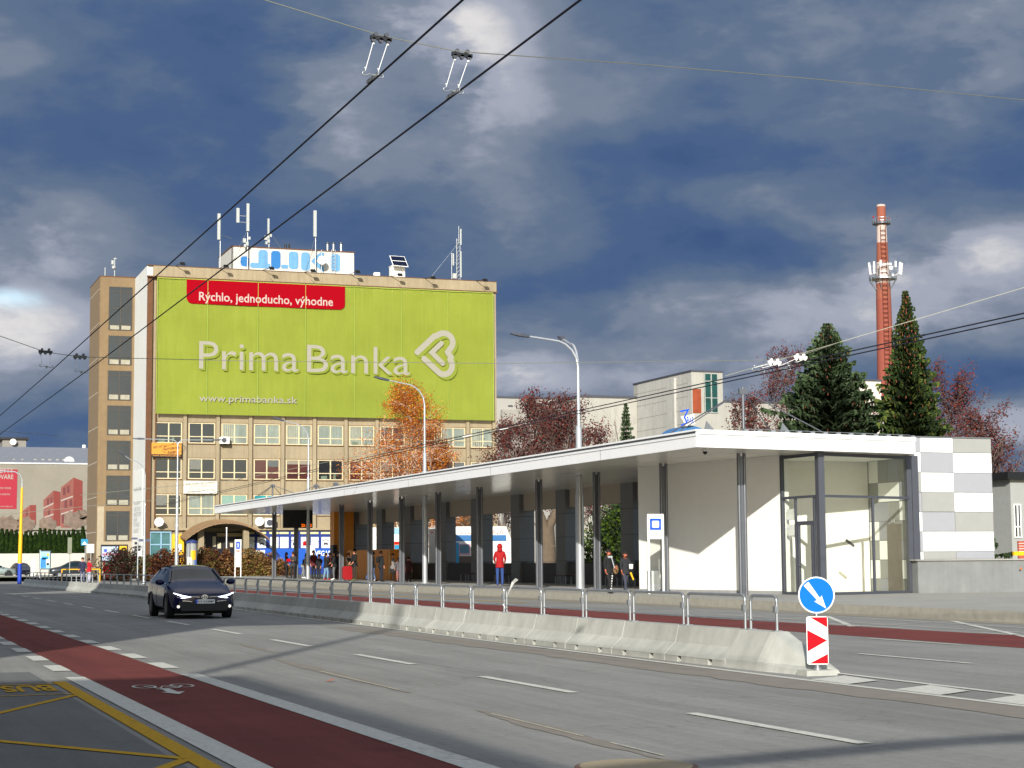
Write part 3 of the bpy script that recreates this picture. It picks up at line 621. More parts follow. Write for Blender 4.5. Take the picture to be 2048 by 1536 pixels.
# ================================================================== bus stop post with posters (near)
def stop_totem(px0,px1,ptop,pbot,xs,label,blue=(1037,1060),rz=0,txt='ZASTÁVKA',num='19',bluef=(.15,.85)):
    yy=AT((px0+px1)/2,1150,x=xs).y; z0=zf(yy); k=F/depth((xs,yy,1)); w=(px1-px0)/k; zt=AT((px0+px1)/2,ptop,y=yy).z
    xa=AT(px0,1150,y=yy).x; xb=AT(px1,1150,y=yy).x
    c=E('bus_stop_sign',(xs,yy,z0),label,'bus stop sign')
    for xx in (xa,xb-.06): b=MB(); b.box(xx,yy-.03,z0,xx+.07,yy+.03,zt); O('post',b,m_white,c)
    b=MB(); zb_=AT(px0,pbot,y=yy).z; b.box(xa+.07,yy-.02,zb_,xb-.06,yy+.02,zt); pn=O('panel',b,m_white,c)
    W_=xb-xa; zb1=AT(px0,blue[0],y=yy).z; zb0=AT(px0,blue[1],y=yy).z
    b=MB(); b.box(xa+W_*bluef[0],yy-.026,zb0,xa+W_*bluef[1],yy-.021,zb1); O('blue_sign',b,m_sblue,c)
    m_=(zb1-zb0)*.2; b=MB(); b.prism([Vector((xa+W_*bluef[0]+m_+u,yy-.0275,zb0+m_+v)) for u,v in rrect(W_*(bluef[1]-bluef[0])-2*m_,(zb1-zb0)-2*m_,.04)],(0,-.002,0)); O('white_field',b,m_white,c)
    text('lettering',txt,(xa+W_*bluef[0]+m_*1.5,yy-.029,(zb0+zb1)/2-.03),X,Z,W_*(bluef[1]-bluef[0])-3*m_,.07,m_blk,c)
    text('stop_number',num,(xa+W_*.42,yy-.021,zb0-.22),X,Z,W_*.2,.12,m_blk,c)
    return c,xa,xb,yy,z0,zt,W_
c,xa,xb,yy,z0,zt,W_=stop_totem(1296,1328,1028,1078,28.2,'white framed bus stop sign with blue square standing beside the shelter wall')
b=MB(); b.quad((xa+.08,yy,zf(yy)+.35),(xb-.08,yy,zf(yy)+.35),(xb-.08,yy,AT(1300,1078,y=yy).z),(xa+.08,yy,AT(1300,1078,y=yy).z)); O('glass_panel',b,m_gl,c)
wb=E('litter_bin',(28.7,yy+1.4,z0),'round grey metal litter bin standing behind the near bus stop sign','bin')
b=MB(); b.tube((28.7,yy+1.4,z0+.06),(28.7,yy+1.4,z0+.85),.22,.22,20); O('drum',b,m_galv,wb); b=MB(); b.tube((28.7,yy+1.4,z0),(28.7,yy+1.4,z0+.06),.19,.19,20); O('base',b,m_dgrey,wb)
b=MB(); b.tube((28.98,yy+1.42,z0+.1),(28.98,yy+1.42,z0+1.3),.02); O('support_post',b,m_galv,wb)
p=AT(1311,1110,y=yy)
b=stop_totem(469,482,1079,1134,28.5,'white bus stop sign with blue square and red line behind the dark car',blue=(1083,1098),bluef=(.2,.8),num='2')[0]
c2=b; yy2=b.location.y; xa2=AT(469,1100,y=yy2).x; b=MB(); b.box(xa2+.1,yy2-.024,AT(470,1103,y=yy2).z,xa2+.55,yy2-.021,AT(470,1101,y=yy2).z); O('red_line',b,m_red,c2)
# ================================================================== office building with banner
m_tan=mat('tan_plaster',(150,136,110),.9,var=.06,scale=3,var2=.10,scale2=.3,bump=.2,bscale=25,streak=.10)
m_tan2=mat('tan_tower_plaster',(124,104,76),.9,var=.06,scale=2,var2=.08,scale2=.4,streak=.07)
m_brown=mat('dark_brown_trim',(96,62,36),.8,var=.15,scale=2)
m_wend=mat('white_end_wall',(214,214,210),.85,var=.03,var2=.03,streak=.04)
m_tsid=mat('tower_side_panels',(128,108,84),.9,var=.06,scale=2,streak=.05)
YB=164.67; XL=24.47; XR=58.3; ZT=28.75; YT=172.39
ob=E('office_building',(41,YB,.4),'tan seven storey office block with a huge green banner and a white end wall','building')
a=MB(); a.box(XL+.5,YB+.3,0,XR-.4,YB+12,27.75); O('main_wall',a,m_tan,ob)
a=MB(); a.prism([Vector((XL,YB,.0)),Vector((XL,YT+.4,.0)),Vector((XL,YT+.4,ZT-.05)),Vector((XL,YB,ZT+.02))],(.5,0,0)); O('end_wall',a,m_wend,ob)
a=MB(); a.box(XL+.002,YB-.02,0,XL+.52,YB-.003,ZT-.9); O('end_wall_edge',a,m_brown,ob)
a=MB(); a.box(XR-.4,YB-.05,0,XR,YB+12,27.7); O('right_edge_pier',a,m_tan,ob)
a=MB(); a.box(XL+.503,YB-.25,27.75,XR,YB+12,ZT); O('parapet',a,m_tan,ob)
a=MB(); a.box(XL-.05,YB-.3,27.68,XR+.1,YB-.06,27.78); a.box(XL-.03,YB-.3,ZT,XR+.03,YB+.3,ZT+.05); O('parapet_edge',a,m_brown,ob)
# white sheet with rows of grey lettering on the end wall bottom
# stair tower
TX0,TX1=21.19,XL+.0
a=MB(); a.box(TX0,YT,0,TX1+.2,YT+7.6,28.75); O('tower_wall',a,m_tan2,ob)
a=MB(); a.box(TX0-.02,YT+.3,0,TX0-.004,YT+7.6,28.75); tsd=O('tower_side',a,m_tsid,ob)
a=MB()
for k in range(9): z=1.2+3.3*k; a.box(TX0-.028,YT+.3,z,TX0-.021,YT+7.6,z+.06)
O('side_joints',a,mat('pale_joint',(190,185,170),.8),tsd)
a=MB(); a.box(TX0-.03,YT-.03,28.75,TX1+.05,YT+7.7,28.85); O('tower_coping',a,m_brown,ob)
a=MB(); z0=AT(205,1083,y=YT).z; z1=AT(205,1013,y=YT).z; a.box(TX0+.05,YT-.012,z0,21.85,YT-.002,z1); a.box(TX0+.02,YT-.02,0,TX1-.01,YT-.0025,z0); O('pale_render_patch',a,mat('pale_patch',(160,148,124),.9,var=.08,scale=2),ob)
def window_obj(w,h,fr_m,gl_m,sill=True,mull=(.5,),trans=(.33,),fw=.09,name='window',dep=.1):
    a=MB(); a.box(0,0,0,fw,dep,h); a.box(w-fw,0,0,w,dep,h); a.box(fw,0,0,w-fw,dep,fw); a.box(fw,0,h-fw,w-fw,dep,h)
    xs=[0]+[w*m for m in mull]+[w]
    for m in mull: a.box(w*m-fw*.65,-.012,fw,w*m+fw*.65,dep,h-fw)
    for t in trans:
        for x0,x1 in zip(xs,xs[1:]): a.box(x0+(fw if x0==0 else fw*.65),-.006,h*t-fw*.45,x1-(fw if x1==w else fw*.65),dep,h*t+fw*.45)
    return a
m_tgl=mat('tower_glass',(46,50,52),.2,var=.1,scale=.8,spec=.8)
for k,(a0,b0) in enumerate(((573,660),(671,729.5),(741,800),(811,870),(881,940),(951,1011),(1022,1082))):
    z1=AT(218,a0,y=YT).z; z0=AT(218,b0,y=YT).z; x0=AT(218.5,a0,y=YT).x; x0=22.02; w=2.2; h=z1-z0
    f=window_obj(w,h,0,0,mull=(.5,),trans=(.2,.84) if k else (.13,.49,.88),fw=.07); f.v=[(v[0]+x0,v[1]+YT-.06,v[2]+z0) for v in f.v]
    wf=O('window',f,m_brown if 0 else mat('tower_frame',(62,56,48),.6),ob)
    b=MB(); b.box(x0+.03,YT-.03,z0+.03,x0+w-.03,YT-.02,z1-.03); O('pane',b,m_tgl,wf)
    b=MB()
    for dx in (.14,1.2): b.box(x0+dx,YT-.036,z0+.08,x0+dx+.85,YT-.031,z0+h*(.2 if k else .12)-.04)
    O('blind',b,mat('pale_blind',(150,146,130),.8,var=.15,scale=2),wf)
# pilasters + windows of the main front
pitch=3.035; b0x=XL+.75+2.85; rowz=[AT(306,988,y=YB).z,AT(307,915.3,y=YB).z,AT(308,843.5,y=YB).z]
rowtops=rowz+[rowz[2]+3.3*k for k in range(1,5)]
for k in range(10):
    x=b0x+pitch*k; a=MB(); a.box(x-.16,YB+.02,4.75,x+.16,YB+.3,27.74); pp=O('pilaster',a,m_tan,ob)
    a=MB(); a.box(x+.165,YB+.12,4.75,x+.22,YB+.3,27.73); O('pilaster_dark_strip',a,m_brown,pp)  # thin dark vertical strip along the right side of the pilaster
wm=window_obj(2.42,1.9,0,0); wmesh=None
m_cur=[mat('dark_room_glass',(36,40,44),.12,var=.2,scale=.7,spec=.9),mat('pale_curtain_glass',(126,134,124),.3,var=.12,scale=1.5,streak=.2),mat('teal_pane',(20,150,160),.3,var=.05),mat('red_room_glass',(76,40,38),.15,var=.2,scale=.9,spec=.9),mat('light_green_pane',(126,156,142),.3,var=.08)]
pat={0:[0,1,4,2,3,0,0,0,0,0,0],1:[0,0,0,3,3,0,3,0,3,0,0],2:[0,0,1,1,1,1,1,0,0,1,1]}
frames=None
for r_ in range(7):
    for k in range(11):
        x0=(AT(308,843,y=YB).x-.06 if k==0 else b0x+pitch*(k-1)+.32) ; 
        if k==0: x0=b0x-pitch+.55
        x0=b0x+pitch*(k-1)+.36; zt=rowtops[r_]; ci=pat.get(r_,[0]*11)[k]
        if frames is None:
            f=window_obj(2.42,1.9,0,0,fw=.085); O_=O('window',f,m_cream,ob,local=True); ORG[O_.name]=Vector((0,0,0)); frames=O_
            O_.location=Vector((x0,YB+.22,zt-1.9))-org(ob); w_=O_
        else:
            w_=frames.copy(); COL.objects.link(w_); w_.location=Vector((x0,YB+.22,zt-1.9))-org(ob); w_.parent=ob
        b=MB(); b.box(.03,.05,.03,2.39,.06,1.87); pn=O('pane',b,m_cur[ci],w_,local=True)
        if r_<3:
            q=(k*7+r_*5)%6
            if q in(0,2,3) and ci in(0,3): b=MB(); u0,u1=((.12,1.12),(1.3,2.3),(.12,2.3))[(0,2,3).index(q)]; b.box(u0,.038,(.9,1.2,1.45)[(0,2,3).index(q)],u1,.046,1.8); O('blind',b,mat('grey_blind_%d'%q,((112,112,104),(88,92,90),(136,128,112))[(0,2,3).index(q)],.8,var=.1),w_,local=True)
            if q==4: b=MB(); b.box(.3,.036,.1,.9,.046,.4); b.box(1.5,.036,.1,1.75,.046,.55); O('things_on_sill',b,mat('sill_clutter',(96,110,92),.8,var=.4,scale=5),w_,local=True)
        if r_<3:
            b=MB(); b.box(-.03,-.03,1.9,2.45,.05,1.94); O('lintel',b,m_brown,w_,local=True); b=MB(); b.box(-.05,-.04,-.07,2.47,.05,-.004); O('sill',b,m_brown,w_,local=True)
            if ci==1 and k%2==0:
                b=MB(); 
                for q in range(5): b.box(.12+q*.2,.04,.1,.2+q*.2,.046,1.8)
                O('curtain',b,mat('curtain_cream',(160,156,134),.8),w_,local=True)
# ledge above the ground floor, ground floor
a=MB(); a.box(XL+.55,YB-.15,4.55,XR-.4,YB+.295,4.75); O('ledge',a,m_tan,ob)
# rainwater pipe on the left
a=MB(); a.box(XL+.9,YB+.1,4.8,XL+1.0,YB+.29,27.7); O('downpipe',a,m_brown,ob)
# green banner
m_green=mat('green_banner_mesh',(134,145,54),.75,var=.02,scale=3,var2=.07,scale2=.2,alpha=.86,spec=.08,streak=.05)
m_gseam=mat('banner_seam',(150,170,70),.7,var=0); m_bred=mat('banner_red',(146,2,20),.8,var=.04,spec=.06)
m_bgrey=mat('banner_pale_lettering',(148,144,130),.75,var=.02)
yB=YB-.42; BX0,BX1,BZ0,BZ1=25.3,57.85,15.12,27.62
bn=E('banner',(41,yB,15),'huge lime green advertising banner reading Prima Banka on the office block front','banner')
a=MB(); nx,nz=64,24; 
for i in range(nx+1):
    for j in range(nz+1):
        x=BX0+(BX1-BX0)*i/nx; z=BZ0+(BZ1-BZ0)*j/nz
        bil=.04*math.sin(x*.9)+.10*mnoise.noise(Vector((x*.25,z*.35,2)))+.03*mnoise.noise(Vector((x*1.2,z*1.5,0)))
        if x>50 and z<19: bil+=.05*math.sin((z+x*.12)*6)*(19-z)/4*(x-50)/8
        a.v.append((x,yB-.03-bil*.7,z))
for i in range(nx):
    for j in range(nz): k=i*(nz+1)+j; a.f.append([k,k+nz+1,k+nz+2,k+1]); a.sm.append(True); a.mi.append(0)
O('banner_sheet',a,m_green,bn)
a=MB()
for px_ in (414,515,610,708,802,895): x=AT(px_,700,y=yB).x; a.box(x-.02,yB-.175,BZ0,x+.02,yB-.17,BZ1)
a.box(BX0,yB-.175,BZ1-.06,BX1,yB-.17,BZ1); a.box(BX1-.06,yB-.175,BZ0,BX1,yB-.17,BZ1-.07); a.box(BX0,yB-.175,BZ0,BX0+.05,yB-.17,BZ1-.07); O('seams',a,m_gseam,bn)
def bt(px_,py_): return AT(px_,py_,y=yB-.16)
p=bt(373,600); q=bt(690,600); ztp=BZ1-.02; zbt=bt(530,613).z
a=MB(); a.prism([Vector((p.x+u,yB-.15,zbt+v)) for u,v in rrect(q.x-p.x,ztp-zbt,.55,5,(0,0,1,1))],(0,-.01,0)); O('red_label',a,m_bred,bn)
def btext(nm,s,pl,pr,ptop,pbot,bold=0,mt=None,dy=.165,shear=0):
    A_=AT(pl,pbot,y=yB-dy); B_=AT(pr,pbot,y=yB-dy); T_=AT(pl,ptop,y=yB-dy); return text(nm,s,(A_.x,yB-dy,A_.z),X,Z,B_.x-A_.x,T_.z-A_.z,mt or m_bgrey,bn,bold=bold,words=True)
zpb=None
# Prima Banka (slightly below: grey long shade strokes of the printed design)
btext('slogan_lettering','Rýchlo, jednoducho, výhodne',398,666,583.5,606.5,.012,mat('slogan_white',(176,160,152),.7))
A_=AT(398,738,y=yB-.19); T_=AT(398,683,y=yB-.19); hh=T_.z-A_.z
for wd,pa,pb_ in (('Prima',398,597),('Banka',614,820)):
    xa_=AT(pa,738,y=yB-.19).x; xb_=AT(pb_,738,y=yB-.19).x; dz=(AT(pa,738,y=yB-.19).z-A_.z)*0
    text('brand_lettering',wd,(xa_,yB-.19,A_.z),X,Z,xb_-xa_,hh*1.02,m_bgrey,bn,bold=-.003)
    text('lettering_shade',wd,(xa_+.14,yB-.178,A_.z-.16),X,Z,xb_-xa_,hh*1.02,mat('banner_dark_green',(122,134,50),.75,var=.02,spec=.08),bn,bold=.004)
btext('web_address','www.primabanka.sk',398,595,789,807,.010)
# emblem drawn as thick strokes
def em(pts,w,mt,dy,nm,ox=0,oz=0):
    o=AT(560+1075/3.94,400+1205/3.94,y=yB-dy); s=(AT(560+1380/3.94,700,y=yB-dy).x-AT(560+1075/3.94,700,y=yB-dy).x)/305.; sz=(AT(800,400+1020/3.94,y=yB-dy).z-AT(800,400+1385/3.94,y=yB-dy).z)/365.
    mb=MB(); stroke(mb,[((x-1075)*s+ox,(1205-y)*sz+oz) for x,y in pts],w*s,(o.x,yB-dy,o.z),X,Z,.0); return O(nm,mb,mt,bn)
outer=[(1082,1200),(1215,1068)]+[(1290+72*math.cos(R(t)),1112+72*math.sin(R(t))) for t in range(-135,46,15)]+[(1322,1190),(1348,1232)]+[(1290+66*math.cos(R(t)),1296+72*math.sin(R(t))) for t in range(-40,136,15)]+[(1135,1248)]
inner=[(1272,1122),(1196,1198),(1282,1282)]; in2=[(1322,1188),(1258,1254)]
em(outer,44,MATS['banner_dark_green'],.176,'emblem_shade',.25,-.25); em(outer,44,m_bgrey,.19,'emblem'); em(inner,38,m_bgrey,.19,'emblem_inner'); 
# dark hooks on the left edge
# ---- roof structure with faded blue lettering
m_rb=mat('weathered_white_roof_block',(190,188,182),.85,var=.06,scale=4,streak=.12)
yR=170.67; x0,x1=33.47,45.59
rb=E('roof_plant_room',(39,yR,28.75),'white weathered roof block with faded blue painted letters','roof block')
a=MB(); a.prism([Vector((x0,yR,28.7)),Vector((x1,yR,28.7)),Vector((x1,yR,32.0)),Vector((x0,yR,32.0))],(0,7,0)); O('block_wall',a,m_rb,rb)
a=MB(); a.box(x0-.06,yR-.06,32.0,x1+.06,yR+7.06,32.1); O('coping',a,m_brown,rb)
m_b1=mat('faded_blue',(96,146,184),.85,var=.08,scale=3,streak=.12); m_b2=mat('strong_blue',(40,108,170),.85,var=.06,scale=3)
for i,(a0,b0,a1,b1,mt) in enumerate(((1265,525,1335,600,m_b2),(1405,475,1480,600,m_b1),(1340,580,1500,612,m_b1),(1505,482,1580,618,m_b2),(1645,488,1720,622,m_b1),(1585,590,1640,618,m_b1),(1742,494,1812,632,m_b1),(1975,508,2050,640,m_b1))):
    P_=AT(160+a0/3.94,380+b1/3.94,y=yR); Q_2=AT(160+a1/3.94,380+b0/3.94,y=yR); w,h=Q_2.x-P_.x,Q_2.z-P_.z
    z_=max(P_.z,28.9); a=MB(); a.prism([Vector((P_.x+u,yR-.012-.002*i,z_+v)) for u,v in rrect(w,Q_2.z-z_,min(.3,w/3,(Q_2.z-z_)/3))],(0,-.006,0)); O('painted_letter',a,mt,rb)
def rp(u,v): return AT(160+u/3.94,380+v/3.94,y=yR-.03)
a=MB(); a.quad(rp(1820,560),rp(1905,640),rp(1925,640),rp(1925,610),rp(1860,560),rp(1925,510),rp(1925,494),rp(1890,494)); O('painted_letter',a,m_b1,rb)
a=MB(); 
for dx in (0,.35): a.tube((43.3+dx,yR-.1,28.8),(43.3+dx,yR-.1,32.2),.03,n=5)
for k in range(9): a.tube((43.3,yR-.1,29.1+.35*k),(43.65,yR-.1,29.1+.35*k),.02,n=4)
O('ladder',a,m_galv,rb)
# ---- antennas and roof items
m_ant=mat('antenna_grey_white',(168,172,170),.5,var=.03)
def rooft(px_,py_,yy): return AT(px_,py_,y=yy)
def antenna(px_,ptop,pbase,yy,label,panels,gr='mobile phone antenna masts on the roof',dish=False,box=False,guys=()):
    t=rooft(px_,ptop,yy); b_=rooft(px_,pbase,yy); z0=min(b_.z,28.8) if yy<YB+3 else b_.z
    z0=28.75 if b_.z<31.5 else 32.05
    c=E('antenna_mast',(b_.x,yy,z0),label,'antenna',gr); a=MB(); a.tube((b_.x,yy,z0),(b_.x,yy,t.z),.06,n=8); O('mast',a,m_galv,c)
    for (dx,pt,pb,w) in panels:
        q1=rooft(px_+dx,pt,yy); q0=rooft(px_+dx,pb,yy); a=MB(); a.box(q1.x-w/2,yy-.28,q0.z,q1.x+w/2,yy-.1,q1.z); a.tube((q1.x,yy-.1,(q0.z+q1.z)/2),(b_.x,yy,(q0.z+q1.z)/2),.025,n=5); a.tube((q1.x,yy-.1,q0.z+.1),(b_.x,yy,q0.z+.1),.025,n=5); O('antenna_panel',a,m_ant,c)
    if box:
        a=MB()
        for k,(dx,dz,s_) in enumerate(((-.35,.5,.3),(-.1,.2,.26),(-.3,.0,.2),(.12,.75,.2))): a.cbox((b_.x+dx,yy-.15,rooft(px_,(pbase*.45+ptop*.55),yy).z+dz-1.2),(s_,.2,s_*1.4))
        O('radio_unit',a,m_ant,c)
    for gx in guys:
        a=MB(); a.tube((b_.x,yy,z0+(t.z-z0)*.65),(b_.x+gx,yy+.3,32.05 if gx>0 else 28.8),.015,n=4); O('guy_rope',a,m_steelw,c)
    return c
antenna(440,428,545,166.5,'thin antenna mast left of the white roof block',[(-3,428,480,.26)],guys=(1.2,))
antenna(495,407,542,170.2,'tallest antenna mast in front of the white roof block left end with two panels',[(0,408,463,.26),(-20,417,446,.28)],box=True,guys=(-2.4,))
antenna(538,438,493,173,'short antenna mast standing on top of the white roof block',[(-2,438,478,.18)],box=True,guys=(1.6,))
antenna(631,421,547,170.2,'antenna mast with one tall panel right of the blue letters',[(-2,422,474,.30)],guys=(-1.3,))
# lattice mast
yy=168; c=E('lattice_mast',(rooft(915,560,yy).x,yy,28.75),'lattice mast with narrow white antennas near the right end of the roof','antenna')
xx=rooft(916,560,yy).x; zt=rooft(918,452,yy).z; zl=rooft(918,478,yy).z; a=MB()
cn=[(xx-.18,yy-.15),(xx+.18,yy-.15),(xx,yy+.18)]
for p in cn: a.tube((*p,28.7),(*p,zl),.03,n=5)
k=28.8
while k<zl-.4:
    for i in range(3): a.tube((*cn[i],k),(*cn[(i+1)%3],k+.4),.018,n=4)
    k+=.4
a.tube((xx+.1,yy,zl-.3),(xx+.1,yy,zt),.03,n=5); a.tube((xx,yy,33),(xx-3.3,yy,28.9),.015,n=4); O('lattice',a,m_galv,c)
for dx,pt,pb in ((5,458,490),(5,503,555),(-10,507,531)):
    q1=rooft(916+dx,pt,yy-.3); q0=rooft(916+dx,pb,yy-.3); a=MB(); a.box(q1.x-.07,yy-.4,q0.z,q1.x+.07,yy-.28,q1.z); a.tube((q1.x,yy-.3,q0.z+.3),(xx,yy,q0.z+.3),.025,n=4); O('antenna_panel',a,m_ant,c)
a=MB(); a.tube((xx-.75,yy-.3,28.75),(xx-.75,yy-.3,rooft(905,507,yy).z),.04,n=5); O('side_pole',a,m_galv,c)
a=MB(); a.cbox((xx-.45,yy-.2,29.7),(.4,.3,.5)); a.cbox((xx-1.4,yy-.2,29.0),(.6,.3,.3)); O('equipment_box',a,m_ant,c)
# dish, pipes
p=rooft(643,521,yR-1); c=E('roof_dish',(p.x,yR-1,28.75),'round white dish on a pole in front of the roof block','satellite dish'); a=MB(); a.tube((p.x,yR-.95,28.7),(p.x,yR-.95,rooft(645,500,yR-1).z),.04,n=6); O('pole',a,m_galv,c); a=MB(); a.disc((p.x,yR-1.05,p.z),-Y,.42,.16,24); O('drum_dish',a,m_white,c); a=MB(); a.tube((p.x-.05,yR-1.23,p.z-.2),(p.x+.05,yR-1.23,p.z+.1),.03,n=5); O('dish_mark',a,m_dgrey,c)
for k,px_ in enumerate((655,667,682)):
    p=rooft(px_,500,173.5); c=E('roof_vent_pipe',(p.x,173.5,32.05),('leftmost','middle','rightmost')[k]+' of three metal vent pipes with caps on the roof block','vent pipe','metal vent pipes on the roof block'); a=MB(); a.tube((p.x,173.5,32.0),(p.x,173.5,rooft(px_,488,173.5).z),.13,n=10); O('pipe',a,m_galv,c); a=MB(); a.disc((p.x,173.5,rooft(px_,487,173.5).z),Z,.2,.08,12); O('cap',a,m_dgrey,c)
for k,px_ in enumerate((571,578)):
    p=rooft(px_,500,173.5); c=E('roof_vent_stub',(p.x,173.5,32.05),('left','right')[k]+' small black vent stub on the roof block','vent pipe'); a=MB(); a.tube((p.x,173.5,32.0),(p.x,173.5,rooft(px_,488,173.5).z),.1,n=8); O('pipe',a,m_blk,c)
# solar panel on white cabinet
yy=167.5; p0=rooft(784,556,yy); p1=rooft(810,533,yy); c=E('equipment_cabinet',((p0.x+p1.x)/2,yy,28.75),'tall white roof cabinet under the solar panel','cabinet'); a=MB(); a.box(p0.x,yy,28.7,p1.x,yy+1,p1.z); O('cabinet_body',a,m_white,c); a=MB(); a.box(p0.x-.04,yy-.04,p1.z,p1.x+.04,yy+1.04,p1.z+.06); O('cabinet_lid',a,m_white,c)
q=[rooft(779,511,yy),rooft(809,513,yy),rooft(817,534,yy-.9),rooft(786,531,yy-.9)]
c=E('solar_panel',((q[0]+q[2])/2)[:],'tilted dark blue solar panel with white frame above the white roof cabinet','solar panel')
a=MB(); a.prism(q,(0,.05,-.03)); O('panel_frame',a,m_white,c)
n_=(q[1]-q[0]).cross(q[3]-q[0]).normalized(); n_=n_ if n_.y<0 else -n_
def li(u,v): return q[0].lerp(q[1],u).lerp(q[3].lerp(q[2],u),v)+n_*.02
for v0,v1 in ((.05,.47),(.53,.95)): a=MB(); a.quad(li(.04,v0),li(.96,v0),li(.96,v1),li(.04,v1)); O('solar_cells',a,mat('solar_blue',(14,22,46),.55,var=.05,spec=.15),c)
a=MB(); a.tube((q[2]+q[3])/2,(p0.x*.5+p1.x*.5,yy+.2,p1.z+.05),.04); O('bracket',a,m_galv,c)
p0=rooft(749,555,yy); p1=rooft(760,545,yy); c=E('roof_box',(p0.x,yy,28.75),'small white box on the roof left of the solar panel','cabinet'); a=MB(); a.box(p0.x,yy,28.7,p1.x,yy+.5,p1.z); O('box_body',a,m_white,c); a=MB(); a.box(p0.x+.1,yy-.01,p1.z-.2,p0.x+.2,yy,p1.z-.1); O('box_label',a,m_dgrey,c)
# floodlights on arms over the parapet
fl=None
for k,(bx,hx,hy) in enumerate(((350,362,527),(438,449,532),(524,540,536),(607,623,541),(698,712,543),(780,797,549),(848,863,555),(950,967,560))):
    yb=YB-.1; b_=AT(bx,hy+8,y=yb); h_=AT(hx,hy,y=yb-1.5)
    c=E('floodlight',(b_.x,yb,ZT+.05),['leftmost floodlight','second floodlight from the left','third floodlight from the left','fourth floodlight from the left','fourth floodlight from the right','third floodlight from the right','second floodlight from the right','rightmost floodlight'][k]+' on an arm over the parapet above the banner','floodlight','floodlights over the banner')
    a=MB(); a.tube((b_.x,yb,ZT+.05),h_,.03,n=5); a.tube((b_.x,yb,ZT+.05),(b_.x+1.0,YB-.3,27.8),.02,n=4); O('arm',a,m_blk,c)
    a=MB(); h2=h_+Vector((.12,0,-.02)); a.add([h2+Vector(v) for v in ((-.22,-.2,.12),(.18,-.2,.12),(.3,-.12,-.16),(-.12,-.12,-.16),(-.22,.12,.12),(.18,.12,.12),(.3,.14,-.12),(-.12,.14,-.12))],[(0,3,2,1),(4,5,6,7),(0,1,5,4),(1,2,6,5),(2,3,7,6),(3,0,4,7)]); O('lamp_head',a,m_blk,c)
# tower roof antennas
yy=YT+2
for px_,pt,pb,lb in ((229,517,553,'white antenna with small boxes on the stair tower roof'),(210,535,553,'short thin white antenna on the stair tower roof')):
    p=AT(px_,pb,y=yy); t=AT(px_,pt,y=yy); c=E('tower_antenna',(p.x,yy,28.85),lb,'antenna'); a=MB(); a.tube((p.x,yy,28.8),(p.x,yy,t.z),.05,n=6); O('mast',a,m_ant,c)
    if pt<530:
        a=MB(); a.cbox((p.x-.22,yy,t.z-.4),(.2,.2,.4)); a.ball((p.x-.1,yy-.15,t.z-.9),.2); a.cbox((p.x+.03,yy,t.z),(.25,.1,.1)); O('antenna_unit',a,m_ant,c)
# ---- facade fittings
def FP(px_,py_,off=.0): return AT(px_,py_,y=YB-off)
def board(nm,label,cat,x0,y0,x1,y1,mt,off=.15,th=.08,par=None):
    p=FP(x0,y1,off); q=FP(x1,y0,off); c=E(nm,((p.x+q.x)/2,YB-off,p.z),label,cat); a=MB(); a.box(p.x,YB-off,p.z,q.x,YB-off+th,q.z); O('board',a,mt,c); return c,p,q
c,p,q=board('driving_school_sign','yellow orange driving school sign with black lettering on the office front','sign',303,886,363,914,mat('orange_yellow_sign',(206,138,40),.6,var=.04),.2)
yS=YB-.2; a=MB(); a.box(p.x,yS-.01,p.z-.02,q.x,yS-.001,p.z+.26); O('black_strip',a,m_blk,c)
w,h=q.x-p.x,q.z-p.z
text('web_lettering','www.autoskolasvaby.sk',(p.x+.1,yS-.012,p.z+.05),X,Z,w-.2,.16,mat('sign_orange_text',(242,160,44),.6),c)
up_=Vector((-.14,0,1)); xs_=Vector((1,0,.14))
text('lettering','AUTOŠKOLA',(p.x+w*.42,yS-.012,p.z+h*.46),xs_,up_,w*.54,.26,m_blk,c,bold=.02); text('lettering','ŠVÁBY',(p.x+w*.55,yS-.012,p.z+h*.24),xs_,up_,w*.3,.25,m_blk,c,bold=.02); text('phone_number','0907 597 347',(p.x+w*.05,yS-.012,p.z+h*.58),xs_,up_,w*.46,.2,m_blk,c)
a=MB(); o_=(p.x+w*.36,yS-.014,p.z+h*.3); stroke(a,[(1.05*(1+.98*math.cos(t*math.pi/12)),.38+.42*math.sin(t*math.pi/12)+.14*math.cos(t*math.pi/12)) for t in range(24)],.03,o_,X,Z,.0,True); stroke(a,[(.95,.8),(1.0,1.05),(1.15,.98),(1.3,1.1),(1.5,1.02),(1.6,.86)],.05,o_,X,Z,0); O('doodle_outline',a,m_blk,c)
c,p,q=board('white_shop_sign','white sign board with outlined grey lettering between the office windows','sign',367,962,435,987,mat('sign_offwhite',(206,202,190),.6,var=.04),.25,.14)
yS=YB-.25; w=q.x-p.x; text('lettering','POIS-EAST',(p.x+.2,yS-.004,p.z+.62),X,Z,w-.4,.4,mat('sign_grey_text',(176,170,158),.7),c,bold=.03); text('lettering','SLK',(p.x+.3,yS-.004,p.z+.18),X,Z,w*.5,.36,MATS['sign_grey_text'],c,shear=.4); text('lettering','DROGÉRIA',(p.x+w*.66,yS-.004,p.z+.28),X,Z,w*.28,.15,m_dgrey,c,shear=.2)
a=MB(); stroke(a,[(.4,.12),(.9,.16),(1.5,.2),(2.0,.32)],.05,(p.x,yS-.006,p.z),X,Z,0); O('swoosh',a,m_dgrey,c)
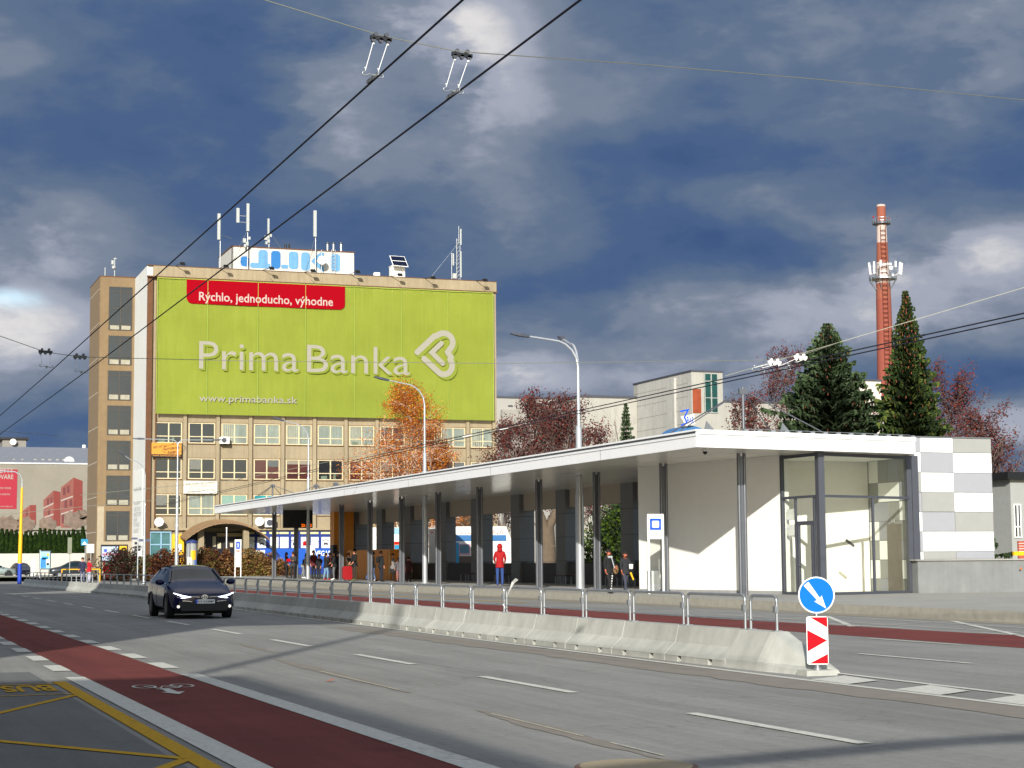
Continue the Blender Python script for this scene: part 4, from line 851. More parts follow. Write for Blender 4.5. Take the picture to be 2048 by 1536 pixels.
def acunit(px0,py0,px1,py1,label):
    p=FP(px0,py1,.6); q=FP(px1,py0,.6); c=E('air_conditioner',((p.x+q.x)/2,YB-.1,p.z),label,'air conditioner'); a=MB(); a.box(p.x,YB-.6,p.z,q.x,YB-.15,q.z); O('casing',a,m_white,c)
    a=MB(); a.disc(((p.x*.55+q.x*.45),YB-.6,(p.z+q.z)/2),-Y,(q.z-p.z)*.38,.02,20); O('fan_grille',a,m_dgrey,c); a=MB(); a.obox((p.x+.1,YB-.55,p.z-.03),(p.x+.1,YB+.2,p.z-.03),.05,.05); a.obox((q.x-.1,YB-.55,p.z-.03),(q.x-.1,YB+.2,p.z-.03),.05,.05); O('bracket',a,m_galv,c)
acunit(440,874,459,887,'air conditioner below a third row window of the office front')
acunit(530,1037,551,1054,'white air conditioner beside the round dish above the blue shop')
p=FP(702,860,-.2); q=FP(712,855,-.2)
for k,(px_,py_,r_,lb) in enumerate(((318,1044,.42,'white satellite dish above the blue grey shop window'),(519,1043,.42,'white satellite dish above the blue poster shop front'))):
    p=FP(px_,py_,.8); c=E('satellite_dish',(p.x,YB-.1,p.z),lb,'satellite dish'); nrm=Vector((-.35,-1,.3)).normalized(); a=MB()
    for j in range(5): r0_=r_*(1-(j/5)**2)**.5 if j else r_
    u_=nrm.orthogonal().normalized(); v_=nrm.cross(u_); rings=[(p-nrm*.16,0.01),(p-nrm*.13,.22),(p-nrm*.06,.34),(p,r_)]
    vs=[];fs=[]
    for cc_,rr_ in rings:
        for i in range(20): t=i*math.pi/10; vs.append(cc_+(u_*math.cos(t)+v_*math.sin(t))*rr_*(1.0 if rr_<.4 else 1))
    for j in range(3):
        for i in range(20): fs.append((j*20+i,j*20+(i+1)%20,(j+1)*20+(i+1)%20,(j+1)*20+i))
    a.add(vs,fs,True); O('reflector',a,m_white,c); a=MB(); a.tube(p-nrm*.1+Vector((0,0,-.3)),p+nrm*.35,.02,n=5); a.cbox(p+nrm*.35,(.08,.1,.08)); a.tube(p-nrm*.15,(p.x,YB,p.z-.1),.04,n=6); O('feed_arm',a,m_galv,c)
# entrance canopy: arched corrugated roof
m_cor=mat('corrugated_canopy',(140,112,80),.6,.2,var=.10,scale=3)
xa,xb=FP(358,1062).x,FP(523,1062).x; zpk=FP(440,1038,2).z; zed=FP(362,1066,2).z-.25; xm_=(xa+xb)/2; hw=(xb-xa)/2
cv_=E('entrance_canopy',(xm_,YB-1.5,3.2),'arched brown corrugated canopy over the office entrance','canopy')
a=MB(); nseg=40; pr=[]
for i in range(nseg+1):
    t=-1+2*i/nseg; pr.append((xm_+hw*t,zed+(zpk-zed)*(1-abs(t)**2.2)+(.03 if i%2 else 0)))
for i in range(nseg):
    (x0,z0),(x1,z1)=pr[i],pr[i+1]; yf=YB-3.6; a.add([(x0,yf,z0-.35),(x1,yf,z1-.35),(x1,YB,z1),(x0,YB,z0),(x0,yf,z0-.47),(x1,yf,z1-.47),(x1,YB,z1-.12),(x0,YB,z0-.12)],[(0,1,2,3),(7,6,5,4),(0,4,5,1)],False)
for k in range(4): 
    for i in range(nseg): (x0,z0),(x1,z1)=pr[i],pr[i+1]; yy_=YB-.7-k*.8; zz_=-.35*(.7+k*.8)/3.6; a.quad((x0,yy_,z0+zz_+.01),(x1,yy_,z1+zz_+.01),(x1,yy_,z1+zz_+.06),(x0,yy_,z0+zz_+.06))
O('curved_roof',a,m_cor,cv_)
for xx in (xa+1.6,xb-1.9): a=MB(); a.box(xx-.25,YB-2.4,.2,xx+.25,YB-1.9,zed+.5); O('support_pier',a,m_tan,cv_)
# entrance recess (dark doorway) with papers
c=E('entrance_doors',(xm_,YB+.2,.4),'dark glazed entrance doors with notices under the arched canopy','door'); xe0,xe1=FP(375,1080).x,FP(498,1080).x
a=MB(); a.box(xe0,YB+.12,.3,xe1,YB+.28,4.4); O('dark_frame',a,mat('dark_entrance',(26,20,18),.5,var=.1),c)
for k in range(5): x=xe0+.5+(xe1-xe0-1)*k/5; a=MB(); a.box(x+.05,YB+.05,.5,x+(xe1-xe0-1)/5-.05,YB+.115,2.9); O('door_leaf',a,mat('dark_glass_door',(30,34,52),.15,var=.2,scale=.7,spec=.8),c)
for (x0,y0,x1,y1) in ((402,1076,410,1087),(397,1088,411,1097),(425,1073,432,1093),(435,1085,442,1097),(460,1086,466,1094)):
    p=FP(x0,y1,-.0); q=FP(x1,y0,0); a=MB(); a.box(p.x,YB+.02,p.z,q.x,YB+.045,q.z); O('notice',a,mat('paper_notice',(196,188,160),.8),c)
a=MB(); p=FP(434,1073); q=FP(483,1066); a.box(p.x,YB+.0,p.z,q.x,YB+.04,q.z); O('sign_strip',a,mat('strip_cream',(170,150,110),.7),c)
# ground floor shop fronts
c=E('blue_grey_shopfront',(27,YB,.4),'blue grey shop window below the left satellite dish','shop front'); p=FP(298,1125,-.1); q=FP(341,1063,-.1)
a=MB(); a.box(p.x,YB+.12,.4,q.x,YB+.29,q.z); O('glass',a,mat('teal_shop_glass',(70,110,112),.25,var=.25,scale=.8,spec=.8),c)
a=MB(); w=q.x-p.x; 
for u in (0,.52,.97): a.box(p.x+w*u,YB+.04,.4,p.x+w*u+.14,YB+.115,q.z)
for z in (.5,2.0,3.2,q.z-.12): a.box(p.x,YB+.02,z,q.x,YB+.035,z+.12)
O('frame',a,mat('blue_grey_frame',(128,164,184),.6),c)
c=E('yellow_atm',(FP(355,1090).x,YB-.3,.4),'yellow cash machine kiosk beside the arched entrance canopy','kiosk'); p=FP(344,1122,.4); q=FP(368,1068,.4)
a=MB(); a.box(p.x,YB-.4,.4,q.x,YB+.1,q.z); O('kiosk_body',a,m_yel,c)
a=MB(); a.box(p.x+.25,YB-.42,2.6,p.x+.85,YB-.405,3.3); a.box(p.x+.2,YB-.42,1.2,p.x+.8,YB-.405,1.6); O('screen_panel',a,m_white,c); a=MB(); a.box(p.x,YB-.425,2.15,q.x,YB-.405,2.3); O('dark_band',a,m_dgrey,c)
# blue poster shop
c=E('blue_shopfront',(45,YB,.4),'blue betting shop front covered with white posters','shop front'); p=FP(494,1130,-.05); q=FP(742,1063,-.05); m_bs=mat('shop_blue',(22,48,124),.5,var=.04); m_bs2=mat('bright_blue_band',(10,82,180),.5,var=.03)
a=MB(); a.box(p.x,YB+.06,.4,q.x,YB+.29,FP(560,1063).z); O('blue_wall',a,m_bs,c)
z0=FP(560,1127).z; z1=FP(560,1097).z; a=MB(); a.box(p.x,YB+.03,z0-.4,q.x,YB+.055,z1); O('blue_band',a,m_bs2,c)
pw=[(495,509),(515,532),(540,557),(560,577),(583,596),(602,616),(622,637),(643,660),(664,680),(700,716)]
for k,(a0,a1) in enumerate(pw):
    P_=FP(a0,1096); Q_3=FP(a1,1074); a=MB(); a.box(P_.x,YB+.0,P_.z,Q_3.x,YB+.025,Q_3.z); ps=O('poster',a,m_white if k!=2 else m_white,c)
    w=Q_3.x-P_.x; h=Q_3.z-P_.z; cxx=(P_.x+Q_3.x)/2; cz=(P_.z+Q_3.z)/2
    a=MB()
    if k%3==0: stroke(a,[(-.35,0),(0,.22),(.35,0),(0,-.22)],.03,(cxx,YB-.003,cz+.1),X,Z,0,True)
    elif k%3==1: a.quad((cxx-.2,YB-.003,cz-.3),(cxx,YB-.003,cz-.18),(cxx+.2,YB-.003,cz-.3),(cxx+.2,YB-.003,cz),(cxx-.2,YB-.003,cz)); stroke(a,[(-.3,.15),(0,.28),(.3,.15)],.06,(cxx,YB-.003,cz),X,Z,0)
    else: a.quad((cxx-.15,YB-.003,cz-.3),(cxx+.15,YB-.003,cz-.3),(cxx+.15,YB-.003,cz+.15),(cxx-.15,YB-.003,cz+.15))
    O('poster_mark',a,m_red if k%3==2 else m_dgrey,ps)
    text('poster_lettering','VEGAS' if k%3==0 else ('BAR 24' if k%3==1 else '24'),(cxx-.25,YB-.004,cz+.07),X,Z,.5,.1 if k%3<2 else .2,m_dgrey if k%3<2 else m_white,ps)
    a=MB(); T0=FP(a0,1068); T1=FP(a1,1064); a.box(T0.x-.05,YB+.0,T0.z,T1.x,YB+.04,T1.z); O('top_label',a,mat('label_cream',(220,214,150),.7),c)
p1=FP(637,1112); text('shop_lettering','VEGAS',(FP(630,1112).x,YB+.02,p1.z),X,Z,FP(661,1112).x-FP(630,1112).x,.5,m_white,c,bold=.02)
a=MB(); p1=FP(495,1108); a.box(p1.x,YB+.01,p1.z,FP(530,1108).x,YB+.028,p1.z+.35); O('white_splash',a,m_white,c)
a=MB(); p1=FP(612,1110); a.box(p1.x,YB+.005,p1.z,FP(630,1110).x,YB+.026,p1.z+.9); O('white_square',a,m_white,c)
# low red rail in front of entrance
c=E('red_rail',(40,YB-4,.4),'low red painted rail in front of the office entrance','railing'); a=MB(); z=AT(430,1121,y=YB-4).z; a.box(FP(410,1100).x,YB-4,z-.12,FP(498,1100).x,YB-3.95,z+.1); O('red_bar',a,m_red,c); a=MB()
for px_ in (415,450,490): xx=FP(px_,1100).x; a.box(xx,YB-3.94,.3,xx+.06,YB-3.88,z)
O('rail_posts',a,m_galv,c)
# lettering sheet on the end wall
m_pale=mat('pale_grey_letters',(176,178,180),.8)
c=E('end_wall_banner',(XL-.05,YB+3,5),'white vertical banner with rows of grey lettering on the end wall','banner')
a=MB(); z1=AT(280,938,x=XL-.04).z; z0=AT(280,1092,x=XL-.04).z; a.box(XL-.06,YB+.9,z0,XL-.02,YB+6.6,z1); O('sheet',a,m_white,c)
for k,py_ in enumerate((975,1005,1016,1027,1038,1048,1060)):
    p=AT(285,py_,x=XL-.07); L_=(4.4,3.6,4.0,4.6,2.2,3.6,3.0)[k]; text('lettering_row',('KANCELÁRIE','PRENÁJOM','OBCHOD','PRIESTORY','BAR','FITNES','SKLADY')[k],(XL-.064,YB+.9+5.2,p.z-.2),-Y,Z,L_,.42,m_pale,c)
a=MB(); p=AT(262,1072,y=YB-1); 
# ================================================================== long grey building with red advertising mesh (left)
YL=236.0
def LP(x,y,off=0): return AT(x,y,y=YL-off)
c=E('long_grey_building',(10,YL,0),'long grey building with white gutter line and a faded advertising mesh at the left edge','building')
ztop=LP(90,928).z; a=MB(); a.box(-30,YL,0,45,YL+14,ztop); O('wall',a,mat('grey_facade',(150,148,142),.9,var=.05),c)
a=MB(); a.prism([Vector((-30,YL,ztop+.12)),Vector((45,YL,ztop+.12)),Vector((45,YL+9,ztop+2.6)),Vector((-30,YL+9,ztop+2.6))],(0,0,.1)); O('roof',a,mat('grey_roof',(120,124,132),.8),c)
a=MB(); a.box(-30.05,YL-.15,ztop,45,YL+.1,ztop+.12); O('white_gutter',a,m_white,c)
for px_ in (28,45,71,86,100,115,128): 
    p=LP(px_,924,-1.5); a=MB(); a.ball((p.x,p.y,p.z+.05),(.38,.38,.38),8,5); a.tube((p.x,p.y,ztop),(p.x,p.y,p.z+.05),.25,n=8); O('roof_vent',a,mat('vent_grey',(150,146,138),.7),c)
yb2=YL+12; a=MB(); p=AT(0,960,y=yb2); t=AT(5,879,y=yb2); q=AT(52,900,y=yb2); a.box(t.x,yb2,ztop,q.x,yb2+5,t.z); O('roof_hut',a,mat('hut_grey',(134,130,124),.9,var=.06),c)
a=MB(); a.box(t.x-.3,yb2-.3,t.z,q.x+.3,yb2+5,t.z+.3); O('hut_coping',a,m_blk,c)
a=MB(); z_=AT(100,906,y=yb2).z; a.box(-30,yb2+.2,ztop,60,yb2+5,z_); O('rear_block',a,mat('rear_grey',(158,154,146),.9,var=.06),c); a=MB(); a.box(-30,yb2,z_,60,yb2+5,z_+.35); O('rear_coping',a,mat('dark_coping',(50,46,46),.8),c)
a=MB(); q0=AT(107,917,y=yb2-2); q1=AT(200,911,y=yb2-2); a.box(q0.x,yb2-2,q0.z,q1.x,yb2-1.5,q1.z); O('white_band',a,m_white,c)
a=MB(); q0=AT(168,911,y=yb2-2.5); q1=AT(171,890,y=yb2-2.5); a.tube((q0.x,yb2-2.5,q0.z-1),(q0.x,yb2-2.5,q1.z),.25,n=8); O('flue',a,m_white,c)
q0=AT(26,884,y=yb2-.5); a=MB(); a.disc(q0,-Y,.42,.2,16); O('hut_dish',a,m_white,c)
q0=AT(138,924,y=YL+1); d_=E('roof_dish',q0[:],'white dish on the grey roof behind the advertising mesh','satellite dish'); a=MB(); a.disc(q0,Vector((0,-1,.2)),.65,.25,20); O('reflector',a,m_white,d_); a=MB(); a.tube(q0,(q0.x,q0.y+.3,ztop),.08,n=6); O('stand',a,m_galv,d_)
# mesh advert
m_mesh=mat('advert_mesh_grey',(134,128,116),.85,var=.04,var2=.08,scale2=.15); m_apt=mat('advert_red',(122,52,46),.8,var=.12,scale=.7); m_apt2=mat('advert_light_red',(130,76,68),.8,var=.12,scale=.7); m_aw=mat('advert_white',(160,148,140),.8); m_atree=mat('advert_tree_tone',(116,100,88),.85,var=.35,scale=1.6)
c=E('advert_mesh',(10,YL-.4,3),'large advertising mesh showing red terraced flats with a red text panel','banner'); z0=LP(80,1060).z; a=MB(); a.box(-20,YL-.42,z0,LP(190,930).x+4,YL-.4,ztop-.1); O('mesh_sheet',a,m_mesh,c)
def AD(nm,pts,mt,off): a=MB(); a.prism([LP(x,y,off) for x,y in pts],(0,-.01,0)); return O(nm,a,mt,c)
AD('red_panel',[(-40,938),(35,939),(33,1018),(-40,1017)],mat('advert_panel_red',(156,24,46),.7,var=.04),.45)
for s_,x0,x1,y0,y1 in (('BYTY',0,27,936,946),('PIVOVARE',-22,27,949,958),('v centre mesta',-12,22,974,978),('novostavba',-5,20,986,990),('www.byty.sk',0,26,1011,1015)):
    p=LP(x0,y1,.47); q=LP(x1,y0,.47); text('lettering',s_,p,X,Z,q.x-p.x,q.z-p.z,m_aw,c,bold=.02 if len(s_)<9 else 0)
for blk,(fx,fy) in (([(122,975),(147,955),(147,1055),(122,1055)],0 and (0,0) or (0,0)),([(87,1000),(107,981),(107,1052),(87,1052)],(0,0)),([(45,1022),(60,1010),(60,1050),(45,1050)],(0,0))): AD('advert_flats_front',blk,m_apt2,.45)
for blk in ([(147,955),(165,962),(165,1052),(147,1052)],[(107,981),(121,984),(121,1052),(107,1052)],[(60,1010),(72,1010),(72,1050),(60,1050)]): AD('advert_flats_side',blk,m_apt,.45)
for (x,y,w,h) in ((126,976,5,14),(134,972,5,14),(129,1001,5,16),(139,1000,5,12),(124,1028,4,18),(133,1028,5,22),(94,998,4,12),(101,995,3,12),(96,1020,4,12),(52,1022,3,10)): AD('advert_window',[(x,y),(x+w,y-2),(x+w,y+h),(x,y+h)],mat('advert_dark',(100,50,52),.8),.47)
for (x0,y0,x1,y1) in ((122,1000,146,991),(122,1027,146,1019),(87,1015,107,1005),(87,1034,107,1027)): AD('advert_balcony',[(x0,y0),(x1,y1),(x1,y1+3),(x0,y0+3)],m_aw,.48)
for (x,y,r_) in ((150,1040,24),(95,1048,18),(50,1048,20),(15,1048,22),(165,1030,14)): AD('advert_tree',[(x+r_*math.cos(t*.42)*(1+.15*math.sin(t*2.3)),y+r_*.75*math.sin(t*.42)*(1+.2*math.cos(t*3.1))) for t in range(15)],m_atree,.49)
# ---- thuja hedge, each column a tree
def thuja_mesh(h,r,seed,n=900):
    rn=random.Random(seed); a=MB()
    for i in range(n):
        t=rn.random()**.8; z=h*t; rr=r*(1-t**2.2)*.95+.04; an=rn.uniform(0,6.283); rr*=rn.uniform(.7,1.05)
        p=Vector((rr*math.cos(an),rr*math.sin(an),z)); s=rn.uniform(.12,.3); o=Vector((math.cos(an),math.sin(an),0))
        sd=Vector((-o.y,o.x,0))*s*.5; a.m(0 if rn.random()<.6 else 1); a.quad(p-sd,p+sd,p+sd*.6+Z*s*1.3+o*.08,p-sd*.6+Z*s*1.3+o*.08)
    return a
m_th1=mat('thuja_green',(34,52,16),.9,var=.3,scale=2,spec=.1); m_th2=mat('thuja_dark',(20,34,10),.9,var=.2,spec=.1); m_bark=mat('bark_brown',(70,54,40),.95,var=.2)
hw=218.0; protos=[]
k=0; px_=-6
while px_<172:
    p=AT(px_,1108,y=hw); zt=AT(px_,1060+((k*37)%9)-4+(-4 if px_>140 else 0),y=hw).z
    if k<3:
        c=E('thuja',(p.x,hw,1),'dark green column shaped conifer in the hedge in front of the advertising mesh','tree','hedge conifers in front of the advertising mesh'); a=thuja_mesh(5.2,.62,k); O('crown',a,[m_th1,m_th2],c,local=True); a=MB(); a.tube((0,0,-1),(0,0,4.6),.14,.04,6); O('trunk',a,m_bark,c,local=True); protos.append(c)
    else: c=copy_tree(protos[k%3],loc=(p.x,hw,1),rz=k*1.3)
    zb=1.0; s_=(zt-zb)/5.5; c.scale=(1.05,1.05,s_); px_+=9.5; k+=1
a=MB(); p0=AT(-10,1120,y=214); zt=AT(60,1107,y=214).z; a.box(p0.x,214,0,AT(215,1110,y=214).x,214.3,zt); O('low_white_wall',a,mat('low_wall_white',(196,192,182),.85,var=.06),label='low whitewashed wall behind the parked cars below the conifer hedge',cat='wall')
# ---- poles, boards
def post_sign(nm,label,cat,px_,ptop,pbot,yy,parts,pr=.05,pm=None):
    b_=AT(px_,pbot,y=yy); t=AT(px_,ptop,y=yy); c=E(nm,(b_.x,yy,b_.z),label,cat); a=MB(); a.tube((b_.x,yy,min(b_.z,.3)),(b_.x,yy,t.z),pr,n=8); O('pole',a,pm or m_galv,c)
    for (nm2,x0,y0,x1,y1,mt,dy) in parts: q0=AT(x0,y1,y=yy-dy); q1=AT(x1,y0,y=yy-dy); a=MB(); a.box(q0.x,yy-dy-.04,q0.z,q1.x,yy-dy,q1.z); O(nm2,a,mt,c)
    return c
m_cyan=mat('cyan_sign',(34,136,176),.4,var=.02); m_signw=mat('sign_white_soft',(232,230,216),.5,var=.02); m_line=mat('sign_thin_line',(150,150,110),.6)
c=post_sign('info_sign','small cyan sign with white mark above the white square panel','sign',170,1080,1140,176,[('cyan_plate',162,1078,176,1091,m_cyan,.06)])
q=AT(169,1088,y=175.8); a=MB(); a.quad(q+Vector((-.25,0,-.05)),q+Vector((.25,0,-.05)),q+Vector((.0,0,.25))); O('white_mark',a,m_white,c)
c=post_sign('square_sign','white square panel with thin frame standing left of the stair tower','sign',181,1090,1150,174,[('panel',173,1088,189,1106,m_signw,.06)])
a=MB(); q=AT(181,1096,y=173.85); stroke(a,[(-.22,-.22),(.22,-.22),(.22,.22),(-.22,.22)],.03,(q.x,173.88,q.z),X,Z,.0,True); O('thin_frame',a,m_line,c)
c=post_sign('tall_grey_sign','tall narrow grey green sign seen edge on in front of the hedge','sign',139,1075,1150,172,[('board',135,1075,144,1108,mat('olive_grey_board',(120,124,104),.7,var=.08),.05)],.04)
c=post_sign('poster_case','lit poster case with blue and white advert beside the grey pickup truck','poster case',80,1100,1138,170,[('case',78,1101,102,1139,m_dgrey,.02),('poster',80,1103,100,1137,mat('poster_light_blue',(150,196,210),.5,var=.1,scale=1),.1)],.08)
for (x0,y0,x1,y1,mt) in ((81,1116,92,1136,mat('poster_blue',(50,130,200),.5,var=.2,scale=2)),(92,1118,99,1130,m_signw),(94,1107,98,1112,m_yel),(84,1113,96,1119,m_cyan),(93,1126,98,1130,m_red)):
    q0=AT(x0,y1,y=169.84); q1=AT(x1,y0,y=169.84); a=MB(); a.box(q0.x,169.84,q0.z,q1.x,169.855,q1.z); O('poster_print',a,mt,c)
c=E('white_bollard',(AT(66,1130,y=185).x,185,0),'plain white box shaped cabinet on the grass behind the yellow pole','cabinet'); q0=AT(62,1142,y=185); q1=AT(70,1115,y=185); a=MB(); a.box(q0.x,185,0,q1.x,185.6,q1.z); O('cabinet_body',a,m_signw,c); a=MB(); a.box(q0.x-.03,184.97,q1.z,q1.x+.03,185.63,q1.z+.05); O('cabinet_lid',a,m_galv,c)
# yellow blue trolley pole
yy=150; b_=AT(39,1158,y=yy); c=E('tram_pole',(b_.x,yy,0),'yellow trolleybus pole with a blue foot and a lamp arm at the left edge','pole')
z1=AT(40,1127,y=yy).z; z2=AT(42,1062,y=yy).z; zt=AT(42,975,y=yy).z; xx=b_.x
a=MB(); a.tube((xx,yy,0),(xx,yy,z1),.17,.17,12); O('blue_foot',a,mat('pole_blue',(24,60,170),.5,var=.08),c)
a=MB(); a.tube((xx,yy,z1),(xx+.03,yy,z2),.165,.15,12); a.tube((xx+.03,yy,z2),(xx+.06,yy,zt),.12,.09,12); O('yellow_shaft',a,m_yel,c)
t=AT(42,960,y=yy).z; q=AT(0,942,y=yy); a=MB(); P_=[Vector((xx+.06,yy,zt-.1)),Vector((xx+.06,yy,t)),Vector((xx-.1,yy,t+.4)),Vector((xx-.5,yy,t+.65)),Vector((q.x-.6,yy,q.z+.05))]; a.path(P_,.05,6); O('lamp_arm',a,m_lamp,c)
# direction sign post
yy=150; c=post_sign('direction_sign','thin post with grey blue finger signs and small black panels at the white end wall','sign',275,1078,1150,yy,[('finger_sign',263,1075,275,1079,mat('finger_grey',(84,88,110),.5),.05),('finger_sign',278,1078,300,1083,MATS.get('finger_grey'),.05)]+[('black_panel',x,y,x+5,y+5,m_blk,.05) for x,y in ((269,1084),(269,1092),(276,1091),(269,1098),(276,1097),(269,1105))]+[('pale_panel',276,1099,284,1112,m_signw,.04)],.05,m_lamp)
# yellow rails + guard
c=E('yellow_railing',(AT(150,1140,y=160).x,160,0),'yellow painted railing beside the pickup truck','railing'); a=MB(); q0=AT(124,1139,y=160); q1=AT(200,1139,y=160); a.tube((q0.x,160,q0.z),(q1.x,160,q0.z),.05); O('rail',a,m_yel,c); a=MB(); a.tube((q0.x,160,q0.z),(q0.x,160,0),.05); a.tube((q1.x,160,q0.z),(q1.x,160,0),.05); a.tube(((q0.x+q1.x)/2,160,q0.z),((q0.x+q1.x)/2,160,0),.05); O('rail_post',a,m_yel,c)
# billboard at the tower
c=post_sign('billboard','billboard with red lettering and a yellow corner in front of the stair tower','billboard',202,1090,1150,168,[('frame',201,1089,256,1123,m_blk,.03),('poster_field',203,1093,236,1121,mat('billboard_pale_blue',(176,190,212),.5,var=.06),.06),('yellow_corner',239,1092,253,1101,m_yel,.06)],.06,m_blk)
q0=AT(205,1113,y=167.85); text('lettering','NA PREDAJ',(q0.x,167.88,q0.z),X,Z,1.5,.32,m_red,c,bold=.03); q0=AT(211,1101,y=167.85); a=MB(); a.disc((q0.x,167.9,q0.z),-Y,.16,.02,14); O('round_logo',a,mat('logo_blue',(70,90,180),.6),c)
c=E('red_machine',(AT(213,1130,y=169).x,169,0),'red vending box standing under the billboard','vending box'); q0=AT(208,1136,y=169); q1=AT(222,1122,y=169); a=MB(); a.box(q0.x,169,0,q1.x,169.6,q1.z); O('box_body',a,m_red,c); a=MB(); a.box(q0.x+.08,168.97,q1.z-.35,q1.x-.08,168.99,q1.z-.1); O('box_panel',a,m_signw,c)
# advertising column
yy=154; q=AT(383,1140,y=yy); zt=AT(383,1079,y=yy).z; z1=AT(383,1086,y=yy).z; r_=(AT(395,1100,y=yy).x-AT(372,1100,y=yy).x)/2
c=E('advertising_column',(q.x,yy,.1),'round advertising column with a blue roof and coloured posters near the office entrance','advertising column'); a=MB(); a.tube((q.x,yy,.1),(q.x,yy,z1),r_*.9,r_*.9,20); O('column_body',a,mat('column_grey',(150,152,150),.7,var=.1,scale=2),c); a=MB(); a.tube((q.x,yy,z1),(q.x,yy,z1+.12),r_*1.1,r_*1.1,20); a.tube((q.x,yy,z1+.12),(q.x,yy,zt),r_*1.05,.08,20); O('blue_roof',a,mat('roof_dark_blue',(34,56,120),.5),c)
for (a0,a1,u0,u1,mt) in ((-1.9,-.9,.55,.8,m_yel),(-2.4,-1.2,.06,.3,mat('poster_mix_blue',(90,120,190),.6,var=.3,scale=3)),(-1.2,-.5,.3,.55,MATS['poster_mix_blue']),(-2.6,-1.7,.35,.62,m_signw)):
    a=MB(); n=6
    for i in range(n):
        t0=a0+(a1-a0)*i/n;t1=a0+(a1-a0)*(i+1)/n;R_=r_*.9+.012; z0=.1+(z1-.1)*u0; z9=.1+(z1-.1)*u1
        a.quad((q.x+R_*math.cos(t0),yy+R_*math.sin(t0),z0),(q.x+R_*math.cos(t1),yy+R_*math.sin(t1),z0),(q.x+R_*math.cos(t1),yy+R_*math.sin(t1),z9),(q.x+R_*math.cos(t0),yy+R_*math.sin(t0),z9))
    O('poster',a,mt,c)
c=E('white_flag_pole',(AT(453,1100,y=160).x,160,0),'thin white pole in front of the arched entrance canopy','pole'); a=MB(); a.tube((c.location.x,160,0),(c.location.x,160,AT(453,1056,y=160).z),.05,n=8); O('shaft',a,m_white,c); a=MB(); a.ball((c.location.x,160,AT(453,1056,y=160).z),.08); O('finial',a,m_white,c)
# ---- street lamps
GL='silver street lamps along the tram platform'
def lamp(px_,pbase,xs,ptop,arms,label,r=.13,y_=None,zb=None,joint=None,group=GL,bracket=True,head_sc=1):
    yy=AT(px_,pbase,x=xs).y if y_ is None else y_; 
    if y_ is not None: xs=AT(px_,pbase,y=yy).x
    z0=zf(yy) if zb is None else zb; zt=AT(px_-4,ptop,y=yy).z
    c=E('street_lamp',(xs,yy,z0),label,'street lamp',group); H_=zt-z0; a=MB()
    z1=z0+H_*.42; z2=z0+H_*.72
    a.tube((xs,yy,z0),(xs,yy,z1),r*1.15,r*1.08,14); a.tube((xs,yy,z1),(xs,yy,z1+.12),r*1.08,r*.92,14); a.tube((xs,yy,z1+.12),(xs,yy,z2),r*.9,r*.8,14); a.tube((xs,yy,z2),(xs,yy,z2+.15),r*.8,r*.5,14); a.tube((xs,yy,z2+.15),(xs,yy,zt),r*.48,r*.4,12)
    a.tube((xs,yy,z0),(xs,yy,z0+.03),r*1.9,r*1.9,14)
    if bracket: a.tube((xs,yy,z0+H_*.62),(xs,yy,z0+H_*.625),r*1.3,r*1.3,10); a.tube((xs,yy,z0+H_*.62),(xs+.45,yy,z0+H_*.622),.03,n=6)
    O('shaft',a,m_lamp,c)
    for (dx,dy,dz,L) in arms:
        d=Vector((dx,dy,0)).normalized(); k=min(.9,dz/1.4); pts=[Vector((xs,yy,zt))]
        for t in (20,40,60,75,88): pts.append(Vector((xs,yy,zt))+d*k*(1-math.cos(R(t)))*1.3+Z*k*1.3*math.sin(R(t)))
        end=Vector((xs,yy,zt))+d*L+Z*dz; pts.append(end); a=MB(); a.path(pts,r*.38,8,r*.24); ar=O('arm',a,m_lamp,c)
        hd=(end-pts[-2]).normalized(); b=MB(); s=hd.cross(Z).normalized(); e1=end+hd*.85*head_sc
        b.add([end+s*.1+Z*.05,end-s*.1+Z*.05,e1-s*.08+Z*.03,e1+s*.08+Z*.03,end+s*.13-Z*.05,end-s*.13-Z*.05,e1-s*.1-Z*.02,e1+s*.1-Z*.02,(end+e1)/2+s*.16-Z*.06,(end+e1)/2-s*.16-Z*.06,(end+e1)/2+s*.12+Z*.07,(end+e1)/2-s*.12+Z*.07],
            [(0,1,11,10),(10,11,2,3),(4,8,9,5),(8,7,6,9),(0,10,8,4),(10,3,7,8),(1,5,9,11),(11,9,6,2),(0,4,5,1),(3,2,6,7)]); O('lamp_head',b,m_dgrey if 1 else 0,ar)
    return c
lamp(1161,1179,29.75,735,[(-1,0,1.3,2.3),(.1,1,1.5,2.2)],'tallest silver street lamp with two arms beside the red hooded person',r=.17)
lamp(850,1165,29.9,810,[(-1,0,1.35,2.1)],'silver street lamp with one arm in front of the orange birch')
lamp(616,1157,30.2,880,[(-1,0,1.35,1.8)],'silver street lamp standing beside the departure board',r=.13)
lamp(353,1130,24,892,[(-1,.0,.5,2.5),(1,.0,.5,2.6)],'silver double armed street lamp behind the dark car',y_=136,zb=0,r=.12,bracket=False)
lamp(288,1150,24,950,[(-1,0,1.5,1.6)],'thin silver street lamp in front of the white end wall',y_=142,zb=0,r=.09,bracket=False,head_sc=.8)
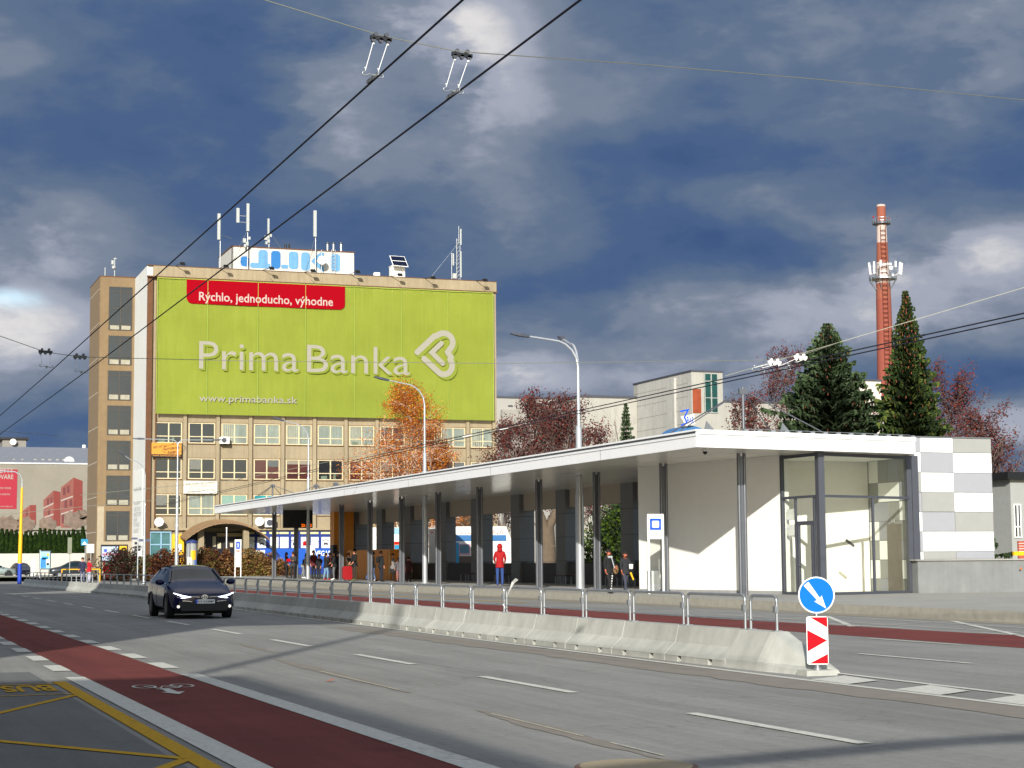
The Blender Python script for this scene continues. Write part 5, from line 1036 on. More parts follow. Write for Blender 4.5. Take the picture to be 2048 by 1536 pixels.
# ================================================================== overhead trolley wires
def sag(p,q,s,n=10): p,q=Vector(p),Vector(q); return [p.lerp(q,i/n)-Z*s*4*(i/n)*(1-i/n) for i in range(n+1)]
hz=5.6
for nm,lb,xa,xb,fy in (('w1','left dark contact wire of the near pair above the carriageway',4.12,3.55,14.46),('w2','right dark contact wire of the near pair above the carriageway',4.95,4.18,14.74)):
    a=MB(); a.tube((xa,8,hz),(xa+(xb-xa)*.55,38.6,hz),.0105,n=6); a.tube((xa+(xb-xa)*.55,38.6,hz),(xb,58,hz),.0105,n=6); a.tube((xb,58,hz),(xb-.3,140,hz),.0125,n=6); O('contact_wire',a,m_wire,label=lb,cat='wire',group='contact wires above the near carriageway')
for xx,lb in ((18.35,'left thin contact wire of the far pair running past the spruces'),(18.72,'right thin contact wire of the far pair running past the spruces')):
    a=MB(); a.tube((xx,15,hz),(xx+.25,60,hz),.013,n=5); a.tube((xx+.25,60,hz),(xx+1.5,125,hz),.012,n=5); O('contact_wire',a,m_wire,label=lb,cat='wire',group='contact wires above the far carriageway')
def pl3(pts,r,label,nm='span_wire',mt=None): a=MB(); a.path(pts,r,4); return O(nm,a,mt or m_steelw,label=label,cat='wire')
yA=14.6
pl3([AT(380,-40,y=yA),AT(530,0,y=yA),AT(745,66,y=yA),AT(780,75,y=yA),AT(905,101,y=yA),AT(945,105,y=yA),AT(1300,130,y=yA+.6),AT(1650,160,y=yA+1),AT(2048,200,y=yA+1.5),AT(2300,232,y=yA+1.8)],.0045,'braided span wire crossing the top of the picture')
yBw=38.8
pl3([AT(-150,645,y=yBw),AT(0,672,y=yBw),AT(91,704,y=yBw),AT(160,714,y=yBw),AT(500,722,y=yBw),AT(1000,727,y=yBw),AT(1540,720,y=yBw),AT(1605,710,y=yBw),AT(1680,684,y=yBw)],.009,'long thin span wire crossing in front of the green banner')
pl3([AT(1450,752,y=42),AT(1680,684,y=41),AT(2048,575,y=38.8),AT(2300,500,y=37)],.010,'thin wire rising to the right edge above the two spruces')
pl3([AT(0,862,y=60),AT(120,872,y=60)],.008,'short thin wire above the roof hut at the left edge')
# hangers
def hanger(tp,bp,label,sc=.6,light=False):
    c=E('wire_hanger',((tp+bp)/2)[:],label,'wire hanger'); w=.105*sc; mt=m_white if light else m_blk
    a=MB(); a.obox(tp+Vector((-w*1.5,0,0)),tp+Vector((w*1.5,0,-.01)),.05*sc,.055*sc); O('yoke',a,mt,c)
    a=MB()
    for s in (-.75,.75): a.tube(tp+Vector((w*s,-.02,.045*sc)),tp+Vector((w*s,.02,.045*sc)),.032*sc,n=10)
    for s in (-1,0,1): a.tube(tp+Vector((w*s*1.05,-.015,-.04*sc)),tp+Vector((w*s*1.05,.015,-.04*sc)),.036*sc,n=10)
    O('roller',a,mt if light else m_dgrey,c)
    a=MB(); 
    for s in (-1,1): a.tube(tp+Vector((w*s,0,-.04*sc)),bp+Vector((w*s*.9-.02,0,.06*sc)),.006*sc,n=6); a.ball(tp+Vector((w*s,0,-.09*sc)),.015*sc,6,4); a.ball(bp+Vector((w*s*.9-.02,0,.1*sc)),.013*sc,6,4)
    O('link_rod',a,m_white,c)
    a=MB(); pts=[bp+Vector((-.135*sc+.035*sc*math.cos(t),0,.02*sc+.03*sc*math.sin(t))) for t in (1.5,2.4,3.3,4.2,5.0)]+[bp+Vector((-.06*sc,0,.012)),bp,bp+Vector((.06*sc,0,-.012))]+[bp+Vector((.11*sc+.03*sc*math.cos(t),0,0.0+.03*sc*math.sin(t))) for t in (-2,-1,0,1,1.7)]
    a.path(pts,.009*sc,6); O('double_hook',a,m_galv,c); a=MB(); a.obox(bp+Vector((0,-.14,-.015)),bp+Vector((0,.22,.0)),.012,.05*sc); O('wire_clamp',a,m_galv,c)
xw1=4.12+(3.55-4.12)*.55*(14.46-8)/30.6; xw2=4.95+(4.18-4.95)*.55*(14.74-8)/30.6
hanger(Vector((AT(762,78,y=14.46).x,14.46,AT(762,76,y=14.46).z)),AT(748,151,y=14.46),'dark wire hanger with two rods on the left contact wire near the top')
hanger(Vector((AT(924,108,y=14.74).x,14.74,AT(924,109,y=14.74).z)),AT(909,183,y=14.74),'dark wire hanger with two rods on the right contact wire near the top')
hanger(AT(91,703,y=38.4),AT(94,733,y=38.4),'left small wire hanger beyond the white end wall at the left edge',.9)
hanger(AT(160,713,y=39.2),AT(164,743,y=39.2),'right small wire hanger beside the stair tower',.9)
hanger(AT(1549,724,y=38.6),AT(1518,741,y=38.6),'left white wire hanger above the red leaved tree',1.1,True)
hanger(AT(1601,714,y=38.6),AT(1570,737,y=38.6),'right white wire hanger left of the big spruce',1.1,True)
# far thin lines in front of the office
for k,(pts,lb) in enumerate(((((720,905),(1005,858),(1040,850)),'thin wire with white joint behind the street lamp'),(((160,990),(470,960),(700,915),(960,880)),'pair of sagging wires low across the office windows'),(((0,1030),(200,1010),(430,990)),'thin wire low across the stair tower'))):
    pl3([AT(*p,y=92) for p in pts],.016,lb,mt=m_steelw)
for (x,y) in ((1000,860),(925,873)): 
    p=AT(x,y,y=91.8); a=MB(); a.obox(p,p+Vector((.5,.1,.1)),.07,.07); O('wire_joint',a,m_white,label='white wire joint '+('in front of the orange birch right edge' if x<950 else 'at the office block corner'),cat='wire joint')
# ================================================================== brick chimney
m_brick=mat('orange_brick',(140,80,62),.9,var=.08,scale=1.2,streak=.06); m_brick2=mat('pale_weathered_brick',(138,72,58),.9,var=.08,scale=1.2); m_cw=mat('chimney_white_band',(186,170,162),.85,var=.06,streak=.08)
D=330; cc=AT(1770,700,d=D); cx_,cy_=cc.x,cc.y
def cz(py_): return AT(1770,py_,d=D).z
def cr(wpx): return wpx/2*D/F
prof=[(860,36),(760,34.5),(600,30),(565,28),(532,25),(482,21.5),(446,19.5),(404,17.5)]
def rad(py_):
    for (a0,w0),(a1,w1) in zip(prof,prof[1:]):
        if a1<=py_<=a0: t=(a0-py_)/(a0-a1); return cr(w0+(w1-w0)*t)
    return cr(37)
ch=E('brick_chimney',(cx_,cy_,0),'tall round brick chimney with white bands, two platforms and white antennas','chimney')
segs=[(1123,860,m_brick2),(860,597,m_brick2),(597,565,m_brick),(565,522,m_cw),(522,482,m_brick),(482,445,m_cw),(445,408,m_brick),(408,404,m_cw)]
for a0,a1,mt in segs: b=MB(); b.tube((cx_,cy_,cz(a0) if a0<1100 else 0),(cx_,cy_,cz(a1)),rad(a0),rad(a1),32,True); O('shaft_band',b,mt,ch)
def ring(z,r0,r1,th,mt,nm,n=10):
    b=MB(); 
    for i in range(n):
        t0=2*math.pi*i/n;t1=2*math.pi*(i+1)/n; p=[(cx_+rr*math.cos(t),cy_+rr*math.sin(t)) for rr,t in ((r0,t0),(r1,t0),(r1,t1),(r0,t1))]
        b.prism([Vector((*q,z)) for q in p],(0,0,th))
    return O(nm,b,mt,ch)
zp=cz(444); rp_=cr(37); ring(zp,rad(444)*.95,rp_,.35,m_dgrey,'upper_platform',20)
b=MB(); n=20
for i in range(n):
    t=2*math.pi*i/n;t1=2*math.pi*(i+1)/n; p=Vector((cx_+rp_*math.cos(t),cy_+rp_*math.sin(t),zp)); q=Vector((cx_+rp_*math.cos(t1),cy_+rp_*math.sin(t1),zp)); b.tube(p,p+Z*1.1,.035,n=4)
    for h in (.55,1.1): b.tube(p+Z*h,q+Z*h,.03,n=4)
O('upper_railing',b,m_galv,ch)
b=MB(); b.ball((cx_-rp_,cy_,zp+1.3),.16); b.ball((cx_+rp_*.9,cy_,zp+1.3),.16); O('warning_lamp',b,m_red,ch)
zp=cz(557); rp2=cr(56); ring(zp,rad(557)*.95,rp2,.3,m_galv,'antenna_platform',8)
b=MB(); n=8
for i in range(n):
    t=2*math.pi*i/n;t1=2*math.pi*(i+1)/n; p=Vector((cx_+rp2*math.cos(t),cy_+rp2*math.sin(t),zp)); q=Vector((cx_+rp2*math.cos(t1),cy_+rp2*math.sin(t1),zp))
    b.tube(p,p+Z*2.6,.06,n=4)
    for h in (.5,1.2,2.5): b.tube(p+Z*h,q+Z*h,.05,n=4)
    b.tube(p,Vector((cx_+rad(575)*math.cos(t),cy_+rad(575)*math.sin(t),zp-2)),.07,n=4)
    b.tube(p+Z*2.5,Vector((cx_+rad(530)*math.cos(t),cy_+rad(530)*math.sin(t),zp+2.5)),.04,n=4)
O('platform_railing',b,m_galv,ch)
for (x0,a0,b0,dx) in ((1738,525,549,3),(1748,523,547,1),(1761,520,533,0),(1791,522,534,0),(1800,524,548,-1),(1804,526,549,-2)):
    p=AT(x0,a0,d=D-2.5); q=AT(x0+dx,b0,d=D-2.5); b=MB(); b.obox(p,q,.3,.22); b.tube(q+Z*.3,(cx_+(q.x-cx_)*.7,cy_+(q.y-cy_)*.7,q.z),.05,n=4); O('antenna_panel',b,m_white,ch)
for (x,y,r_) in ((1780,528,.22),(1781,536,.34),(1785,550,.2)): p=AT(x,y,d=D-3.3); b=MB(); b.disc(p,-FW,r_,.4,14); b.tube(p,(cx_+(p.x-cx_)*.5,cy_+(p.y-cy_)*.5,p.z),.05,n=4); O('dish',b,m_white,ch)
b=MB(); hd=Vector((-FW.x,-FW.y,0)).normalized(); sd=Vector((hd.y,-hd.x,0)); z=cz(850); 
while z<cz(450):
    py_=404+(cz(404)-z)/(cz(404)-cz(860))*(860-404); r_=rad(py_)+.25; p=Vector((cx_,cy_,z))+hd*r_
    b.tube(p-sd*.45,p-sd*.45+Z*.85,.06,n=4); b.tube(p+sd*.45,p+sd*.45+Z*.85,.06,n=4); b.tube(p-sd*.45,p+sd*.45,.05,n=4); b.tube(p-sd*.45,Vector((cx_,cy_,z))-sd*.4+hd*(r_-.35),.05,n=4)
    pp=[p+sd*.45*math.cos(R(t))+hd*.5*math.sin(R(t)) for t in range(0,181,36)]; b.path(pp,.045,4); z+=.85
O('caged_ladder',b,mat('rusty_ladder',(110,52,36),.9),ch)
# ================================================================== pale industrial buildings behind the canopy
m_ind=mat('pale_concrete_panels',(160,158,150),.9,var=.05,scale=.8,var2=.08,scale2=.12,streak=.06)
Di=200; c=E('lift_tower_block',AT(1360,900,d=Di)[:],'pale concrete block with rusty panel and dark green window strip behind the canopy','building')
yi=AT(1385,900,d=Di).y
def IP(x,y,o=0): return AT(x,y,y=yi-o)
p0=IP(1383,745); p1=IP(1445,748); zt=IP(1385,743.5).z; a=MB(); a.box(p0.x,yi,0,p1.x,yi+16,zt); O('tower_body',a,m_ind,c)
xl=p0.x; q=AT(1275,757,x=xl); a=MB(); a.box(xl-.02,yi+.01,0,xl-.001,q.y,zt); a.box(xl-.3,yi+4,0,xl-.03,yi+6,zt-.3) ; O('left_face',a,mat('concrete_left_face',(176,174,168),.9,var=.08,streak=.12),c)
a=MB(); a.box(xl-.1,yi-.1,zt,p1.x+.1,yi+16,zt+.2); O('roof_edge',a,m_dgrey,c)
r0_,r1_=IP(1374,830),IP(1402,777); 
a=MB(); q0,q1=IP(1385,826),IP(1400,778); a.box(q0.x+.05,yi-.05,q0.z,q1.x+.1,yi-.01,q1.z); O('rusty_panel',a,mat('rust_orange',(136,62,34),.9,var=.2,scale=1),c)
q0,q1=IP(1409,826),IP(1435,747); f=window_obj(q1.x-q0.x,q1.z-q0.z,0,0,mull=(.5,),trans=(.38,.8),fw=.1); f.v=[(v[0]+q0.x,v[1]+yi-.12,v[2]+q0.z) for v in f.v]; wf=O('window',f,mat('window_grey_frame',(150,156,150),.6),c); a=MB(); a.box(q0.x,yi-.05,q0.z,q1.x,yi-.02,q1.z); O('pane',a,mat('dark_green_glass',(14,62,58),.2,var=.3,scale=.5),wf)
a=MB()
for k in range(8): a.box(xl-.025,yi+1,zt-1.2-1.5*k,xl-.021,q.y if 0 else yi+15.9,zt-1.15-1.5*k)
O('panel_joint',a,mat('joint_grey',(120,118,112),.9),c)
# low long halls
c=E('pale_hall',(75,190,0),'long pale hall with flat roof running behind the trees left of the lift tower block','building')
q=AT(1215,796,y=196); z1=q.z; xa_=AT(1160,796,y=196).x; a=MB(); a.box(xa_,196,0,xl+3,206,z1); O('hall_wall',a,m_ind,c); a=MB(); a.box(xa_-.1,195.9,z1,xl+3,206,z1+.3); O('hall_roof_edge',a,m_dgrey,c)
c=E('far_white_hall',(80,250,0),'far white hall with a row of small dark windows at the office block right corner','building'); q=AT(995,796,y=250); a=MB(); a.box(AT(960,800,y=250).x,250,0,AT(1240,800,y=250).x,262,q.z); O('hall_wall',a,mat('hall_white',(158,155,148),.9,var=.04),c); a=MB(); a.box(AT(960,800,y=250).x,249.9,q.z,AT(1240,800,y=250).x,262,q.z+.3); O('hall_roof_edge',a,m_dgrey,c)
for px_ in (1021,1052,1082,1112,1142): p=AT(px_,812,y=249.9); a=MB(); a.box(p.x-.35,249.9,p.z-.1,p.x+.35,249.98,p.z+.14); O('window',a,m_dgrey,c)
a=MB(); q0=AT(1030,830,y=249); a.box(AT(1005,830,y=249).x,249,0,AT(1200,830,y=249).x,249.8,AT(1005,819,y=249).z); O('lower_block',a,mat('hall_grey',(150,146,138),.9,var=.05),c)
c=E('right_low_hall',(110,190,0),'low pale hall wall right of the lift tower block behind the red leaved trees','building'); a=MB(); q=AT(1500,806,y=190); a.box(p1.x,190,0,AT(1800,800,y=190).x,200,q.z); O('hall_wall',a,m_ind,c); a=MB(); a.box(p1.x,189.9,q.z,AT(1800,800,y=190).x,200,q.z+.25); O('hall_roof_edge',a,m_dgrey,c)
c=E('white_block',(110,150,0),'small white rough block between the two spruces in front of the chimney','building'); a=MB(); q0=AT(1722,860,y=165); q1=AT(1762,763,y=165); a.box(q0.x,165,0,q1.x,172,q1.z); O('block_wall',a,mat('block_white',(206,196,186),.9,var=.1,scale=2),c); a=MB(); a.box(q0.x-.1,164.9,q1.z,q1.x+.1,172,q1.z+.2); O('block_coping',a,m_dgrey,c)
# blue arched sign building (dome) behind canopy
c=E('blue_arch_kiosk',(60,110,0),'kiosk with a blue arched roof sign with white letters behind the canopy corner','kiosk'); yk=100.; 
def KP(x,y,o=0): return AT(x,y,y=yk-o)
o_=KP(1382,872); ro=(KP(1425,870).x-KP(1340,870).x)/2; a=MB(); arc=[(o_.x+ro*math.cos(t*math.pi/16),o_.z-.55+ro*.82*math.sin(t*math.pi/16)) for t in range(17)]
for t in range(16):
    (xa_,za_),(xb_,zb_)=arc[t],arc[t+1]; k_=.68; xi,zi=o_.x,o_.z-.55; a.prism([Vector((xa_,yk,za_)),Vector((xb_,yk,zb_)),Vector((xi+(xb_-xi)*k_,yk,zi+(zb_-zi)*k_)),Vector((xi+(xa_-xi)*k_,yk,zi+(za_-zi)*k_))],(0,2,0))
O('blue_arch',a,mat('arch_blue',(58,112,164),.5,var=.05),c)
a=MB(); a.box(o_.x-ro,yk+.1,0,o_.x+ro,yk+4,o_.z-.6); O('kiosk_wall',a,m_wallw,c)
a=MB(); q0=KP(1366,852,.3); q1=KP(1390,828,.3); a.prism([KP(1361,833,.3),KP(1388,828,.3),KP(1390,848,.3),KP(1372,852,.3)],(0,.1,0)); O('sign_plate',a,m_signw,c)
text('lettering','BAR',KP(1374,847,.32),X,Z,KP(1388,840,.32).x-KP(1374,840,.32).x,.42,m_sblue,c,bold=.02); a=MB(); stroke(a,[(0,.9),(.5,1.0),(.25,.55),(.4,.2),(.05,.05)],.1,KP(1362,852,.34),X,Z,0); O('blue_numeral',a,m_sblue,c)
# kiosk seen through the pillars
yk2=121.; c=E('market_kiosk',(47,yk2,0),'white and blue market kiosk with red outlined letters seen between the shelter pillars','kiosk')
def K2(x,y,o=0): return AT(x,y,y=yk2-o)
q0=K2(900,1130); q1=K2(1012,1053); a=MB(); a.box(q0.x,yk2,0,q1.x,yk2+5,q1.z); O('kiosk_wall',a,m_wallw,c)
a=MB(); cxx=q1.x; cz_=K2(900,1053).z; a.prism([Vector((cxx,yk2,0.3)),Vector((cxx+.5,yk2,.5)),Vector((cxx+.62,yk2,1.8)),Vector((cxx+.45,yk2,2.9)),Vector((cxx,yk2,q1.z))],(0,4,0)); O('rounded_end',a,m_wallw,c)
a=MB(); 
q2=K2(900,1076); q3=K2(1012,1070); a.box(q0.x,yk2-.06,K2(900,1082).z,cxx,yk2-.01,q3.z); O('blue_band',a,MATS['arch_blue'],c)
a=MB(); q4=K2(914,1130); a.box(q4.x-.15,yk2-.08,.3,K2(916,1100).x+.05,yk2-.02,K2(914,1085).z); O('blue_post',a,m_cyan,c)
for s_,a0,a1 in (('ÁVA',921,942),('NA',987,1008),('KL',862,880)):
    p=K2(a0,1069,.05); q=K2(a1,1060,.05); text('lettering',s_,(p.x,yk2-.02,p.z),X,Z,q.x-p.x,q.z-p.z,mat('letter_orange_red',(200,84,60),.6),c,bold=-.01)
a=MB(); q0=K2(917,1110,.05); q1=K2(941,1087,.05); a.box(q0.x,yk2-.05,q0.z,q1.x,yk2-.02,q1.z); wf=O('window_frame',a,mat('pinkish_frame',(200,150,160),.6),c); a=MB(); a.box(q0.x+.1,yk2-.06,q0.z+.12,q1.x-.1,yk2-.052,q1.z-.08); O('pane',a,mat('kiosk_glass',(60,110,130),.15,var=.2),wf)
a=MB(); q0=K2(917,1128,.03); q1=K2(943,1112,.03); a.box(q0.x,yk2-.04,.2,q1.x,yk2-.015,q1.z); O('base_boards',a,mat('board_brown',(96,80,66),.8,var=.2,scale=4),c)
yk3=150.; c=E('poster_kiosk',(52,yk3,0),'small kiosk with orange frame and turquoise poster seen between the far pillars','kiosk')
def K3(x,y,o=0): return AT(x,y,y=yk3-o)
q0=K3(740,1135); q1=K3(880,1055); a=MB(); a.box(q0.x,yk3,0,q1.x,yk3+4,q1.z); O('kiosk_wall',a,m_wallw,c)
for (x0,y0,x1,y1,mt) in ((787,1083,803,1130,mat('orange_frame',(226,110,50),.6)),(789,1090,801,1098,m_cyan),(789,1098,801,1128,mat('poster_beige',(196,170,150),.7,var=.3,scale=3)),(789,1084,801,1088,m_red),(787,1056,803,1068,mat('pale_blue_panel',(140,184,206),.6)),(864,1085,872,1130,MATS['orange_frame'])):
    q0=K3(x0,y1,.05); q1=K3(x1,y0,.05); a=MB(); k=.03 if mt.name=='orange_frame' else .05; a.box(q0.x,yk3-k-.02,q0.z,q1.x,yk3-.01,q1.z); O('kiosk_panel',a,mt,c)
# dark warehouse with dark roof at the right edge
c=E('right_edge_house',(70,80,0),'grey house with a dark flat roof and white window at the right edge','house'); yh=95.
def HP(x,y,o=0): return AT(x,y,y=yh-o)
q0=HP(2025,1110); q1=HP(2048,948); a=MB(); a.box(q0.x,yh,0,q0.x+14,yh+10,q1.z-.35); O('wall',a,mat('house_grey',(150,152,148),.9,var=.05),c); a=MB(); a.box(q0.x-.5,yh-.5,q1.z-.35,q0.x+14,yh+10,q1.z+.1); O('roof',a,m_blk,c)
q0=HP(2028,1076); q1=HP(2040,1008); f=window_obj(q1.x-q0.x,q1.z-q0.z,0,0,fw=.07); f.v=[(v[0]+q0.x,v[1]+yh-.1,v[2]+q0.z) for v in f.v]; wf=O('window',f,m_white,c); a=MB(); a.box(q0.x,yh-.05,q0.z,q1.x,yh-.03,q1.z); O('pane',a,m_glass,wf)
c=E('right_white_house',(62,100,0),'white rendered house end with small window between the panelled building and the grey house','house'); q0=HP(1975,1110,-4); q1=HP(2024,990,-4); a=MB(); a.box(q0.x,yh+4,0,q1.x+.8,yh+9,q1.z); O('wall',a,m_wallw,c); q0=HP(1994,1066,-3.9); q1=HP(2000,1035,-3.9); a=MB(); a.box(q0.x,yh+3.9,q0.z,q1.x,yh+3.97,q1.z); O('window',a,m_glass,c)
c=E('red_brick_stack',(47,70,1.2),'small pile of red bricks behind the plinth wall at the right edge','bricks'); q0=AT(2038,1103,y=70); q1=AT(2056,1082,y=70); a=MB(); a.box(q0.x,70,0,q1.x,70.12,q1.z); O('brick_pile',a,mat('brick_red',(170,84,68),.9,var=.3,scale=6),c); 
a=MB()
for k in range(4): a.box(q0.x-.01,69.99,q0.z+.12*k,q1.x,70.0,q0.z+.12*k+.02)
O('brick_joint',a,m_signw,c)
# ================================================================== trees
def limb_tree(rn,h,spread,levels=3,up=.6,trunk_r=.16,bare_low=.2,n1=14,droop=0,wig=.15):
    """returns (branch mesh, list of twig points)"""
    a=MB(); tips=[]
    pts=[Vector((0,0,0))]; 
    for i in range(1,9): pts.append(Vector((rn.uniform(-1,1)*wig*h*.05*i**.5,rn.uniform(-1,1)*wig*h*.05*i**.5,h*i/8*.93)))
    a.path(pts,trunk_r,7,trunk_r*.15)
    def at(t): k=min(7,int(t*8)); return pts[k].lerp(pts[k+1],t*8-k)
    def grow(p,d,L,r,lev):
        n=4; q=p.copy(); prev=p.copy(); 
        for i in range(n):
            d=(d+Vector((rn.uniform(-1,1),rn.uniform(-1,1),rn.uniform(-.6,1)*(1 if droop==0 else -.2)-droop*(i/n)))*.26).normalized(); q=prev+d*L/n; a.tube(prev,q,r*(1-i/n*.7),r*(1-(i+1)/n*.7),4 if lev<2 else 5,False)
            if lev>0 and i>0 or lev==0: tips.append((q.copy(),lev))
            if lev>0:
                for _ in range(2):
                    v=Vector((rn.uniform(-1,1),rn.uniform(-1,1),rn.uniform(-.3,1)-droop)).normalized(); grow(q,(d*.7+v*.75).normalized(),L*rn.uniform(.35,.55),r*.5,lev-1)
            prev=q
        tips.append((q.copy(),0))
    for i in range(n1):
        t=bare_low+(1-bare_low)*(i+.5)/n1; an=i*2.4+rn.uniform(-.4,.4); L=spread(t)*rn.uniform(.75,1.15); grow(at(t*.98),Vector((math.cos(an),math.sin(an),up*rn.uniform(.6,1.3))),L,trunk_r*.4*(1.1-t),levels-2)
    return a,tips
def leaves(rn,tips,n,s,spread,droop=0,elong=1.4,mats=2,mw_=.5):
    a=MB()
    for i in range(n):
        p,_=tips[rn.randrange(len(tips))]; q=p+Vector((rn.gauss(0,1),rn.gauss(0,1),rn.gauss(0,1)-droop*abs(rn.gauss(0,1.5))))*spread
        u=Vector((rn.gauss(0,1),rn.gauss(0,1),rn.gauss(0,1))).normalized(); v=u.orthogonal().normalized(); ss=s*rn.uniform(.6,1.3)
        a.m(rn.choice((0,0,1,1,1,2) if mats<4 else (0,1,1,3,3,2))); a.quad(q-u*ss*elong*.5,q+v*ss*.5,q+u*ss*elong*.5,q-v*ss*.5)
    return a
def tree(name,loc,h,label,seed,spread,leafm,nleaf,ls,lspread,group=None,barkm=None,**kw):
    rn=random.Random(seed); c=E(name,loc,label,'tree',group); dr=kw.get('droop',0)
    a,t=limb_tree(rn,h,spread,**kw); O('trunk',a,barkm or m_bark,c,local=True)
    if nleaf: O('crown',leaves(rn,t,nleaf,ls,lspread,droop=dr*1.5,mats=len(leafm)),leafm,c,local=True)
    return c
def oncrown(px_,ptop,y_,zb): p=AT(px_,900,y=y_); t=AT(px_,ptop,y=y_); return (p.x,y_,zb),t.z-zb
m_bi1=mat('birch_orange_leaf',(184,100,28),.85,var=.25,scale=1.5,spec=.15); m_bi2=mat('birch_rust_leaf',(150,76,28),.85,var=.25,scale=1.5,spec=.15); m_bi3=mat('birch_gold_leaf',(206,142,44),.85,var=.2,spec=.15); m_bbark=mat('birch_bark',(216,196,176),.9,var=.2,scale=3)
loc,h=oncrown(812,752,150,.3)
tree('birch_tree',loc,h,'orange leaved birch with pale trunk in front of the office block right part',5,lambda t:(1.0-t)**.8*5.6+.9,[m_bi1,m_bi2,m_bi3],30000,.10,.36,barkm=m_bbark,up=1.3,trunk_r=.2,n1=26,droop=.35,bare_low=.1,wig=.5,levels=4)
loc,h=oncrown(884,868,151,.3)
tree('birch_tree',loc,h,'smaller orange birch right of the one armed street lamp',8,lambda t:(1.0-t)*2.2+.7,[m_bi1,m_bi2,m_bi3],9000,.11,.3,barkm=m_bbark,up=1.3,trunk_r=.12,n1=16,droop=.3,bare_low=.1,levels=4)
m_r1=mat('dark_red_leaf',(92,44,38),.85,var=.3,scale=1.5,spec=.15); m_r2=mat('brown_red_leaf',(84,56,48),.85,var=.3,scale=1.5,spec=.15); m_r3=mat('bright_red_leaf',(108,40,32),.85,var=.2,spec=.15); m_gb=mat('grey_bark',(118,106,98),.95,var=.2)
GR='red leaved trees behind the canopy'; m_r4=mat('purple_brown_leaf',(86,58,58),.85,var=.3,scale=1.5,spec=.1)
for k,(px_,pt,y_,w,n,lb) in enumerate(((1075,800,128,5.6,13000,'broad dark red tree crown left of the tallest street lamp behind the canopy'),(1135,812,124,5.0,11000,'dark red tree directly behind the tallest street lamp'),(1010,835,135,3.4,6500,'small dark red tree at the right corner of the office block'),(1190,850,118,3,4500,'reddish bare topped tree right of the tallest street lamp'),
   (1575,690,122,5.2,7500,'tall red leaved tree left of the big broad spruce'),(1500,785,112,4.0,6500,'low red leaved tree beside the roof mast'),(1890,752,112,5.6,12500,'large red leaved tree right of the tall narrow spruce'),(1965,825,100,4.6,8500,'red leaved tree hanging over the right end of the panelled building'),(1740,790,126,3.6,4500,'red leaved tree seen between the two spruces'))):
    loc,h=oncrown(px_,pt,y_,.3); tree('red_leaved_tree',loc,h,lb,20+k,lambda t,w=w:w*(1.05-.75*t),[m_r1,m_r2,m_r3,m_r4],int(n*.85),.135,.24,group=GR,barkm=m_gb,up=1.0,trunk_r=.2,n1=20,bare_low=.25,levels=4)
loc,h=oncrown(1232,820,130,.3); tree('bare_tree',loc,h,'leafless grey tree in front of the pale hall',41,lambda t:4.2*(1.1-.8*t),None,0,0,0,barkm=m_gb,up=1.6,trunk_r=.17,n1=26,bare_low=.25,levels=4)
loc,h=oncrown(1035,798,140,.3); tree('bare_tree',loc,h,'thin leafless tree poking above the red crowns near the office block',44,lambda t:3.2*(1.1-.8*t),None,0,0,0,barkm=m_gb,up=1.6,trunk_r=.13,n1=20,bare_low=.3,levels=4)
# stout pruned trunk seen through the shelter
p=AT(1094,1100,y=122); c=E('pruned_tree',(p.x,122,.3),'stout forked tree trunk seen between two shelter pillars','tree'); a=MB(); a.path([Vector((p.x,122,.1)),Vector((p.x,122,.8)),Vector((p.x+.05,122,2.6)),Vector((p.x,122,4))],.75,10,.5); a.path([Vector((p.x,122,3.6)),Vector((p.x-.7,122,5.4)),Vector((p.x-1,122,8))],.35,8,.2); a.path([Vector((p.x,122,3.6)),Vector((p.x+.8,122,5.2)),Vector((p.x+1.5,122,8))],.35,8,.2); O('trunk',a,mat('pale_brown_bark',(98,84,68),.95,var=.15,scale=4),c)
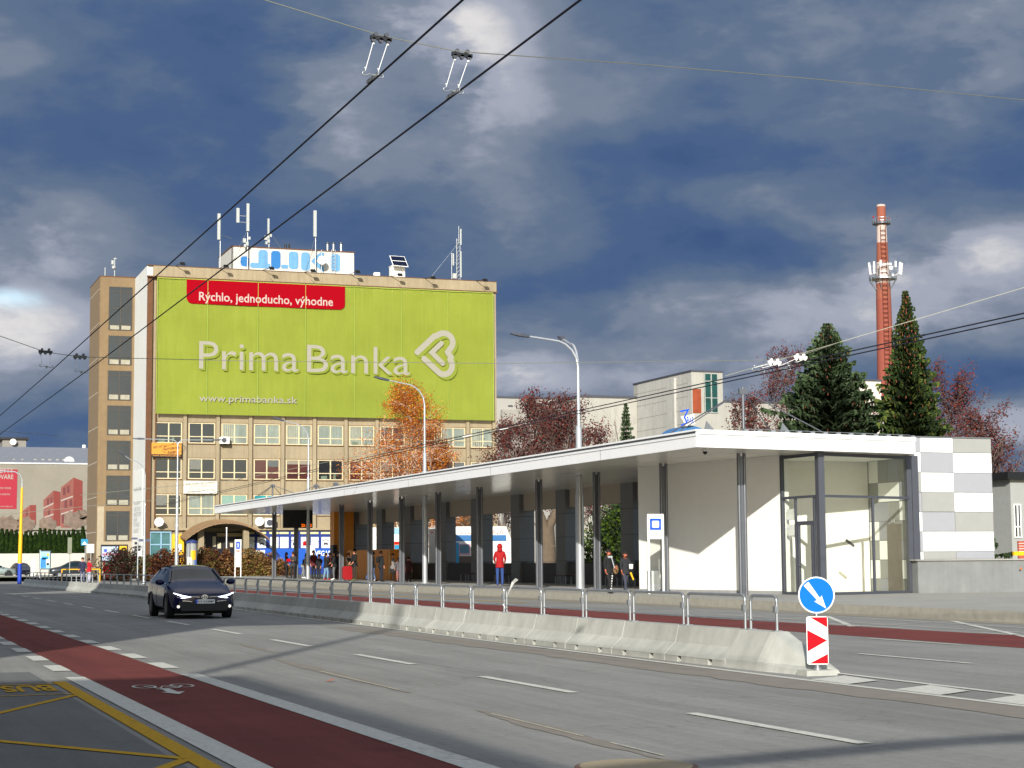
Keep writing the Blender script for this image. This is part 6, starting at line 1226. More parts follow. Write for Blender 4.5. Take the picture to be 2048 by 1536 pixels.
# spruces
m_s1=mat('spruce_green',(58,74,46),.9,var=.25,scale=1.2,spec=.15); m_s2=mat('spruce_dark',(34,46,28),.9,var=.25,scale=1.2,spec=.15); m_s3=mat('spruce_bluish',(84,98,72),.9,var=.2,spec=.15); m_cone=mat('brown_cones',(120,64,34),.8,var=.2)
def spruce(name,loc,h,label,seed,rmax,dens=1,mats=None,power=.85,sz=1,cones=300,bump=.2,group='spruces behind the station building'):
    rn=random.Random(seed); c=E(name,loc,label,'tree',group); a=MB(); a.tube((0,0,0),(0,0,h*.97),.22*h/16,.02,8); O('trunk',a,m_bark,c,local=True)
    a=MB(); cn=MB(); z=h*.06; lay=0
    while z<h*.985:
        t=z/h; R_=rmax*(1-t)**power*(1+bump*math.sin(z*2.3+seed)*(1-t))*rn.uniform(.82,1.14)+.05; nb=max(5,int((9+6*(1-t))*dens)); off=rn.random()*6
        for i in range(nb):
            an=off+i*2*math.pi/nb+rn.uniform(-.2,.2); L=R_*rn.uniform(.62,1.22); dr=rn.uniform(.15,.4); d=Vector((math.cos(an),math.sin(an),0)); s=Vector((-d.y,d.x,0)); p0=Vector((0,0,z))
            st=max(3,int(L/.22/sz)); prev=p0; lz=sz*min(1,.32+R_/1.6)
            for k in range(st):
                u=(k+1)/st; p=p0+d*L*u+Z*(-dr*L*u+.28*L*u*u); w=(.62*L*(1-u)**.7*u**.25*.55+.14*lz)
                for q in range(4):
                    sd=s*rn.uniform(-1,1)*w; tip=p+sd+Vector((0,0,rn.uniform(-.22,.10)*lz)); b_=p+sd*.25+Z*.03; ln=(tip-b_); ww=d*rn.uniform(.09,.17)*lz
                    a.m(0 if rn.random()<.5 else (1 if rn.random()<.6 else 2)); a.quad(b_-ww,b_+ww,tip+ww*.8+d*.10*lz,tip-ww*.5+d*.05*lz)
                    if rn.random()<.5: a.quad(b_+Z*.05,b_+ww*1.4-Z*.02,tip+d*.12*lz-Z*.16*lz,tip-Z*.2*lz)
                prev=p
            if t>.55 and rn.random()<cones/300*.55:
                e_=p0+d*L*rn.uniform(.7,1.0)+Z*(-dr*L*.9+.2*L-.1); cn.tube(e_,e_-Z*.16*sz,.05*sz,.02,5)
        z+=(.26*sz if t<.85 else .20*sz); lay+=1
    O('crown',a,mats or [m_s1,m_s2,m_s3],c,local=True)
    if cn.v: O('cones',cn,m_cone,c,local=True)
    return c
loc,h=oncrown(1661,640,92,.3); spruce('spruce_tree',loc,h,'broad bluish green spruce left of the brick chimney',3,6.6,1.25,power=.88,bump=.34,cones=150,sz=.8)
loc,h=oncrown(1820,572,86,.3); spruce('spruce_tree',loc,h,'tall narrow dark green spruce with brown cones right of the brick chimney',9,4.1,1.2,mats=[mat('spruce_deep',(44,60,26),.9,var=.25,scale=1.2,spec=.15),m_s2,mat('spruce_olive',(80,90,40),.9,var=.2,spec=.15)],power=1.05,bump=.28,cones=330,sz=.8)
loc,h=oncrown(1253,803,112,.3); spruce('spruce_tree',loc,h,'small slim spruce in front of the pale hall',12,1.9,.9,power=1.0,cones=0,sz=1.1)
# green shrub through shelter + shrubs by the office
def shrub(loc,rx,ry,h,label,seed,mats,n,s,group,stem=True,nm='shrub'):
    rn=random.Random(seed); c=E(nm,loc,label,'shrub',group); a=MB()
    for i in range(n):
        an=rn.uniform(0,6.283); rr=rn.random()**.45; zz_=rn.random(); k=math.sqrt(max(0,1-(zz_*.95)**2.4))*(1+.22*math.sin(an*5+seed)+.18*math.sin(an*9+zz_*7)); q=Vector((rx*rr*k*math.cos(an),ry*rr*k*math.sin(an),h*zz_*(1+.18*math.sin(an*3+seed*2))))
        u=Vector((rn.gauss(0,1),rn.gauss(0,1),rn.gauss(0,1)+.8)).normalized(); v=u.orthogonal().normalized(); ss=s*rn.uniform(.6,1.4); a.m(rn.randrange(len(mats))); a.quad(q-u*ss*.8,q+v*ss*.4,q+u*ss*.8,q-v*ss*.4)
    O('foliage',a,mats,c,local=True); a=MB()
    for i in range(26): an=rn.uniform(0,6.283); e=Vector((rx*.8*math.cos(an)*rn.random(),ry*.8*math.sin(an)*rn.random(),h*rn.uniform(.8,1.12))); a.tube((0,0,0),e,.03,.008,4,False)
    O('twigs',a,m_bark,c,local=True); return c
p=AT(1240,1110,x=41.); shrub((43,p.y*43/41,.3),2.6,2.6,3.9,'green pine shrub seen between the shelter pillars behind the two walking men',4,[mat('pine_green',(66,84,24),.9,var=.3,spec=.1),m_s2],9000,.16,None)
m_b1=mat('shrub_rust',(106,66,42),.9,var=.3,scale=1.5,spec=.1); m_b2=mat('shrub_dark_red',(62,36,30),.9,var=.3,spec=.1); m_b3=mat('shrub_tan',(140,108,64),.9,var=.3,spec=.1); m_b4=mat('shrub_olive',(96,92,40),.9,var=.3,spec=.1)
for k,(px_,pt,w,y_,ms,lb) in enumerate(((247,1104,2.4,163,[m_b2,m_b2,m_s2],'rounded dark purple shrub below the billboard'),(305,1116,1.5,158,[m_b2,m_s2,m_b4],'dark shrub behind the direction sign post'),(335,1106,2.0,157,[m_b1,m_b2],'rusty shrub left of the double armed street lamp'),(412,1104,1.3,156,[m_b1,m_b2,m_b4],'rusty shrub right of the advertising column'),
    (445,1106,1.9,157,[m_b1,m_b1,m_b3,m_b2],'rust and tan shrub left of the bus stop sign behind the car'),(500,1106,2.0,157,[m_b1,m_b3,m_b4,m_b3],'tan coloured shrub right of the bus stop sign behind the car'),(528,1112,1.8,158,[m_b1,m_b3,m_b2],'rusty shrub left of the first twin posts'),(555,1124,1.6,159,[m_b4,m_b3,m_b1],'low olive shrub behind the far end of the shelter'))):
    p=AT(px_,1140,y=y_); zt=AT(px_,pt,y=y_).z; shrub((p.x,y_,.2),w,1.3,zt-.2,lb,30+k,ms,3600,.14,'autumn shrubs in front of the office block')
rk=None
for px_,lb in ((497,'left pale stone on the grass edge'),(516,'right pale stone on the grass edge')): p=AT(px_,1144,y=150.6); a=MB(); a.ball((p.x,150.6+1.5,.15),(.55,.3,.16),9,6); O('kerb_stone_block',a,m_kerb,label=lb,cat='stone')
# ================================================================== cars
def loft_car(st,mats,sub=2):
    """st: list of (y,[8 half-section points]); returns list of meshes by material index"""
    n=len(st[0][1]); vs=[]; fs=[]; mi=[]
    bm=bmesh.new(); ring=[]
    for y,P,_ in [(s[0],s[1],0) for s in st]:
        R_=[bm.verts.new((x,y,z)) for x,z in P]; L_=[R_[0] if P[0][0]==0 else None]
        L_=[R_[i] if P[i][0]==0 else bm.verts.new((-P[i][0],y,P[i][1])) for i in range(n)]
        ring.append((R_,L_))
    for j in range(len(ring)-1):
        m=st[j][2]
        for i in range(n-1):
            for s in (0,1):
                a,b,c_,d=ring[j][s][i],ring[j][s][i+1],ring[j+1][s][i+1],ring[j+1][s][i]
                q=[a,b,c_,d] if s==1 else [d,c_,b,a]; q2=[]
                for v in q:
                    if v not in q2: q2.append(v)
                try: f=bm.faces.new(q2); f.material_index=m[i]; f.smooth=True
                except ValueError: pass
    for j in (0,len(ring)-1):
        for i in range(n-1):
            R_,L_=ring[j]; q=[R_[i],R_[i+1],L_[i+1],L_[i]]; q2=[]
            for v in q:
                if v not in q2: q2.append(v)
            if j: q2=q2[::-1]
            try: f=bm.faces.new(q2); f.material_index=0; f.smooth=True
            except ValueError: pass
    bmesh.ops.recalc_face_normals(bm,faces=bm.faces)
    me=bpy.data.meshes.new('t'); bm.to_mesh(me); bm.free(); ob=bpy.data.objects.new('t',me); COL.objects.link(ob); md=ob.modifiers.new('s','SUBSURF'); md.levels=sub; md.render_levels=sub
    for q in mats: me.materials.append(q)
    dg=bpy.context.evaluated_depsgraph_get(); ev=ob.evaluated_get(dg); m2=ev.to_mesh(); out=[]
    for k in range(len(mats)):
        mb=MB(); mp={}
        for p in m2.polygons:
            if p.material_index!=k: continue
            f=[]
            for v in p.vertices:
                if v not in mp: mp[v]=len(mb.v); mb.v.append(tuple(m2.vertices[v].co))
                f.append(mp[v])
            mb.f.append(f); mb.sm.append(True); mb.mi.append(0)
        out.append(mb)
    ev.to_mesh_clear(); bpy.data.objects.remove(ob); return out
def sec(w,zb,zs,zbelt,wr,zr,ztop):
    return [(0,zb),(w*.82,zb),(w*.97,zb+.14),(w,(zb+zs)/2+.05),(w*.985,zs),(w*.93,zbelt),(wr,zr),(wr*.72,ztop),(0,ztop+.015)]
B_=[0]*8; WS=[0,0,0,0,0,2,1,1]; GH=[0,0,0,0,0,2,0,0]; PI_=[0,0,0,0,0,0,0,0]
def wheels(c,w,ys,r=.325,rimm=None):
    for y in ys:
        for s in (-1,1):
            x=s*(w-.11); a=MB(); a.tube((x-s*.10,y,r),(x+s*.10,y,r),r,r,24); wo_=O('wheel',a,mat('tyre_black',(16,16,17),.85,var=.1),c,local=True)
            a=MB(); a.tube((x+s*.095,y,r),(x+s*.108,y,r),r*.64,r*.6,18); O('rim',a,rimm or mat('dark_rim',(50,52,56),.35,.6),wo_,local=True)
m_navy=mat('navy_car_paint',(2,5,58),.22,.0,var=0,spec=.22,coat=.4); m_cglass=mat('car_glass',(20,40,46),.08,0,var=.3,scale=3,spec=.35); m_sglass=mat('car_side_glass',(26,34,42),.05,0,var=0,spec=1)
m_dark=mat('car_dark_plastic',(8,8,9),.55,var=0); m_chrome=mat('chrome_trim',(190,195,205),.15,.9,var=0)
def estate(loc,rz,label,paint,L=4.8,lights=True,plate=None,detail=True,hatch=False):
    e=E('car',loc,label,'car',rz=rz); w=.905
    st=[(0.0,sec(.60,.30,.50,.60,.50,.64,.66),B_),(.10,sec(.80,.22,.56,.67,.68,.70,.72),B_),(.40,sec(.885,.18,.64,.76,.74,.82,.84),B_),(1.05,sec(.905,.18,.72,.88,.78,.93,.985),B_),(1.28,sec(.905,.18,.74,.92,.76,.985,1.03),WS),
        (2.02,sec(.905,.18,.76,.95,.66,1.33,1.40),PI_),(2.12,sec(.905,.18,.76,.95,.655,1.36,1.43),GH),(2.75,sec(.905,.18,.77,.97,.645,1.41,1.475),GH)]
    if not hatch: st+=[(3.6,sec(.905,.18,.79,.99,.635,1.40,1.465),GH),(4.35,sec(.895,.2,.80,1.02,.60,1.34,1.39),PI_),(4.62,sec(.86,.25,.80,1.03,.58,1.16,1.2),B_),(L,sec(.76,.32,.70,.95,.56,1.0,1.02),B_)]
    else: st+=[(3.3,sec(.90,.18,.80,1.0,.62,1.36,1.42),GH),(3.75,sec(.88,.2,.80,1.02,.58,1.2,1.26),PI_),(4.0,sec(.8,.3,.75,.95,.56,1.0,1.02),B_)]
    bd,ws,sg=loft_car(st,[paint,m_cglass,m_sglass]); O('body',bd,paint,e,local=True); O('windscreen',ws,m_cglass,e,local=True); O('side_windows',sg,m_sglass,e,local=True)
    wy=(.95,3.68) if not hatch else (.8,3.2); wheels(e,w,wy)
    # wheel arches
    for y in wy:
        for s in (-1,1):
            a=MB(); pts=[Vector((s*(w-.005),y+.37*math.cos(t),.325+.37*math.sin(t))) for t in [math.pi*k/12 for k in range(13)]]; a.path(pts,.025,5); O('wheel_arch',a,m_dark,e,local=True)
    for s in (-1,1):
        a=MB(); a.ball((s*1.0,1.42,1.0),(.13,.09,.085),10,7); a.obox((s*.88,1.45,.96),(s*.95,1.43,.98),.05,.05); O('door_mirror',a,paint,e,local=True)
        if detail:
            a=MB(); a.obox((s*.60,2.0,1.36),(s*.755,1.26,.985),.05,.04); O('windscreen_pillar',a,paint,e,local=True)
            for yy,zt_,xt in ((2.62,1.40,.66),(3.55,1.40,.65)): a=MB(); a.obox((s*.825,yy+.04,.97),(s*(xt-.02),yy,zt_-.03),.02,.07,(0,1,0)); O('door_pillar',a,m_dark,e,local=True)
            a=MB(); a.path([Vector((s*.845,y_,.955+.012*k_)) for k_,y_ in enumerate((1.35,2.0,2.8,3.6,4.25))],.012,5); O('window_trim',a,m_chrome,e,local=True)
            for y_ in (1.28,2.62,3.5): a=MB(); a.path([Vector((s*.885,y_,.3)),Vector((s*.902,y_+.02,.6)),Vector((s*.868,y_+.03,.86))],.007,4); O('door_gap',a,m_dark,e,local=True)
            a=MB(); a.box(s*.87,2.3,.74,s*.915,2.48,.77); a.box(s*.87,3.2,.76,s*.915,3.38,.79); O('door_handle',a,m_chrome,e,local=True)
            a=MB(); a.obox((s*.55,2.3,1.445),(s*.53,4.0,1.435),.03,.03); O('roof_rail',a,m_dark,e,local=True)
    if detail:
        a=MB(); pts=[(-.66,.05),(-.74,.24),(-.60,.30),(.60,.30),(.74,.24),(.66,.05)]; a.prism([Vector((x,-.012,.16+z)) for x,z in [(-.62,.06),(-.70,.32),(.70,.32),(.62,.06)]],(0,.16,0)); O('lower_grille',a,m_dark,e,local=True)
        for k in range(4): pass
        a=MB(); 
        for k in range(4): a.box(-.6,-.022,.24+.06*k,.6,-.013,.25+.06*k)
        O('grille_slats',a,mat('grille_grey',(22,22,24),.5),e,local=True)
        for s in (-1,1):
            a=MB(); P=[(.40,-.015,.60),(.66,.035,.655),(.83,.17,.715),(.84,.20,.67),(.72,.075,.585),(.56,-.0,.565)]; a.prism([Vector((s*x,y-.022,z)) for x,y,z in P],(0,.05,0)); O('headlight',a,mat('headlight_housing',(30,34,60),.15,spec=.9),e,local=True)
            a=MB(); P=[(.36,-.03,.60),(.62,.0,.655),(.83,.14,.72),(.83,.145,.70),(.64,.005,.625),(.56,-.02,.595),(.66,.02,.575),(.62,.0,.562),(.50,-.025,.575)]; a.prism([Vector((s*x,y-.03,z)) for x,y,z in P],(0,.012,0)); O('daytime_light',a,mat('led_white',(250,250,255),.3,var=0,emit=(235,240,255),estr=2.4),e,local=True)
            a=MB(); a.disc((s*.70,.035,.34),(s*.3,-1,0),.042,.02,14); O('fog_light',a,mat('fog_lamp',(220,220,215),.25,var=0,emit=(255,250,235),estr=.6),e,local=True)
            a=MB(); a.obox((s*.12,-.035,.595),(s*.38,-.02,.61),.012,.012); a.obox((s*.34,-.03,.475),(s*.60,-.01,.50),.012,.016); O('chrome_strip',a,m_chrome,e,local=True)
        a=MB(); u=[(.085*math.cos(t*math.pi/10),.055*math.sin(t*math.pi/10)) for t in range(20)]
        for q,(rx,rz_) in enumerate(((.085,.056),(.03,.052),(.06,.022))):
            o_=Vector((0,-.045,.60+(.02 if q==2 else 0))); stroke(a,[(rx*math.cos(t*math.pi/10),rz_*math.sin(t*math.pi/10)) for t in range(20)],.013,o_,X,Z,.002*q,True)
        O('oval_emblem',a,m_chrome,e,local=True)
        a=MB(); a.prism([Vector((-.24+u,-.045,.42+v)) for u,v in rrect(.52,.11,.015)],(0,.012,0)); pl_=O('number_plate',a,m_white,e,local=True)
        a=MB(); a.box(-.24,-.048,.42,-.195,-.0455,.53); O('blue_strip',a,m_sblue,pl_,local=True)
        text('plate_lettering','KE·058MP',(-.18,-.047,.443),X,Z,.44,.062,m_blk,pl_,th=.003,bold=.01,world=False)
        a=MB(); a.obox((-.6,1.22,1.01),(-.05,1.30,1.045),.02,.015); a.obox((.05,1.22,1.01),(.6,1.34,1.05),.02,.015); O('wiper',a,m_dark,e,local=True)
        a=MB(); a.box(-.74,.9,.12,.74,4.3,.2); O('underbody',a,m_dark,e,local=True)
    return e
# front centre from wheel contacts
estate((9.02,49.55,0),R(0),'dark navy estate car driving towards the viewer with bright headlights',m_navy)
m_silv=mat('silver_green_paint',(150,164,160),.3,.5,var=0,coat=.6)
p=AT(8,1132,y=196); estate((p.x+1.2,196,.3),R(90),'silver green hatchback cut by the left edge of the picture',m_silv,detail=False,hatch=True)
p=AT(52,1135,y=200); estate((p.x,199,.3),R(10),'small dark parked car behind the yellow trolleybus pole',mat('dark_blue_paint',(18,22,40),.3,.3,var=0,coat=.6),detail=False,hatch=True)
# pickup
p=AT(97,1140,y=182); c=E('pickup_truck',(p.x,182,.15),'dark grey pickup truck parked beside the poster case','pickup truck',rz=R(-90))
mp_=mat('anthracite_paint',(42,48,52),.3,.3,var=0,coat=.7)
st=[(0,sec(.7,.5,.75,.88,.62,.92,.95),B_),(.3,sec(.88,.42,.85,.98,.72,1.04,1.07),B_),(1.25,sec(.92,.42,.92,1.1,.76,1.14,1.18),WS),(1.95,sec(.92,.42,.92,1.12,.66,1.62,1.70),GH),(2.6,sec(.92,.42,.92,1.12,.66,1.68,1.76),GH),(3.3,sec(.92,.42,.92,1.12,.66,1.62,1.70),PI_),(3.42,sec(.92,.42,.92,1.12,.8,1.14,1.16),B_),(5.1,sec(.90,.5,.92,1.1,.8,1.12,1.13),B_),(5.2,sec(.85,.55,.9,1.05,.78,1.06,1.07),B_)]
bd,ws,sg=loft_car(st,[mp_,m_cglass,m_sglass]); O('body',bd,mp_,c,local=True); O('windscreen',ws,m_cglass,c,local=True); O('side_windows',sg,m_cglass,c,local=True); wheels(c,.92,(.95,4.1),.38,m_galv)
# ================================================================== people
def person(loc,rz,h,label,jacket,trousers,hair,shoes=(30,28,28),skin=(196,130,100),pose='stand',lean=0,hood=False,skirt=False,bag=None,seed=0,hairlen=0,arms=(0,0),scarf=None,stripe=None):
    """one continuous skinned figure; +y is behind, the figure faces -y locally"""
    rn=random.Random(seed); s=h/1.75; J={}; 
    def V_(x,y,z): return Vector((x*s,y*s,z*s))
    ln=lean; step={'stand':(0.03,.02),'walk':(.26,-.20),'wide':(.10,-.06)}[pose]
    pts=[];rad=[];edg=[];cls=[]
    def add(p,r,par=None,c=0): pts.append(p); rad.append(r*s); cls.append(c); i=len(pts)-1; (edg.append((par,i)) if par is not None else None); return i
    sh=Vector((0,-ln*s*.5,0)); top=Vector((0,-ln*s,0))
    pel=add(V_(0,0,.95),.145,None,1); ab=add(V_(0,-.01,1.10)+sh*.5,.14,pel,2); chest=add(V_(0,-.01,1.31)+sh,.165,ab,2); nk=add(V_(0,0,1.47)+top,.065,chest,3); jaw=add(V_(0,-.025,1.56)+top,.075,nk,4); crn=add(V_(0,-.005,1.66)+top,.092,jaw,4); tp=add(V_(0,0,1.72)+top,.055,crn,4)
    for k,sd in enumerate((-1,1)):
        bend=arms[k]; s1=add(V_(sd*.17,0,1.41)+sh*1.6,.075,chest,2); el=add(V_(sd*.235,-.02-.10*bend,1.15)+sh,.058,s1,2); wr=add(V_(sd*(.245-.10*bend),-.06-.25*bend,.92+.28*bend)+sh,.038,el,2)
        d=(pts[wr]-pts[el]).normalized(); pm=add(pts[wr]+d*.07*s,.030,wr,5); 
        side=Vector((0,1,0)) if bend<.5 else Vector((1,0,0))
        for f,(o,l) in enumerate(((-.028,.075),(-.01,.085),(.01,.08),(.026,.062))):
            f1=add(pts[pm]+d*.035*s+side*o*s,.0095,pm,5); f2=add(pts[f1]+d*l*.55*s+Vector((-sd*.006*s,-.006*s,0)),.0085,f1,5); add(pts[f2]+d*l*.4*s+Vector((-sd*.016*s,-.012*s,0)),.0075,f2,5)
        t1=add(pts[wr]+d*.04*s+Vector((0,-.03*s,0)),.012,wr,5); add(pts[t1]+d*.035*s+Vector((0,-.018*s,0)),.0095,t1,5)
        st=step[k]; hp=add(V_(sd*.09,0,.88),.105,pel,1); kn=add(V_(sd*.10,-st*.55-.02,.50),.068,hp,1); an=add(V_(sd*.10,-st*.9+.02+(.05 if st<0 else 0),.10+(.04 if st<-.1 else 0)),.048,kn,1); he=add(V_(sd*.105,-st*.9-.06,.045),.042,an,6); add(V_(sd*.12,-st*.9-.17,.03),.032,he,6)
    me=bpy.data.meshes.new('b'); me.from_pydata(pts,edg,[]); ob=bpy.data.objects.new('b',me); COL.objects.link(ob); sk=ob.modifiers.new('s','SKIN'); sk.use_smooth_shade=True; ss=ob.modifiers.new('u','SUBSURF'); ss.levels=1; ss.render_levels=1
    for i,v in enumerate(me.skin_vertices[0].data): v.radius=(rad[i]*(1.15 if cls[i] in(2,1) and abs(pts[i].x)<.03 else 1),rad[i]*(.78 if cls[i]==2 and abs(pts[i].x)<.03 else 1)); v.use_root=(i==0)
    dg=bpy.context.evaluated_depsgraph_get(); ev=ob.evaluated_get(dg); m2=ev.to_mesh(); mb=MB(); mb.v=[tuple(v.co) for v in m2.vertices]
    segs=[(pts[a],pts[b],cls[b]) for a,b in edg]
    def near(p):
        best=(9,0)
        for a,b,c_ in segs:
            ab_=b-a; t=max(0,min(1,(p-a).dot(ab_)/max(ab_.length_squared,1e-9))); dd=(p-(a+ab_*t)).length
            if dd<best[0]: best=(dd,c_)
        return best[1]
    for p in m2.polygons:
        mb.f.append(list(p.vertices)); mb.sm.append(True); c_=near(Vector(p.center)); z=p.center[2]/s
        k={1:1,2:0,3:3,4:3,5:3,6:2}[c_]
        if k==1 and z>.93: k=0
        if k==3 and c_==3 and z<1.49: k=0
        mb.mi.append(k)
    ev.to_mesh_clear(); bpy.data.objects.remove(ob)
    mm=lambda n,c_,r_=.85: mat('%s_%d_%d_%d'%((n,)+tuple(c_)),c_,r_,var=.08,scale=8)
    mj,mt_,ms_,mk=mm('cloth',jacket),mm('cloth',trousers),mm('shoe',shoes),mm('skin',skin,.6)
    e=E('person',loc,label,'person',rz=rz); O('body',mb,[mj,mt_,ms_,mk],e,local=True)
    a=MB(); hc=Vector((0,0,1.655))*s+top; hm=mm('hair',hair)
    vs=[];fs=[]; n,m=14,9; R0=.118*s
    for j in range(m+1):
        th=math.pi*.62*j/m
        for i in range(n):
            an=2*math.pi*i/n; fr=-math.sin(an) ; cut=1.0 if not (fr>.35 and th>.9) else .80
            if hood: cut=1.0 if not (fr>.6 and th>1.0) else .8
            rr=R0*(1.12 if hood else 1)*cut; vs.append(hc+Vector((rr*math.sin(th)*math.cos(an)*.9,rr*math.sin(th)*math.sin(an)+.008,rr*math.cos(th)*1.08)))
    for j in range(m):
        for i in range(n): fs.append((j*n+i,(j+1)*n+i,(j+1)*n+(i+1)%n,j*n+(i+1)%n))
    a.add(vs,fs,True)
    if hood: a.ball(hc+Vector((0,.05,-.13))*s,(.12*s,.10*s,.10*s),10,7)
    if hairlen: a.ball(hc+Vector((0,.075,-.12-hairlen*.4))*s,(.085*s,.05*s,(.12+hairlen*.5)*s),10,7)
    O('hood' if hood else 'hair',a,mj if hood else hm,e,local=True)
    # face
    a=MB(); fc=hc+Vector((0,-.088*s,-.045*s)); a.ball(fc+Vector((0,-.012,-.012))*s,(.012*s,.018*s,.02*s),6,5); 
    for sd in(-1,1): a.ball(hc+Vector((sd*.092,0,-.035))*s,(.014*s,.022*s,.03*s),6,5)
    O('nose_and_ears',a,mk,e,local=True); a=MB()
    for sd in(-1,1): a.ball(fc+Vector((sd*.032,-.0,.016))*s,.010*s,6,5)
    a.cbox(fc+Vector((0,-.006,-.05))*s,(.045*s,.012*s,.008*s)); O('eyes_and_mouth',a,mat('eye_dark',(60,30,26),.5),e,local=True)
    if skirt: a=MB(); a.tube(V_(0,0,.55),V_(0,0,.98),.23*s,.15*s,14); O('skirt',a,mt_,e,local=True)
    # jacket hem, collar and sleeves cuffs keep clothes clean
    a=MB(); a.tube(V_(0,-.005,.80),V_(0,-.005,1.0),.185*s,.168*s,16,False); 
    O('jacket_hem',a,mj,e,local=True)
    if bag: bc,bp=bag; a=MB(); a.ball(V_(*bp),(.13*s,.09*s,.19*s),10,7); O('backpack' if bp[1]>0 else 'bag',a,mm('bag',bc),e,local=True)
    if scarf: a=MB(); a.tube(V_(-.09,-.07,1.45)+top,V_(.10,-.09,1.45)+top,.05*s,.05*s,8); a.obox(V_(.04,-.13,1.44)+top,V_(.14,-.19,1.0)+sh,.09*s,.03*s); O('scarf',a,mm('scarf',scarf),e,local=True)
    if stripe:
        a=MB()
        for k,sd in enumerate((-1,1)):
            st=step[k]
            for q in range(7): t=q/7; p_=V_(sd*.10,-(st*.55+.02)*t-.10,.82-.10*q-.02); a.cbox(p_+Vector((rn.uniform(-.02,.02),0,0)),(.05*s,.02*s,.055*s))
        O('print',a,mm('print',stripe),e,local=True)
    return e
def who(px_,pf,ph,xs,rz,label,jk,tr,hr,fac=1,ys=None,**kw):
    p=AT(px_,pf,x=xs) if ys is None else AT(px_,pf,y=ys); z=zf(p.y) if xs and xs>25.5 else .02; t=AT(px_,ph,x=p.x) if 0 else AT(px_,ph,y=p.y); h=t.z-z
    return person((p.x,p.y,z),R(rz),h,label,jk,tr,hr,**kw)
BK=(20,20,22); DB=(26,30,44); JN=(62,92,140); SKR=(164,88,60)
who(1000,1169,1089,29.0,160,'person in a bright red hooded jacket and blue jeans with their back turned',(160,8,16),(44,70,128),(60,20,20),hood=True,arms=(.4,.4),shoes=(150,110,70),seed=1)
who(1218,1185,1099,27.0,15,'walking man in a black jacket with grey scarf and patterned trousers',(16,18,20),(18,18,20),(24,14,12),pose='walk',skin=SKR,scarf=(170,172,176),stripe=(225,225,225),arms=(.1,.5),bag=((128,98,66),(.34,-.02,.95)),seed=2)
who(1251,1187,1103,28.1,8,'walking man in a dark blue jacket holding a white cup',(34,36,42),(58,60,74),(22,14,12),pose='walk',skin=SKR,arms=(.1,.9),seed=3)
# what they hold
p=AT(1262,1133,x=27.8); a=MB(); a.tube(p-Z*.09,p+Z*.09,.07,.085,14); c=O('paper_cup',a,m_white,label='white cup held by the man in the dark blue jacket',cat='cup')
p=AT(1261,1145,x=27.8); a=MB(); a.tube(p,p+Vector((.12,0,-.28)),.04,.03,8); O('yellow_wrapper',a,m_yel,label='yellow wrapped snack held below the white cup',cat='snack')
who(573,1158,1105,29.6,60,'person in a long black coat at the left end of the waiting group',BK,(24,24,28),(20,16,16),hairlen=.15,arms=(.3,.6),seed=4)
who(586,1160,1104,29.2,-40,'person in a dark grey jacket holding something red in front of the chest',(52,52,54),(26,26,28),(150,110,80),arms=(.9,.9),seed=5)
p=AT(577,1121,x=28.8); a=MB(); a.cbox(p,(.28,.12,.16)); a.cbox(p+Z*.1,(.2,.1,.06)); O('red_item',a,m_red,label='small red item held by the person in the dark grey jacket',cat='bag')
who(606,1157,1106,30.2,70,'person in a pale grey tracksuit leaning forward beside the street lamp',(150,150,148),(120,122,122),(50,40,34),lean=.25,pose='wide',shoes=(225,225,225),seed=6)
who(612,1159,1110,30.4,100,'person in a dark jacket with backpack behind the lamp post',DB,(60,60,66),(30,24,22),bag=((28,28,32),(0,.2,1.25)),seed=7)
who(627,1158,1101,30.0,20,'person in a dark red and black coat between lamp and twin posts',(84,20,26),BK,(20,14,12),seed=8)
who(638,1159,1109,29.9,-60,'person in a black jacket with a dark red backpack',(18,18,22),(26,30,40),(30,20,18),bag=((120,18,30),(0,.2,1.25)),seed=9)
who(652,1159,1106,29.4,110,'woman in a black top and pale blue jeans with red shoes',BK,(112,146,170),(40,26,20),hairlen=.2,pose='wide',shoes=(200,50,50),arms=(.6,.6),seed=10)
who(660,1157,1106,30.4,-20,'person with a pink scarf over a dark coat',(40,30,34),(30,30,36),(70,46,36),scarf=(190,110,120),seed=11)
who(668,1160,1103,29.6,-100,'person in a black coat with white shoes left of the dark cabinet',(22,22,24),(96,96,98),(28,20,18),shoes=(230,230,226),arms=(.5,.2),seed=12)
who(676,1159,1104,30.2,10,'person in a dark hooded jacket standing against the orange pillar',(24,24,28),(20,22,28),(16,14,14),hood=True,seed=13)
who(697,1161,1106,30.0,40,'person with olive top behind the red bag',(58,46,26),(40,30,24),(70,40,24),arms=(.5,.5),seed=14)
p=AT(700,1158,x=29.2); c=E('red_suitcase',(p.x,p.y,zf(p.y)),'shiny red trolley bag standing in the middle of the waiting group','suitcase'); a=MB(); a.prism([Vector((p.x-.45+u,p.y,zf(p.y)+.08+v)) for u,v in rrect(.62,.85,.18)],(0,.35,0)); O('shell',a,mat('shiny_red_cloth',(150,10,20),.4,var=.15,scale=8),c); a=MB()
for dx in(-.3,.25): a.tube((p.x+dx-.03,p.y+.17,zf(p.y)+.06),(p.x+dx+.03,p.y+.17,zf(p.y)+.06),.06,n=10)
a.tube((p.x-.2,p.y+.17,zf(p.y)+1.2),(p.x-.2,p.y+.17,zf(p.y)+1.45),.015,n=5); a.tube((p.x+.15,p.y+.17,zf(p.y)+1.2),(p.x+.15,p.y+.17,zf(p.y)+1.45),.015,n=5); a.tube((p.x-.2,p.y+.17,zf(p.y)+1.45),(p.x+.15,p.y+.17,zf(p.y)+1.45),.02,n=5); O('wheels_and_handle',a,m_dgrey,c)
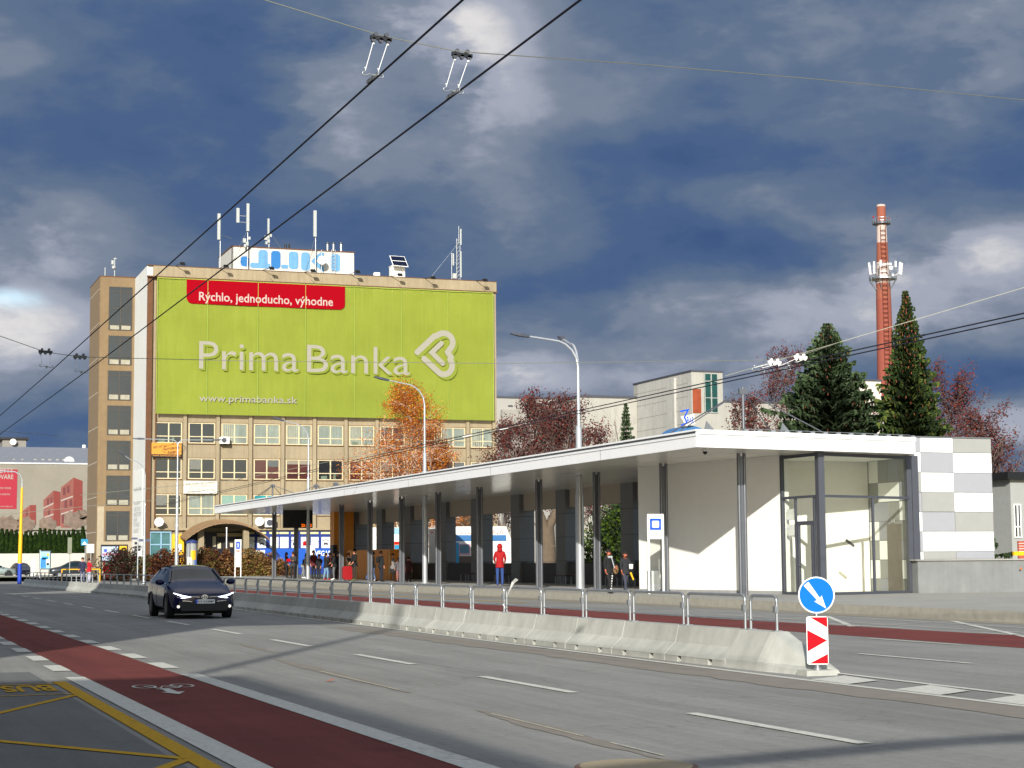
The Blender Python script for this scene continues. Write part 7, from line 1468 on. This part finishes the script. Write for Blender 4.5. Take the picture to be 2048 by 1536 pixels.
who(709,1162,1098,29.4,-80,'tall man in a long black jacket in profile beside the red bag',(14,14,16),(50,38,26),(26,18,14),arms=(.4,.4),shoes=(90,96,60),seed=15)
who(741,1161,1102,29.9,80,'person in a dark jacket and faded jeans leaning with one leg forward',(26,24,26),JN,(90,84,78),pose='walk',lean=.1,seed=16)
who(746,1162,1104,29.8,-100,'person in black coat and light jeans behind the seventh twin posts',(22,22,24),(88,112,150),(44,36,32),pose='wide',shoes=(200,190,180),seed=17)
who(762,1162,1102,29.7,100,'man in a dark coat with a black backpack near the grey pillar',(20,22,26),(24,28,40),(80,70,60),bag=((16,16,18),(0,.22,1.25)),seed=18)
who(786,1163,1107,30.2,70,'woman in a light grey jacket and black skirt',(124,118,114),(24,22,24),(90,54,36),skirt=True,arms=(.7,.7),shoes=(60,30,26),seed=19)
who(797,1163,1115,30.2,200,'person with pink bare legs beside the woman in the light grey jacket',(90,84,86),(150,100,96),(70,50,44),arms=(.2,.2),seed=20)
who(817,1160,1114,30.6,160,'person in a dark red coat sitting bent at the shelter wall',(70,22,26),(48,20,24),(44,24,22),bag=((56,22,26),(0,.2,1.2)),seed=21)
who(178,1148,1117,None,110,'person in a red jacket and white trousers near the left railing',(176,18,34),(170,170,182),(50,30,26),ys=150,arms=(.9,.2),seed=22)
who(165,1147,1115,None,-10,'person in dark blue clothes beside the person in the red jacket',(36,38,64),(90,92,120),(30,24,22),ys=152,seed=23)
# orange ticket counter behind the people
p=AT(720,1130,x=32.5); c=E('orange_counter',(32.5,p.y,zf(p.y)),'low orange panelled counter behind the waiting people','counter'); a=MB(); a.box(32.3,AT(775,1130,x=32.3).y,zf(p.y),33.1,AT(695,1130,x=32.3).y,2.35); O('counter_body',a,m_orange,c); a=MB()
for k in range(4): yy=p.y-8+4*k; a.box(32.28,yy,.4,32.299,yy+.15,2.35)
O('counter_joint',a,mat('pale_strip',(230,200,150),.5),c)
# ================================================================== buildings behind the photographer (they cast the shade on the road)
m_pan=mat('panel_block_render',(170,164,150),.9,var=.05,var2=.05); m_pw=mat('panel_block_window',(50,60,70),.2,spec=.8)
L_=lambda h:h/math.tan(SUN_EL)
def block(name,x1,y0,y1,h,depth_,label,zb=0):
    c=E(name,((x1-depth_/2),(y0+y1)/2,0),label,'building'); a=MB(); a.box(x1-depth_,y0,zb,x1,y1,h); O('wall',a,m_pan,c); a=MB(); n=max(1,int((y1-y0)/3.2))
    for f in range(int(zb/3)+1 if zb else 0,int((h-.5)/3)): 
        for k in range(n): yy=y0+1+k*(y1-y0)/n; a.box(x1,yy,1+3*f,x1+.03,yy+1.6,2.4+3*f)
    O('window_band',a,m_pw,c); return c
def corner(sx,sy,h): return sx-math.sin(SUN_AZ)*L_(h),sy-math.cos(SUN_AZ)*L_(h)
x_,y_=corner(4.95,24.3,12); b1=block('corner_house',x_,y_-30,y_,12,16,'four storey house behind the viewer that shades the bus bay')
a=MB(); tx,ty=corner(12.6,41.9,19); a.tube((tx,ty,11.9),(tx,ty,19),.13,.11,10); bt_=E('roof_mast',(tx,ty,12),'tall mast on the roof of the house behind the viewer','mast'); O('shaft',a,m_galv,bt_)
x_,y_=corner(8.3,43.2,14.2); block('long_block',x_,y_,58,14.2,14,'long apartment block left of the street behind the viewer')
x2_,y2_=corner(11.9,48.6,16.7); a=MB(); block('shade_overhang',-5.4,y_+.1,57.5,16.2,14,'unseen overhang added above the long apartment block to shape the road shade',zb=14.25)  # overhang added out of view, shaped to set the shade edge at the barrier
block('far_block',-6.5,70,108,16.8,14,'second apartment block left of the street beyond the gap')
# unseen pole added so that its arm shades the lower right of the road
gx,gy=corner(5.0,12.0,6.2); c=E('shade_arm_pole',(gx,gy,0),'unseen steel pole with a long horizontal arm, added to cast a shade band on the road','gantry'); a=MB(); a.tube((gx,gy,0),(gx,gy,6.2),.14,.1,10); O('pole',a,m_galv,c); a=MB(); ex,ey=corner(11.5,13.3,6.2); a.path([Vector((gx,gy,6.2)),Vector((gx+.5*(ex-gx),gy+.62*(ey-gy),6.22)),Vector((ex,ey,6.1))],.13,8); O('arm',a,m_galv,c)
